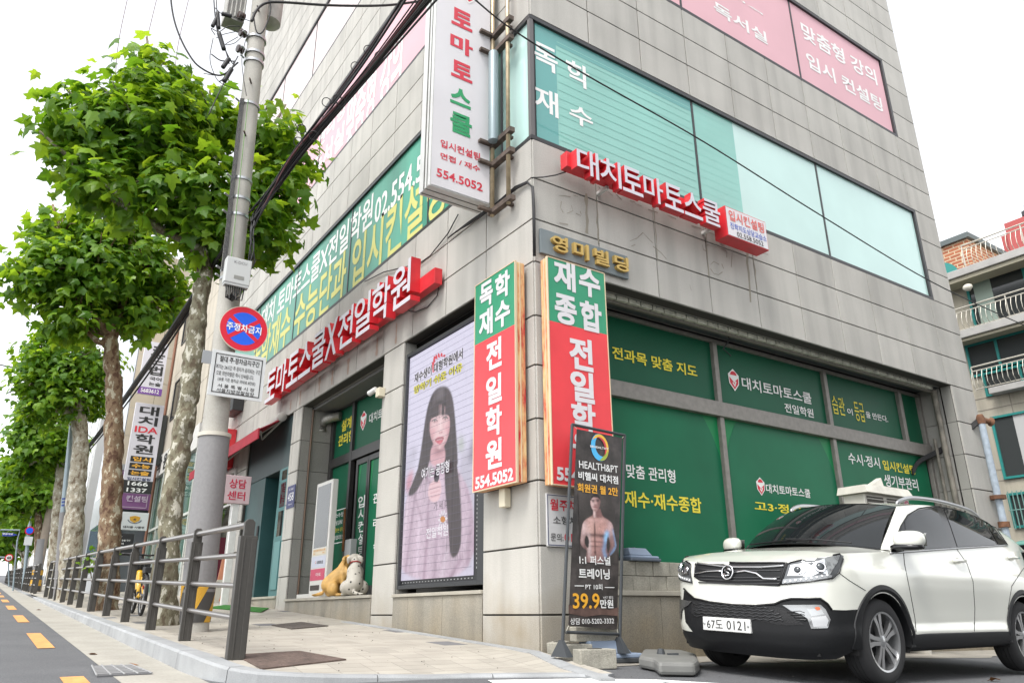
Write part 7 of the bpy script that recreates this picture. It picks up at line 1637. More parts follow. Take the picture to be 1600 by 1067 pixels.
# parking notice on the wall
a0, b1 = RF.ab(853.5, 770, .02); a1 = RF.ab(905, 780, .02)[0]; b0 = RF.ab(855, 853, .02)[1]
t = thing('parking_notice', RF.pt(a0, b0), 'white parking notice with red and black writing behind the gym banner', 'notice')
mb = MB(); RF.box(mb, a0, b0, a1, b1, .002, .02); mb.build('board', mat('notice_board', (.60, .60, .60), .4), t, bevel=.003)
w = a1 - a0; h = b1 - b0
mb = MB()
for r in ((a0 + .012, b1 - .02, a1 - .012, b1 - .012), (a0 + .012, b0 + .012, a1 - .012, b0 + .02), (a0 + .012, b0 + .02, a0 + .02, b1 - .02), (a1 - .02, b0 + .02, a1 - .012, b1 - .02)): RF.quad(mb, *r, .0225)
mb.build('border_line', mat('navy_line', (.02, .03, .12), .5), t)
lettering(t, red_ink, RF, [('월주차', (a0 + w * .1, b1 - h * .1, a1 - w * .08, b1 - h * .32)), ('010', (a0 + w * .5, b1 - h * .74, a1 - w * .05, b1 - h * .9))], .024, px=False, bold=.02)
lettering(t, black_ink, RF, [('소형차', (a0 + w * .18, b1 - h * .42, a1 - w * .1, b1 - h * .58)), ('문의:', (a0 + w * .1, b1 - h * .75, a0 + w * .47, b1 - h * .9))], .024, px=False, bold=.008)
# concrete blocks at the banner's foot
blockm = mat('concrete_block', (.30, .285, .24), .95, noise=[(60, .15), (6, .18)], bump=(90, .6))
def block(px, py, w, d, h, ang, label, fz=gz_side, tilt=0., name='concrete_block'):
    c = np.array(px_Y(px, py, fz)); c[2] = gz_road(c[0], c[1]) - .004; ca, sa = math.cos(ang), math.sin(ang); ux = np.array([ca, sa, 0]); uy = np.array([-sa, ca, 0]); uz = np.array([0, 0, 1.])
    if tilt: uz, ux = uz * math.cos(tilt) - ux * math.sin(tilt), ux * math.cos(tilt) + uz * math.sin(tilt)
    t = thing(name, c, label, 'concrete block', 'loose concrete blocks by the banner')
    mb = MB(); mb.obox(c + uz * h / 2 + uy * 0, ux * w / 2, uy * d / 2, uz * h / 2); mb.build('block', blockm, t, bevel=.008)
    mb = MB(); mb.obox(c + uz * (h + .002), ux * w * .16, uy * d * .22, uz * .004); mb.build('hand_hole', mat('hole_dark', (.07, .065, .055), .95), t)
    return c
block(874, 1026, .17, .17, .19, .35, 'grey concrete block behind the left foot of the banner stand', -.16, .10)
block(899, 1034, .30, .18, .18, -.25, 'grey concrete block with white cord, behind the front block', -.36)
block(930, 1047, .36, .19, .17, -.28, 'squared grey concrete block lying nearest the pavement edge', -.80)
P = [px_ground(902, 1024, gz_side) + np.array([0, 0, .16])] + [px_at(x, y, px_ground(902, 1026, gz_side)[:2]) for x, y in ((893, 1012), (890, 1020), (897, 1027), (912, 1025), (925, 1022), (935, 1026))]
o = wire(P, .008, 'cord', mat('cord_white', (.62, .60, .52), .6), None, 6); tag(o, 'white cord loop lying over the loose concrete blocks', 'cord')
blue_pl = mat('plastic_bluegrey', (.20, .25, .33), .5, noise=[(5, .08)]); dark_pl = mat('plastic_dark', (.05, .055, .06), .6)
def weight(c, ang, m, m2, sc, label, parent=None):
    """moulded plastic sign base: stepped foot and a raised hollow body"""
    ca, sa = math.cos(ang), math.sin(ang); X = lambda a, b, z: tuple(np.array(c) + sc * np.array([ca * a - sa * b, sa * a + ca * b, z]))
    t = thing('plastic_base', c, label, 'sign base', None)
    mb = MB(); mb.prism([X(a, b, .0) for a, b in ((-.38, -.22), (.38, -.22), (.42, -.12), (.42, .12), (.38, .22), (-.38, .22))], (0, 0, .05 * sc)); mb.build('foot', m2, t, bevel=.008)
    mb = MB(); mb.hexa([X(-.36, -.2, .05), X(.36, -.2, .05), X(.36, .2, .05), X(-.36, .2, .05), X(-.36, -.19, .10), X(.35, -.19, .10), X(.35, .19, .10), X(-.36, .19, .10)]); mb.hexa([X(-.34, -.17, .1005), X(.22, -.17, .1005), X(.22, .17, .1005), X(-.34, .17, .1005), X(-.34, -.12, .24), X(.10, -.12, .24), X(.10, .12, .24), X(-.34, .12, .24)]); mb.build('body', m, t, bevel=.012)
    mb = MB(); mb.lathe(X(-.1, 0, .2402), (0, 0, 1), [(0, .03 * sc), (.012, .026 * sc)], 14); mb.build('cap', m2, t)
c = np.array(px_Y(952, 1030, -.33)); c[2] = gz_road(c[0], c[1]); weight(c, -.12, blue_pl, dark_pl, .86, 'blue-grey plastic sign base under the gym banner stand')
mb = MB(); zb = c[2] + .21; c = c - np.array([.05, .15, 0]); mb.obox((c[0] - .1, c[1] + .2, zb + .06), (.24, -.04, 0), (.02, .08, 0), (0, 0, .07)); o = mb.build('concrete_block', blockm, None, bevel=.008); tag(o, 'concrete block resting on the blue-grey sign base under the banner', 'concrete block', 'loose concrete blocks by the banner')
# grey base on the ground by the car
c = px_ground(1046, 1046, gz_side); t = thing('plastic_base', c, 'flat grey rounded plastic weight lying on the asphalt before the car', 'sign base')
G2 = [px_ground(x, y, gz_side) for x, y in ((999, 1045), (1022, 1050), (1030, 1057), (1088, 1058), (1094, 1052), (1090, 1040), (1068, 1033), (1040, 1032), (1006, 1032))]
gp2 = mat('plastic_grey', (.18, .18, .17), .55, noise=[(6, .08)]); mb = MB(); mb.prism([p + np.array([0, 0, .012]) for p in G2], (0, 0, .105)); mb.build('slab', gp2, t, bevel=.03)
mb = MB(); q = np.mean(G2, 0); mb.lathe(q + np.array([-.0, .12, .118]), (0, 0, 1), [(0, .04), (.012, .04), (.05, .03), (.055, .012)], 14); mb.obox(q + np.array([.06, 0.02, .124]), (.05, -.02, 0), (.01, .02, 0), (0, 0, .008)); mb.build('plug', dark_pl, t)
# blocks and a spare base on the ledge below the windows
t0 = .60
for i, x in enumerate(np.arange(1.10, 3.0, .27)):
    for row in range(2):
        if row == 1 and i == 0 and False: continue
        xx = x + (.06 if row else 0); mb = MB(); RF.box(mb, xx, t0 + row * .165, xx + .262, t0 + row * .165 + .16, -.28, -.06 + (.008 if (i + row) % 3 == 0 else 0)); o = mb.build('ledge_block', blockm, None, bevel=.006); tag(o, 'stacked grey concrete block on the window ledge above the car nose', 'concrete block', 'concrete blocks stacked on the ledge')
c = RF.pt(1.55, t0 + .326, -.14); weight(c, -.02, blue_pl, mat('plastic_bluegrey_dark', (.09, .11, .14), .55), .62, 'blue-grey plastic base lying on the blocks on the ledge')
# air-conditioner outdoor unit behind the car
HP = RF.shift(.42)
a0 = HP.ab(1350, 770)[0]; a1 = HP.ab(1418, 770)[0]; b1 = HP.ab(1370, 770)[1]
t = thing('air_conditioner', HP.pt((a0 + a1) / 2, 0), 'cream air conditioner unit with weathered cover behind the car roof', 'air conditioner')
acm = mat('ac_cream', (.52, .50, .45), .5, noise=[(4, .12)]); mb = MB(); RF.box(mb, a0, .35, a1, b1 - .02, .08, .42); mb.build('case', acm, t, bevel=.015)
mb = MB(); RF.box(mb, a0 + .05, .5, a0 + (a1 - a0) * .40, b1 - .06, .42, .425); RF.box(mb, a0 + (a1 - a0) * .48, .5, a0 + (a1 - a0) * .86, b1 - .06, .42, .425); mb.build('grille_panel', mat('ac_dark', (.07, .062, .052), .7), t)
mb = MB()
for i in range(14): z = b1 - .1 - i * .06; RF.box(mb, a0 + .05, z, a0 + (a1 - a0) * .86, z + .012, .425, .435)
mb.build('grille_bars', acm, t)
mb = MB(); cx_, cz_ = a0 + (a1 - a0) * .93, b1 - .11; mb.lathe(HP.pt(cx_, cz_, .002), HP.n, [(0, .06), (.004, .06)], 20); mb.build('logo_disc', mat('logo_crimson', (.45, .04, .12), .4), t); lettering(t, white_ink, HP, [('LG', (cx_ - .03, cz_ + .025, cx_ + .03, cz_ - .025))], .008, px=False, bold=.01)
mb = MB(); e = .06; zc = b1 - .02
mb.add([RF.pt(a0 - e, zc, .02), RF.pt(a1 + e * .4, zc, .02), RF.pt(a1 + e * .4, zc, .50), RF.pt(a0 - e, zc, .52), RF.pt(a0 - e * .6, zc + .11, .04), RF.pt(a1, zc + .12, .04), RF.pt(a1, zc + .13, .44), RF.pt(a0 + .35, zc + .13, .46), RF.pt(a0 - e * .6, zc + .11, .46), RF.pt(a0 + .62, zc + .20, .2), RF.pt(a1 - .12, zc + .20, .2)],
       [(3, 2, 1, 0), (0, 1, 5, 4), (1, 2, 6, 5), (2, 3, 8, 7, 6), (3, 0, 4, 8), (4, 5, 10, 9), (5, 6, 10), (6, 7, 9, 10), (7, 8, 9), (8, 4, 9)]); mb.hexa([RF.pt(a0 + .28, zc + .14, .42), RF.pt(a0 + .55, zc + .14, .42), RF.pt(a0 + .55, zc + .145, .3), RF.pt(a0 + .28, zc + .145, .3), RF.pt(a0 + .30, zc + .15, .42), RF.pt(a0 + .58, zc + .27, .38), RF.pt(a0 + .58, zc + .27, .3), RF.pt(a0 + .30, zc + .15, .3)]); mb.build('cover', mat('cover_white', (.56, .54, .48), .55, noise=[(5, .14)]), t, bevel=.01)
for a in (a0 + .1, a1 - .15): mb = MB(); RF.box(mb, a, -.25, a + .06, .35, .1, .4); mb.build('stand_leg', acm, t)
# pipes at the right-hand pillar
t = thing('vent_pipe', (XE + .12, -.05, 0), 'pale blue-grey pipe with rusty fittings up the right edge of the building', 'pipe')
VX = RF.shift(.12); pa = VX.ab(1533, 662); pb_ = VX.ab(1561, 780); pc_ = VX.ab(1570, 830); xv = (pa[0] + pb_[0]) / 2
pts = [VX.pt(pa[0], pa[1]), VX.pt(pb_[0], pb_[1])]
mb = MB(); mb.tube([VX.pt(xv, -.3), VX.pt(xv, pa[1])], .06, 14); mb.build('pipe', mat('pipe_blue', (.34, .40, .46), .55, noise=[(9, .2)]), t, smooth='auto')
mb = MB(); mb.lathe(VX.pt(xv, pa[1]), (0, 0, 1), [(0, .07), (.1, .08), (.18, .05)], 14); mb.lathe(VX.pt(xv + .05, pa[1] + .08), (.8, -.3, -.1), [(0, .06), (.16, .05), (.2, .09), (.24, .03)], 12); mb.lathe(VX.pt(xv, pb_[1]), (0, 0, 1), [(0, .13), (.07, .13)], 14); mb.lathe(VX.pt(xv, pb_[1] - .5), (0, 0, 1), [(0, .095), (.1, .095)], 14); mb.build('fitting', mat('rust', (.16, .075, .04), .85, noise=[(9, .35)]), t, smooth='auto')
t = thing('service_cables', VX.pt(9.9, 3.6), 'dark cables strung from the window corner to the vent pipe', 'cable')
qa = np.array(px_plane(1438, 722, (0, .62, 0), (0, 1, 0))); qb = VX.pt(xv, pa[1] + .05)
for k in range(4): wire([qa + np.array([-.3, .02, -.25 + .03 * k]), qa + np.array([0, 0, .02 * k]), qa * .5 + qb * .5 + np.array([0, .1, -.12 + .03 * k]), qb + np.array([0, 0, .03 * k])], .022 - .003 * k, 'cable', wire_k, t)
mb = MB(); mb.tube([(9.62, .3, .6), (9.62, .3, 4.3)], .05, 10); mb.tube([(9.6, .45, .6), (9.6, .45, 3.4)], .03, 8); o = mb.build('drain_pipe', mat('pipe_stained', (.17, .155, .13), .7, noise=[(5, .4)]), None, smooth='auto'); tag(o, 'stained drain pipe inside the right reveal of the green windows', 'pipe')
# ironwork on the pavement: covers, drain
iron = mat('iron_cover', (.12, .085, .07), .85, noise=[(30, .25), (5, .25)], bump=(220, .8))
def cover(name, pts, fz, m, label, cat, lift=.01):
    q = [px_ground(x, y, fz) + np.array([0, 0, lift]) for x, y in pts]; mb = MB(); mb.prism([p - np.array([0, 0, .02]) for p in q], (0, 0, .022)); o = mb.build(name, m, None); tag(o, label, cat); return o, q
cover('manhole_cover', [(365, 1024), (468, 1018), (541, 1031), (409, 1046)], gz_walk, iron, 'large rusty square manhole cover at the corner by the fence end', 'manhole cover')
cover('manhole_cover', [(424, 977), (470, 972), (513, 978), (456, 983)], gz_walk, mat('iron_cover_dark', (.09, .075, .065), .85, noise=[(30, .25)], bump=(220, .8)), 'small dark manhole cover on the pavement farther from the corner', 'manhole cover')
gr_, q = cover('drain_grate', [(143, 1042), (203, 1040), (237, 1054), (151, 1058)], gz_road, mat('grate_iron', (.11, .11, .115), .7), 'slotted iron drain grate in the gutter', 'drain grate', .012)
mb = MB()
for i in range(1, 7): a = q[0] + (q[3] - q[0]) * i / 7; b = q[1] + (q[2] - q[1]) * i / 7; mb.tube([a + [0, 0, .004], b + [0, 0, .004]], .008, 5)
for i in range(0, 5): a = q[0] + (q[1] - q[0]) * i / 4; b = q[3] + (q[2] - q[3]) * i / 4; mb.tube([a + [0, 0, .005], b + [0, 0, .005]], .008, 5)
mb.build('grate_bars', mat('grate_bar', (.25, .25, .25), .6), gr_)
brown_leaf = mat('dry_leaf', (.30, .13, .04), .8)
for (x, y, fz, s, lab) in ((205, 1039, gz_road, .10, 'dry curled brown leaf lying on the drain grate'), (148, 1023, gz_road, .07, 'dry brown leaf lying in the gutter'), (62, 953, gz_road, .08, 'dry brown leaf in the gutter farther up the street'), (1556, 1064, gz_side, .08, 'dry brown leaf on the asphalt beside the car')):
    v = []; f = []; make_leaves(v, f, [px_ground(x, y, fz) + np.array([0, 0, .02])], [np.array([.3, .2, 1.])], [s * 1.4], False, 0); mb = MB(); mb.v = v; mb.f = f; o = mb.build('fallen_leaf', brown_leaf, None); tag(o, lab, 'leaf')
# small grit on the ground
mb = MB()
for _ in range(260):
    x, y = (rng.uniform(-3.0, .0), rng.uniform(-.9, 6)) if rng.random() < .55 else (rng.uniform(-.2, 5), rng.uniform(-3.6, -.1))
    if x > -.3 and y > .0: continue
    z = (gz_walk(min(x, 0), y) if x < -.45 and y > -.6 else gz_road(x, y)) + .012; s = rng.uniform(.003, .008); v, f = blob((x, y, z), s, s * rng.uniform(.6, 1.3), s * .5, e=2, nu=5, nv_=3); mb.add(v, f)
o = mb.build('grit', mat('grit', (.10, .09, .075), .95), None); tag(o, 'fine grit and leaf crumbs scattered over the ground', 'grit', None, 'stuff')
# ================================================================== NEIGHBOURING BUILDINGS
cream = mat('cream_cladding', (.46, .415, .34), .8, noise=[(1.2, .06), (50, .04)], streak=.08)
joint_l = mat('joint_light', (.26, .235, .20), .9)
def wallgrid(pl, a0, b0, a1, b1, d, na, nbm, m, name, parent, th=.2):
    mb = MB()
    for i in range(na):
        for j in range(nbm):
            p, q = a0 + (a1 - a0) * i / na + .008, a0 + (a1 - a0) * (i + 1) / na - .008; r, s = b0 + (b1 - b0) * j / nbm + .008, b0 + (b1 - b0) * (j + 1) / nbm - .008
            pl.box(mb, p, r, q, s, d - .03, d)
    mb.build(name, m, parent); mb = MB(); pl.box(mb, a0, b0, a1, b1, d - th, d - .025); mb.build('backing', joint_l, parent)
# second building along the street (same line, beyond the granite one)
t = thing('cream_building', (0, 21, 0), 'cream clad building next to the granite one, seen between the tree trunks', 'building')
wallgrid(LF, -24.6, 6.0, -17.7, 13.5, .0, 6, 5, cream, 'wall', t)
mb = MB(); LF.box(mb, -24.6, 5.2, -17.7, 5.98, -.2, .04); mb.build('sign_band', mat('band_white', (.60, .59, .56), .5), t)
for i, ch in enumerate('학원전문관'): lettering(t, black_ink, LF, [(ch, (-24.3 + i * 1.15, 5.9, -23.4 + i * 1.15, 5.3))], .05, px=False, bold=.03)
mb = MB(); LF.quad(mb, -24.5, .8, -17.8, 5.15, -.05); mb.build('shop_glass', mat('shop_glass', (.07, .15, .12), .06, spec=.8), t)
mb = MB()
for a in (-24.55, -22.9, -21.2, -19.5, -17.75): LF.box(mb, a, .6, a + .08, 5.2, -.08, .02)
LF.box(mb, -24.5, 3.2, -17.8, 3.28, -.08, .015); mb.build('mullion', mat('mullion_pale', (.50, .52, .48), .5), t)
for (a, z) in ((-23.2, 7.2), (-20.6, 7.2), (-23.2, 10.2)):
    mb = MB(); LF.box(mb, a, z, a + 1.1, z + 1.4, .002, .004); w_ = mb.build('window', glass_dk, t); mb = MB(); LF.box(mb, a - .06, z - .06, a + 1.16, z, .0, .03); LF.box(mb, a - .06, z + 1.4, a + 1.16, z + 1.46, 0, .03); LF.box(mb, a - .06, z, a, z + 1.4, 0, .03); LF.box(mb, a + 1.1, z, a + 1.16, z + 1.4, 0, .03); mb.build('frame', dark_metal, w_)
mb = MB(); LF.box(mb, -24.6, 0, -17.7, .8, -.2, .02); mb.build('plinth', MATS['plinth_granite'], t)
mb = MB(); mb.tube([(-.06, 24.3, .8), (-.06, 24.3, 13)], .05, 8); o = mb.build('down_pipe', mat('pipe_copper', (.22, .10, .06), .6), None); tag(o, 'thin reddish down pipe at the far end of the cream building', 'pipe')
# third building, standing forward of the line: we see its side
Y3 = 25.0; B3 = PL((0, Y3, 0), (1, 0, 0), (0, -1, 0)); x3 = B3.ab(198, 659)[0]
t = thing('beige_building', (0, Y3, 0), 'beige building standing forward with purple academy banner on its glass side', 'building')
zb3 = B3.ab(215, 727)[1]
wallgrid(B3, x3, zb3, .4, 14.5, .0, 2, 8, mat('beige_cladding', (.50, .44, .34), .8, noise=[(1.2, .05)]), 'wall', t)
mb = MB(); mb.box((x3 - .02, Y3 - .02, zb3 - .22), (.4, Y3 + .2, zb3)); mb.build('soffit', mat('soffit_grey', (.33, .34, .35), .6), t)
WF = PL((x3, 0, 0), (0, -1, 0), (-1, 0, 0)); mb = MB(); WF.box(mb, -31.5, .8, -Y3 - .01, 14.5, -.3, 0); mb.build('side_wall', mat('silver_cladding', (.42, .44, .46), .35, .2, noise=[(2, .08)]), t)
for k in range(4): mb = MB(); WF.quad(mb, -31, 2.0 + 3 * k, -Y3 - .5, 3.8 + 3 * k, .004); mb.build('window', mat('blue_glass', (.12, .18, .22), .06, spec=.8), t)
mb = MB(); B3.quad(mb, x3, .6, .4, zb3 - .2, -.25); mb.build('shop_glass', mat('grey_glass', (.10, .11, .12), .1, spec=.7), t)
a0, b1 = B3.ab(188, 733); a1, b0 = B3.ab(231, 797)
mb = MB(); B3.box(mb, a0, b0, a1 + .05, b1, -.05, .0); pbn = mb.build('purple_banner', mat('banner_purple', (.20, .085, .21), .5, noise=[(1.5, .12)]), t)
mb = MB(); e = .06
for r in ((a0 + e, b1 - e - .03, a1 - e, b1 - e), (a0 + e, b0 + e, a1 - e, b0 + e + .03), (a0 + e, b0 + e, a0 + e + .03, b1 - e), (a1 - e - .03, b0 + e, a1 - e, b1 - e)): B3.quad(mb, *r, .006)
mb.build('banner_line', mat('lilac_line', (.45, .35, .45), .5), pbn)
lettering(pbn, mat('lilac_letters', (.55, .46, .56), .5), B3, [('컨설팅', (198, 773, 230, 785), .03), ('입시', (199, 757, 212, 769), .03)], .01)
mb = MB(); B3.box(mb, x3, .6, x3 + .12, zb3 - .2, -.2, .03); mb.build('corner_post', mat('post_silver', (.36, .36, .35), .5), t)
def flat_sign(px0, py0, px1, py1, Y, m, name, label, texts, cat='sign', th=.12):
    pl = PL((0, Y, 0), (1, 0, 0), (0, -1, 0)); a0, b1 = pl.ab(px0, py0); a1, b0 = pl.ab(px1, py1); t = thing(name, pl.pt((a0 + a1) / 2, b0), label, cat)
    mb = MB(); pl.box(mb, a0, b0, a1, b1, -th, 0); mb.build('board', m, t, bevel=.01); w = a1 - a0; h = b1 - b0
    for s, f0, f1, y0, y1, m2 in texts: lettering(t, m2, pl, [(s, (a0 + w * f0, b1 - h * y0, a0 + w * f1, b1 - h * y1))], .006, px=False, bold=.025)
    return t, pl, a0, b0, a1, b1
sgw = mat('sign_pale', (.60, .59, .64), .45)
t, pl, a0, b0, a1, b1 = flat_sign(213, 628, 236, 772, 23.6, sgw, 'projecting_sign', 'white vertical projecting sign with dark academy name, orange tags and phone number', [('대', .16, .84, .03, .135, black_ink), ('치', .16, .84, .15, .25, black_ink), ('IDA', .10, .90, .265, .335, red_ink), ('학', .16, .84, .35, .455, black_ink), ('원', .16, .84, .47, .57, black_ink), ('입시컨설팅', .12, .9, .83, .86, MATS['navy_line'])])
w = a1 - a0; h = b1 - b0; orange = mat('tag_orange', (.80, .42, .05), .5)
for s, y in (('입시', .60), ('수능', .675), ('논술', .75)):
    mb = MB(); pl.quad(mb, a0 + w * .12, b1 - h * (y + .062), a1 - w * .1, b1 - h * y, .006); tg = mb.build('tag_panel', black_ink, t); lettering(tg, orange, pl, [(s, (a0 + w * .2, b1 - h * (y + .008), a1 - w * .18, b1 - h * (y + .055)))], .012, px=False, bold=.03)
mb = MB(); pl.quad(mb, a0, b0, a1, b0 + h * .135, .006); tg = mb.build('number_panel', black_ink, t); lettering(tg, white_ink, pl, [('1666', (a0 + w * .16, b0 + h * .125, a1 - w * .16, b0 + h * .08)), ('1337', (a0 + w * .16, b0 + h * .055, a1 - w * .16, b0 + h * .01))], .012, px=False, bold=.02)
t, pl, a0, b0, a1, b1 = flat_sign(228, 532, 252, 619, 23.0, sgw, 'projecting_sign', 'upper white projecting sign with purple number strip above the academy sign', [('코', .3, .9, .08, .26, black_ink), ('드', .3, .9, .28, .43, black_ink), ('법', .3, .9, .45, .63, black_ink), ('국어', .4, .9, .66, .73, black_ink), ('논술', .4, .9, .76, .83, black_ink)])
mb = MB(); pl.quad(mb, a0, b0, a1, b0 + (b1 - b0) * .13, .006); tg = mb.build('number_panel', mat('strip_purple', (.17, .06, .30), .5), t); lettering(tg, white_ink, pl, [('5683612', (a0 + .1, b0 + (b1 - b0) * .105, a1 - .1, b0 + (b1 - b0) * .03))], .012, px=False, bold=.02)
mb = MB(); q = px_Y(246, 648, 23.9); mb.box((q[0] - .1, 23.8, q[2] - 1.9), (q[0] + .35, 24.0, q[2] - .0)); o = mb.build('projecting_sign', mat('sign_slate', (.08, .085, .08), .5), None); tag(o, 'plain dark slate projecting panel behind the white academy sign', 'sign')
t, pl, a0, b0, a1, b1 = flat_sign(191, 799, 229, 829, 22.5, mat('sign_offwhite', (.60, .62, .62), .45), 'square_sign', 'white square sign with golden shield emblem below the purple banner', [('대치동 사령부', .12, .9, .76, .9, black_ink)])
w = a1 - a0; h = b1 - b0; cx, cz = (a0 + a1) / 2, b1 - h * .4
mb = MB(); pl.poly(mb, [(cx - w * .2, cz + h * .14), (cx - w * .08, cz + h * .19), (cx, cz + h * .21), (cx + w * .08, cz + h * .19), (cx + w * .2, cz + h * .14), (cx + w * .17, cz - h * .06), (cx, cz - h * .2), (cx - w * .17, cz - h * .06)], .006); mb.build('emblem', mat('emblem_gold', (.55, .30, .03), .5), t)
mb = MB(); P = []
for th in np.linspace(math.radians(190), math.radians(350), 16): P.append((cx + w * .27 * math.cos(th), cz + h * .02 + h * .25 * math.sin(th)))
for th in np.linspace(math.radians(350), math.radians(190), 16): P.append((cx + w * .23 * math.cos(th), cz + h * .02 + h * .21 * math.sin(th)))
pl.poly(mb, P, .006); mb.build('laurel', mat('laurel_grey', (.12, .14, .18), .5), t); lettering(t, MATS['print_brown_dark'], pl, [('★', (cx - w * .07, cz + h * .09, cx + w * .07, cz - h * .07))], .009, px=False, bold=0)
t, pl, a0, b0, a1, b1 = flat_sign(176, 800, 191, 829, 22.9, mat('sign_black', (.02, .02, .022), .4), 'square_sign', 'black sign with white tree-like mark left of the shield sign', [('휴', .2, .8, .15, .75, white_ink)])
t, pl, a0, b0, a1, b1 = flat_sign(173, 832, 205, 868, 22.3, MATS['sign_black'], 'menu_board', 'black board with four lines of small white text behind the fence', [('고급수학', .15, .5, .12, .2, white_ink), ('재수종합 논술 국어', .15, .85, .27, .36, white_ink), ('특별강의', .15, .6, .42, .51, white_ink), ('윤리와사상 세계사', .15, .85, .57, .66, white_ink)])
# fourth building: pale block with black window bands
X4, Y4 = -1.35, 34.0
t = thing('pale_office_block', (X4, Y4, 0), 'pale grey block with tall dark windows farther down the street', 'building')
B4 = PL((0, Y4, 0), (1, 0, 0), (0, -1, 0)); W4 = PL((X4, 0, 0), (0, -1, 0), (-1, 0, 0)); pg = mat('pale_cladding', (.50, .50, .49), .6, noise=[(1, .06)])
mb = MB(); mb.box((X4, Y4, .8), (10, 62, 11.5)); mb.build('wall', pg, t)
for k in range(3):
    for i in range(7): mb = MB(); W4.box(mb, -Y4 - 1 - i * 3.6 - 2.8, 2.2 + 3.2 * k, -Y4 - 1 - i * 3.6, 4.6 + 3.2 * k, .0, .012); mb.build('window', mat('window_black', (.03, .035, .04), .08, spec=.8), t)
    mb = MB(); B4.box(mb, X4 + .35, 2.2 + 3.2 * k, 2.5, 4.6 + 3.2 * k, 0, .012); mb.build('window', MATS['window_black'], t)
mb = MB(); mb.box((X4 - .35, Y4 - .35, 11.5), (10, 62, 11.8)); mb.build('eave', MATS['soffit_grey'], t)
mb = MB(); mb.box((X4 - .9, Y4 - .4, 3.0), (X4 - .01, Y4 + 2.2, 4.0)); o = mb.build('shop_awning', mat('awning_black', (.02, .021, .023), .6), None, bevel=.02); tag(o, 'black boxy shop awning between the tree trunks', 'awning')
for i, (xx, yy, hh, c, lab) in enumerate(((-1.2, 64, 15, (.40, .36, .30), 'beige distant block at the far end of the street'), (-1.4, 84, 18, (.44, .43, .42), 'grey distant block beyond the beige one'))):
    t = thing('distant_block', (xx, yy, 0), lab, 'building'); mb = MB(); mb.box((xx, yy, 1), (xx + 14, yy + 17, hh + 2)); mb.build('wall', mat('distant_%s' % ('beige', 'grey')[i], c, .8), t)
    for k in range(4):
        mb = MB(); mb.box((xx - .01, yy + 1, 4 + 3.2 * k), (xx + .1, yy + 16, 5.6 + 3.2 * k)); mb.build('window_band', MATS['window_black'], t)
# ------------------------------------------------------------------ apartment house on the right
AX = 28.0; AF = PL((AX, 0, 0), (0, -1, 0), (-1, 0, 0))
t = thing('apartment_house', (AX, 4, 0), 'cream apartment house with teal windows, balconies and brick top floor', 'apartment house')
aL = AF.ab(1500, 540)[0]; s1 = AF.ab(1497, 437)[1]; s2 = AF.ab(1504, 527)[1]; s3 = AF.ab(1531, 614)[1]; aR = aL + 15
tealf = mat('teal_frame', (.02, .22, .20), .5); railm = mat('rail_pale', (.52, .49, .42), .45, .2); apw = mat('apartment_cream', (.44, .40, .32), .85, noise=[(.8, .08), (30, .05)], streak=.15); slabm = mat('slab_grey', (.38, .37, .35), .7, noise=[(2, .1)])
mb = MB(); AF.box(mb, aL, -2, aR, s1, -10, 0); mb.build('wall', apw, t)
mb = MB()
for (x, y) in ((1560, 640), (1560, 690)): b = AF.ab(x, y)[1]
for b in (AF.ab(1540, 622)[1], AF.ab(1545, 640)[1], AF.ab(1556, 735)[1], AF.ab(1558, 752)[1]): AF.box(mb, aL, b, aR, b + .03, 0, .012)
for a in np.arange(aL + 1.4, aR, 1.6): AF.box(mb, a, -1, a + .03, s3, 0, .010)
mb.build('stone_joint', joint_l, t)
mb = MB()
for s, p in ((s1, 1.1), (s2, .9)): AF.box(mb, aL - .25, s - .32, aR, s + .0, .0, p)
AF.box(mb, aL + .9, s3 - .25, aR, s3, 0, .5); mb.build('balcony_slab', slabm, t, bevel=.02)
mb = MB(); AF.box(mb, aL - .24, s1 - .5, aR, s1 - .33, .2, 1.0); AF.box(mb, aL - .24, s2 - .45, aR, s2 - .33, .2, .8); mb.build('gutter', mat('gutter_cream', (.36, .33, .24), .6), t)
def apt_window(x0, y0, x1, y1, cols, a1=None, curtain=None, bars=False):
    a0, b1 = AF.ab(x0, y0); _a, b0 = AF.ab(x1, y1); aa = a1 if a1 is not None else _a
    mb = MB(); AF.quad(mb, a0, b0, aa, b1, .02); wo = mb.build('window', mat('apartment_glass', (.05, .055, .055), .08, spec=.7), t); mb = MB(); f = .09
    AF.box(mb, a0, b0, aa, b0 + f, .02, .09); AF.box(mb, a0, b1 - f, aa, b1, .02, .09)
    for c in [a0] + [a0 + (aa - a0) * k for k in cols] + [aa - f]: AF.box(mb, c, b0 + f, c + f, b1 - f, .022, .085)
    mb.build('frame', tealf, wo)
    for (k0, k1, m_) in (curtain or []): mb = MB(); AF.quad(mb, a0 + (aa - a0) * k0, b0 + f, a0 + (aa - a0) * k1, b1 - f, .026); mb.build('curtain', m_, wo)
    if bars:
        mb = MB(); k = int((aa - a0) / .16)
        for i in range(k): mb.tube([AF.pt(a0 + .1 + i * .16, b0 - .05, .2), AF.pt(a0 + .1 + i * .16, b1 + .05, .2)], .022, 6)
        mb.tube([AF.pt(a0, (b0 + b1) / 2, .2), AF.pt(aa, (b0 + b1) / 2, .2)], .022, 6); mb.build('window_bars', mat('bars_teal', (.16, .30, .27), .5), wo)
cg = mat('curtain_green', (.10, .27, .20), .6); cp = mat('curtain_pale', (.34, .42, .36), .7); cb_m = mat('clutter_brown', (.20, .15, .11), .8)
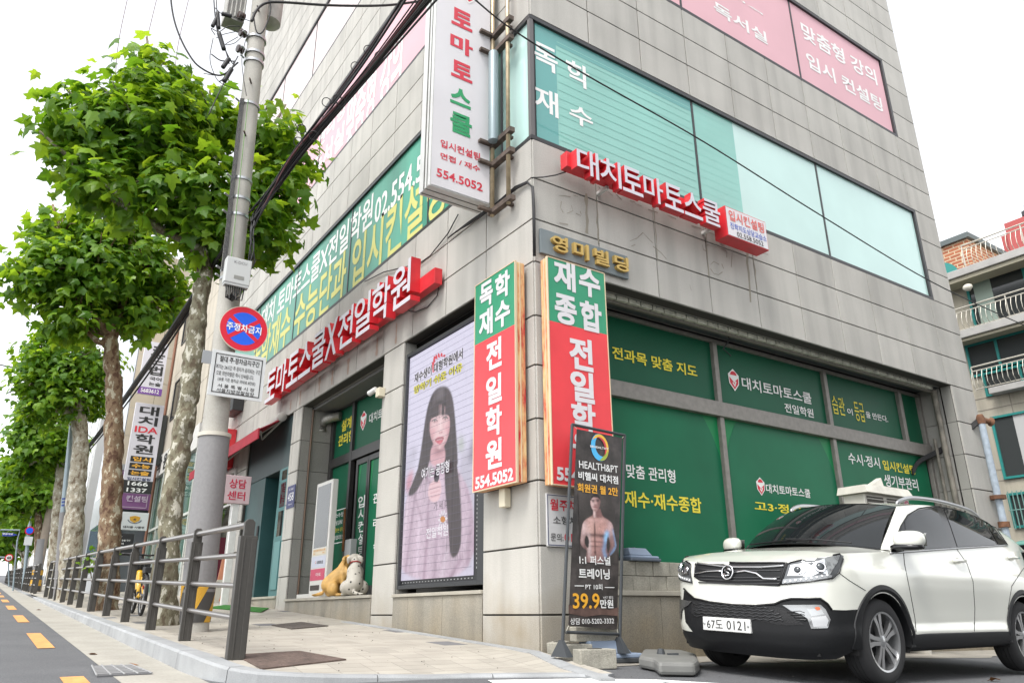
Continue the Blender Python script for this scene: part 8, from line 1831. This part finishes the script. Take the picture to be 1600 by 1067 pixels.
apt_window(1508, 442, 1600, 513, (.16, .42, .7), aR - .5, [(.02, .07, cp)]); apt_window(1508, 541, 1600, 572, (.08, .36, .62), aR - .5, [(.0, .0, cp), (.63, .8, cg)]); apt_window(1548, 652, 1600, 745, (.12, .3, .6), aR - 1, [(.31, .6, cg), (.06, .1, mat('white_stuff', (.45, .45, .44), .7))]); apt_window(1574, 771, 1600, 824, (.3, .6), aR - 2, bars=True)
apt_window(1533, 578, 1600, 608, (.1, .5), aR - .6, [(.2, .48, cb_m)])
def railing(a0, a1, b0, b1, d, bend=.16):
    mb = MB(); mb.tube([AF.pt(a0, b1, d), AF.pt(a1, b1, d)], .035, 8); mb.tube([AF.pt(a0, b1 - .18, d), AF.pt(a1, b1 - .18, d)], .025, 6); mb.tube([AF.pt(a0, b0 + .06, d), AF.pt(a1, b0 + .06, d)], .025, 6); n = int((a1 - a0) / .19)
    for i in range(n + 1):
        a = a0 + (a1 - a0) * i / n; h = b1 - .18 - b0; mb.tube([AF.pt(a, b0 + .06, d), AF.pt(a, b0 + h * .3, d + bend), AF.pt(a, b0 + h * .62, d + bend * .9), AF.pt(a, b1 - .18, d)], .013, 5)
    for i in range(0, n + 1, 12): mb.box(tuple(AF.pt(a0 + (a1 - a0) * i / n, b0, d + .0) + np.array([-.02, -.02, 0])), tuple(AF.pt(a0 + (a1 - a0) * i / n, b1, d) + np.array([.02, .02, 0])))
    mb.build('railing', railm, t)
aRL = AF.ab(1521, 408)[0]
railing(aRL, aR, s1, s1 + 1.05, .85); railing(aL + .1, aR, s2, s2 + 1.0, .75); railing(AF.ab(1531, 600)[0], aR, s3, s3 + 1.0, .45)
# shingled stair tower and the brick storey
mb = MB(); SHW = AF.shift(-.5); SHW.box(mb, aL - 6, -1, aL - .02, s1 + .2, -8, 0); mb.build('shingle_wall', mat('shingle_green', (.105, .14, .10), .85, noise=[(1.4, .18)]), t)
mb = MB(); b = s2 - 2
r = 0
while b < s1:
    for i in range(10):
        a = aL - 4 + i * .42 + (r % 2) * .21
        mb.add([SHW.pt(a + .0, b + .2, .02), SHW.pt(a + .02, b + .05, .03), SHW.pt(a + .21, b, .035), SHW.pt(a + .40, b + .05, .03), SHW.pt(a + .42, b + .2, .02)], [(0, 1, 2, 3, 4)])
    b += .22; r += 1
mb.build('shingle', mat('shingle_edge', (.075, .10, .075), .9, noise=[(2, .25)], island=.25), t)
def brick_mat():
    m = bpy.data.materials.new('red_brick'); m.use_nodes = True; nt = m.node_tree; N = nt.nodes; L = nt.links; b = N['Principled BSDF']; b.inputs['Roughness'].default_value = .9
    tc = N.new('ShaderNodeTexCoord'); sp = N.new('ShaderNodeSeparateXYZ'); L.new(tc.outputs['Object'], sp.inputs[0]); ad = N.new('ShaderNodeMath'); L.new(sp.outputs[0], ad.inputs[0]); L.new(sp.outputs[1], ad.inputs[1]); cb = N.new('ShaderNodeCombineXYZ'); L.new(ad.outputs[0], cb.inputs[0]); L.new(sp.outputs[2], cb.inputs[1])
    bt = N.new('ShaderNodeTexBrick'); bt.inputs['Scale'].default_value = 1.0; bt.inputs['Brick Width'].default_value = .46; bt.inputs['Row Height'].default_value = .16; bt.inputs['Mortar Size'].default_value = .022; bt.inputs['Color1'].default_value = (.40, .14, .07, 1); bt.inputs['Color2'].default_value = (.30, .10, .055, 1); bt.inputs['Mortar'].default_value = (.52, .42, .28, 1); L.new(cb.outputs[0], bt.inputs['Vector']); L.new(bt.outputs[0], b.inputs['Base Color']); return m
brick = brick_mat(); aC = AF.ab(1508, 395)[0]; zt_ = AF.ab(1508, 366)[1]; aW = aC - 6
mb = MB(); BK = AF.shift(-.45); BK.box(mb, aW, s1, aC, zt_, -7, 0); mb.build('brick_storey', brick, t)
mb = MB(); BK.box(mb, aW - .3, zt_, aC + .15, zt_ + .24, -7.3, .14); mb.build('roof_edge', mat('roof_slate', (.10, .12, .12), .6), t)
mb = MB(); P = []; ca_, cb2 = BK.ab(1489, 418)
for th in np.linspace(0, math.pi, 14): P.append((ca_ - .7 + .95 * math.cos(th), cb2 - .5 + .95 * math.sin(th)))
BK.poly(mb, P, .03); mb.build('arched_window', tealf, t)
tr_ = thing('red_building', (44, 0, 0), 'red rendered roof storey of a house behind the apartment house', 'building')
RD = PL((44, 0, 0), (0, -1, 0), (-1, 0, 0)); a0, b1 = RD.ab(1564, 370); mb = MB(); RD.box(mb, a0, 2, a0 + 9, b1, -8, 0); a0, b1 = RD.ab(1572, 352); RD.box(mb, a0, b1 - 3, a0 + 8, b1 + .0, -8, .3); mb.build('wall', mat('render_red', (.36, .07, .065), .7), tr_)
mb = MB(); q = RD.pt(a0 + 1.2, b1, 0); mb.tube([q, q + np.array([0, 0, .8])], .04, 6); mb.lathe(q + np.array([0, 0, .1]), (0, 0, 1), [(0, .25), (.3, .25)], 8); mb.build('roof_vent', dark_metal, tr_)
mb = MB(); q = px_X(1512, 449, 27); v, f = blob(q, .14, .2, .15, e=2, nu=14, nv_=8); mb.add(v, f); mb.tube([q, q + np.array([.6, .2, .1])], .06, 8); o = mb.build('wall_lamp', mat('lamp_cream', (.6, .57, .48), .4), None, smooth=True); tag(o, 'round cream lamp at the left edge of the top balcony', 'lamp')
# small utility parts on the apartment wall, teal car roof edge behind the white car
t2 = thing('teal_car', (15.5, -1.6, -.3), 'pale teal car mostly hidden behind the white SUV at the right edge', 'car')
q0 = px_plane(1578, 846, (15, 0, 0), (1, 0, 0)); mb = MB()
Yc = q0[1]; zt = q0[2]
mb.hexa([(14.6, Yc - 4.2, zt - .55), (16.2, Yc - 4.2, zt - .55), (16.2, Yc + .3, zt - .55), (14.6, Yc + .3, zt - .55), (14.8, Yc - 3.2, zt), (16.0, Yc - 3.2, zt), (16.0, Yc - .2, zt), (14.8, Yc - .2, zt)]); mb.build('roof', mat('car_teal', (.14, .36, .30), .3, coat=.6), t2, bevel=.08)
mb = MB(); mb.box((14.5, Yc - 4.6, gz_road(15, Yc) + .24), (16.3, Yc + .5, zt - .552)); mb.build('body', MATS['car_teal'], t2, bevel=.12)
mb = MB(); mb.box((14.56, Yc - 3.4, zt - .5), (14.66, Yc - .1, zt - .12)); mb.build('side_window', glass_dk, t2)
for yy in (Yc - 3.7, Yc - .5): mb = MB(); mb.lathe((14.52, yy, gz_road(14.5, yy) + .33), (1, 0, 0), [(-.04, .2), (-.02, .33), (.16, .33), (.18, .2)], 24); mb.build('wheel', tyre_m, t2, smooth='auto')
# ------------------------------------------------------------------ building across the side street (mirrored in the windows and in the car)
t = thing('opposite_building', (6, -13, 0), 'tall pale building with ribbed cladding across the side street, mirrored in the glass', 'building')
mb = MB(); x0, x1, y0, y1, hh = -1.0, 15.5, -24., -14.0, 14.5
for i in range(24): z = -.5 + i * .62; mb.box((x0, y0, z), (x1, y1, z + .595))
mb.build('wall', mat('ribbed_cladding', (.50, .50, .48), .6, noise=[(.6, .08)]), t); mb = MB(); mb.box((x0 + .1, y0 + .1, -.5), (x1 - .1, y1 - .05, 14.3)); mb.build('backing', mortar, t)
for k in range(4):
    for i in range(4): mb = MB(); mb.box((x0 + 1.2 + i * 3.4, y1 - .02, 1.2 + k * 3.3), (x0 + 3.4 + i * 3.4, y1 + .015, 2.9 + k * 3.3)); mb.build('window', MATS['window_black'], t)
# ------------------------------------------------------------------ shared bicycle behind the fence
bA, bB = px_ground(219, 962), px_ground(181, 950)
ub = bB - bA; Lb = np.linalg.norm(ub); ub /= Lb; ub_full = 1.04; bB = bA + ub * ub_full; up_ = np.array([0, 0, 1.]); nb_ = np.cross(ub, up_); nb_ /= np.linalg.norm(nb_)
t = thing('shared_bicycle', (bA + bB) / 2, 'yellow and black shared bicycle parked behind the nearest fence', 'bicycle')
def bp(a, z, s=0): return bA + ub * a + up_ * z + nb_ * s
yb = mat('bike_yellow', (.62, .36, .02), .35, coat=.3); kb = mat('bike_black', (.015, .015, .016), .5)
for a in (0, ub_full):
    mb = MB(); mb.ring(bp(a, .33), nb_, .305, .027, 32, 8); wo = mb.build('wheel', tyre_m, t, smooth=True)
    mb = MB(); mb.ring(bp(a, .33), nb_, .275, .010, 28, 5)
    for k in range(14): th = 2 * math.pi * k / 14; mb.tube([bp(a, .33), bp(a + .27 * math.cos(th), .33 + .27 * math.sin(th))], .003, 4)
    mb.lathe(bp(a, .33, -.04), nb_, [(0, .03), (.08, .03)], 12); mb.build('rim', silver, wo)
    mb = MB(); P = [bp(a + .35 * math.cos(th), .33 + .35 * math.sin(th)) for th in np.linspace(.5, 2.4, 10)]; mb.tube(P, .03, 6, flat=.4); mb.build('mudguard', kb, t, smooth=True)
mb = MB(); mb.tube(catmull([bp(.86, .72), bp(.72, .45), bp(.50, .30), bp(.30, .32)], 6), .055, 10); mb.tube([bp(.40, .30), bp(.30, .62)], .035, 8); mb.tube([bp(.40, .30), bp(0, .33)], .025, 8); mb.tube([bp(.32, .5), bp(.0, .33)], .02, 8); mb.build('frame', yb, t, smooth=True)
mb = MB(); mb.tube([bp(.88, .70), bp(.93, .60), bp(1.04, .33)], .026, 8); mb.tube([bp(.88, .66), bp(.82, 1.0)], .022, 8); mb.tube([bp(.84, 1.02, -.30), bp(.80, 1.02, -.1), bp(.80, 1.0, .1), bp(.84, 1.02, .30)], .016, 8); mb.tube([bp(.84, 1.02, -.34), bp(.86, 1.02, -.22)], .02, 8); mb.tube([bp(.84, 1.02, .34), bp(.86, 1.02, .22)], .02, 8); mb.build('handlebar', kb, t, smooth=True)
mb = MB(); mb.tube([bp(.30, .6), bp(.26, .88)], .018, 8); v, f = blob(bp(.24, .90), .10, .12, .04, e=2.4, nu=16, nv_=8); mb.add(v, f); mb.build('saddle', kb, t, smooth=True)
mb = MB(); c = bp(1.02, .80); mb.obox(c, ub * .14, nb_ * .17, up_ * .11); mb.build('basket', kb, t, bevel=.02)
mb = MB(); c = bp(.02, .74); mb.obox(c, ub * .16, nb_ * .05, up_ * .05); mb.build('rear_carrier', kb, t, bevel=.01)
mb = MB(); mb.lathe(bp(.40, .30, -.05), nb_, [(0, .09), (.10, .09)], 16); mb.tube([bp(.4, .3, .07), bp(.5, .18, .09)], .012, 6); mb.tube([bp(.4, .3, -.07), bp(.3, .42, -.09)], .012, 6); mb.build('crank', kb, t, smooth='auto')
mb = MB(); mb.lathe(bp(.0, .46, -.03), nb_, [(0, .035), (.02, .03)], 10); mb.build('tail_reflector', mat('reflector_red', (.5, .03, .02), .3), t)
# pink notice strip tied round the nearest trunk, little plant at the fence
p = px_at(252, 872, b1[:2] if hasattr(b1, '__len__') else (-2.7, 5.2)) if False else None
pl_p = base_on(141, -2.7); v = []; f = []
for k in range(60): make_leaves(v, f, [pl_p + np.array([rng.normal(0, .16), rng.normal(0, .2), .75 + abs(rng.normal(0, .22))])], [rng.normal(0, 1, 3) + [0, 0, 1]], [.13], True, .3)
t = thing('street_plant', pl_p, 'small leafy green plant growing behind the fence by the pale tree', 'plant'); mb = MB(); mb.v = v; mb.f = f; mb.build('leaves', leaf_m, t); mb = MB()
for k in range(6): mb.tube([pl_p, pl_p + np.array([rng.normal(0, .05), rng.normal(0, .06), .45]), pl_p + np.array([rng.normal(0, .12), rng.normal(0, .15), .95])], .012, 5)
mb.build('stem', bark_b, t)
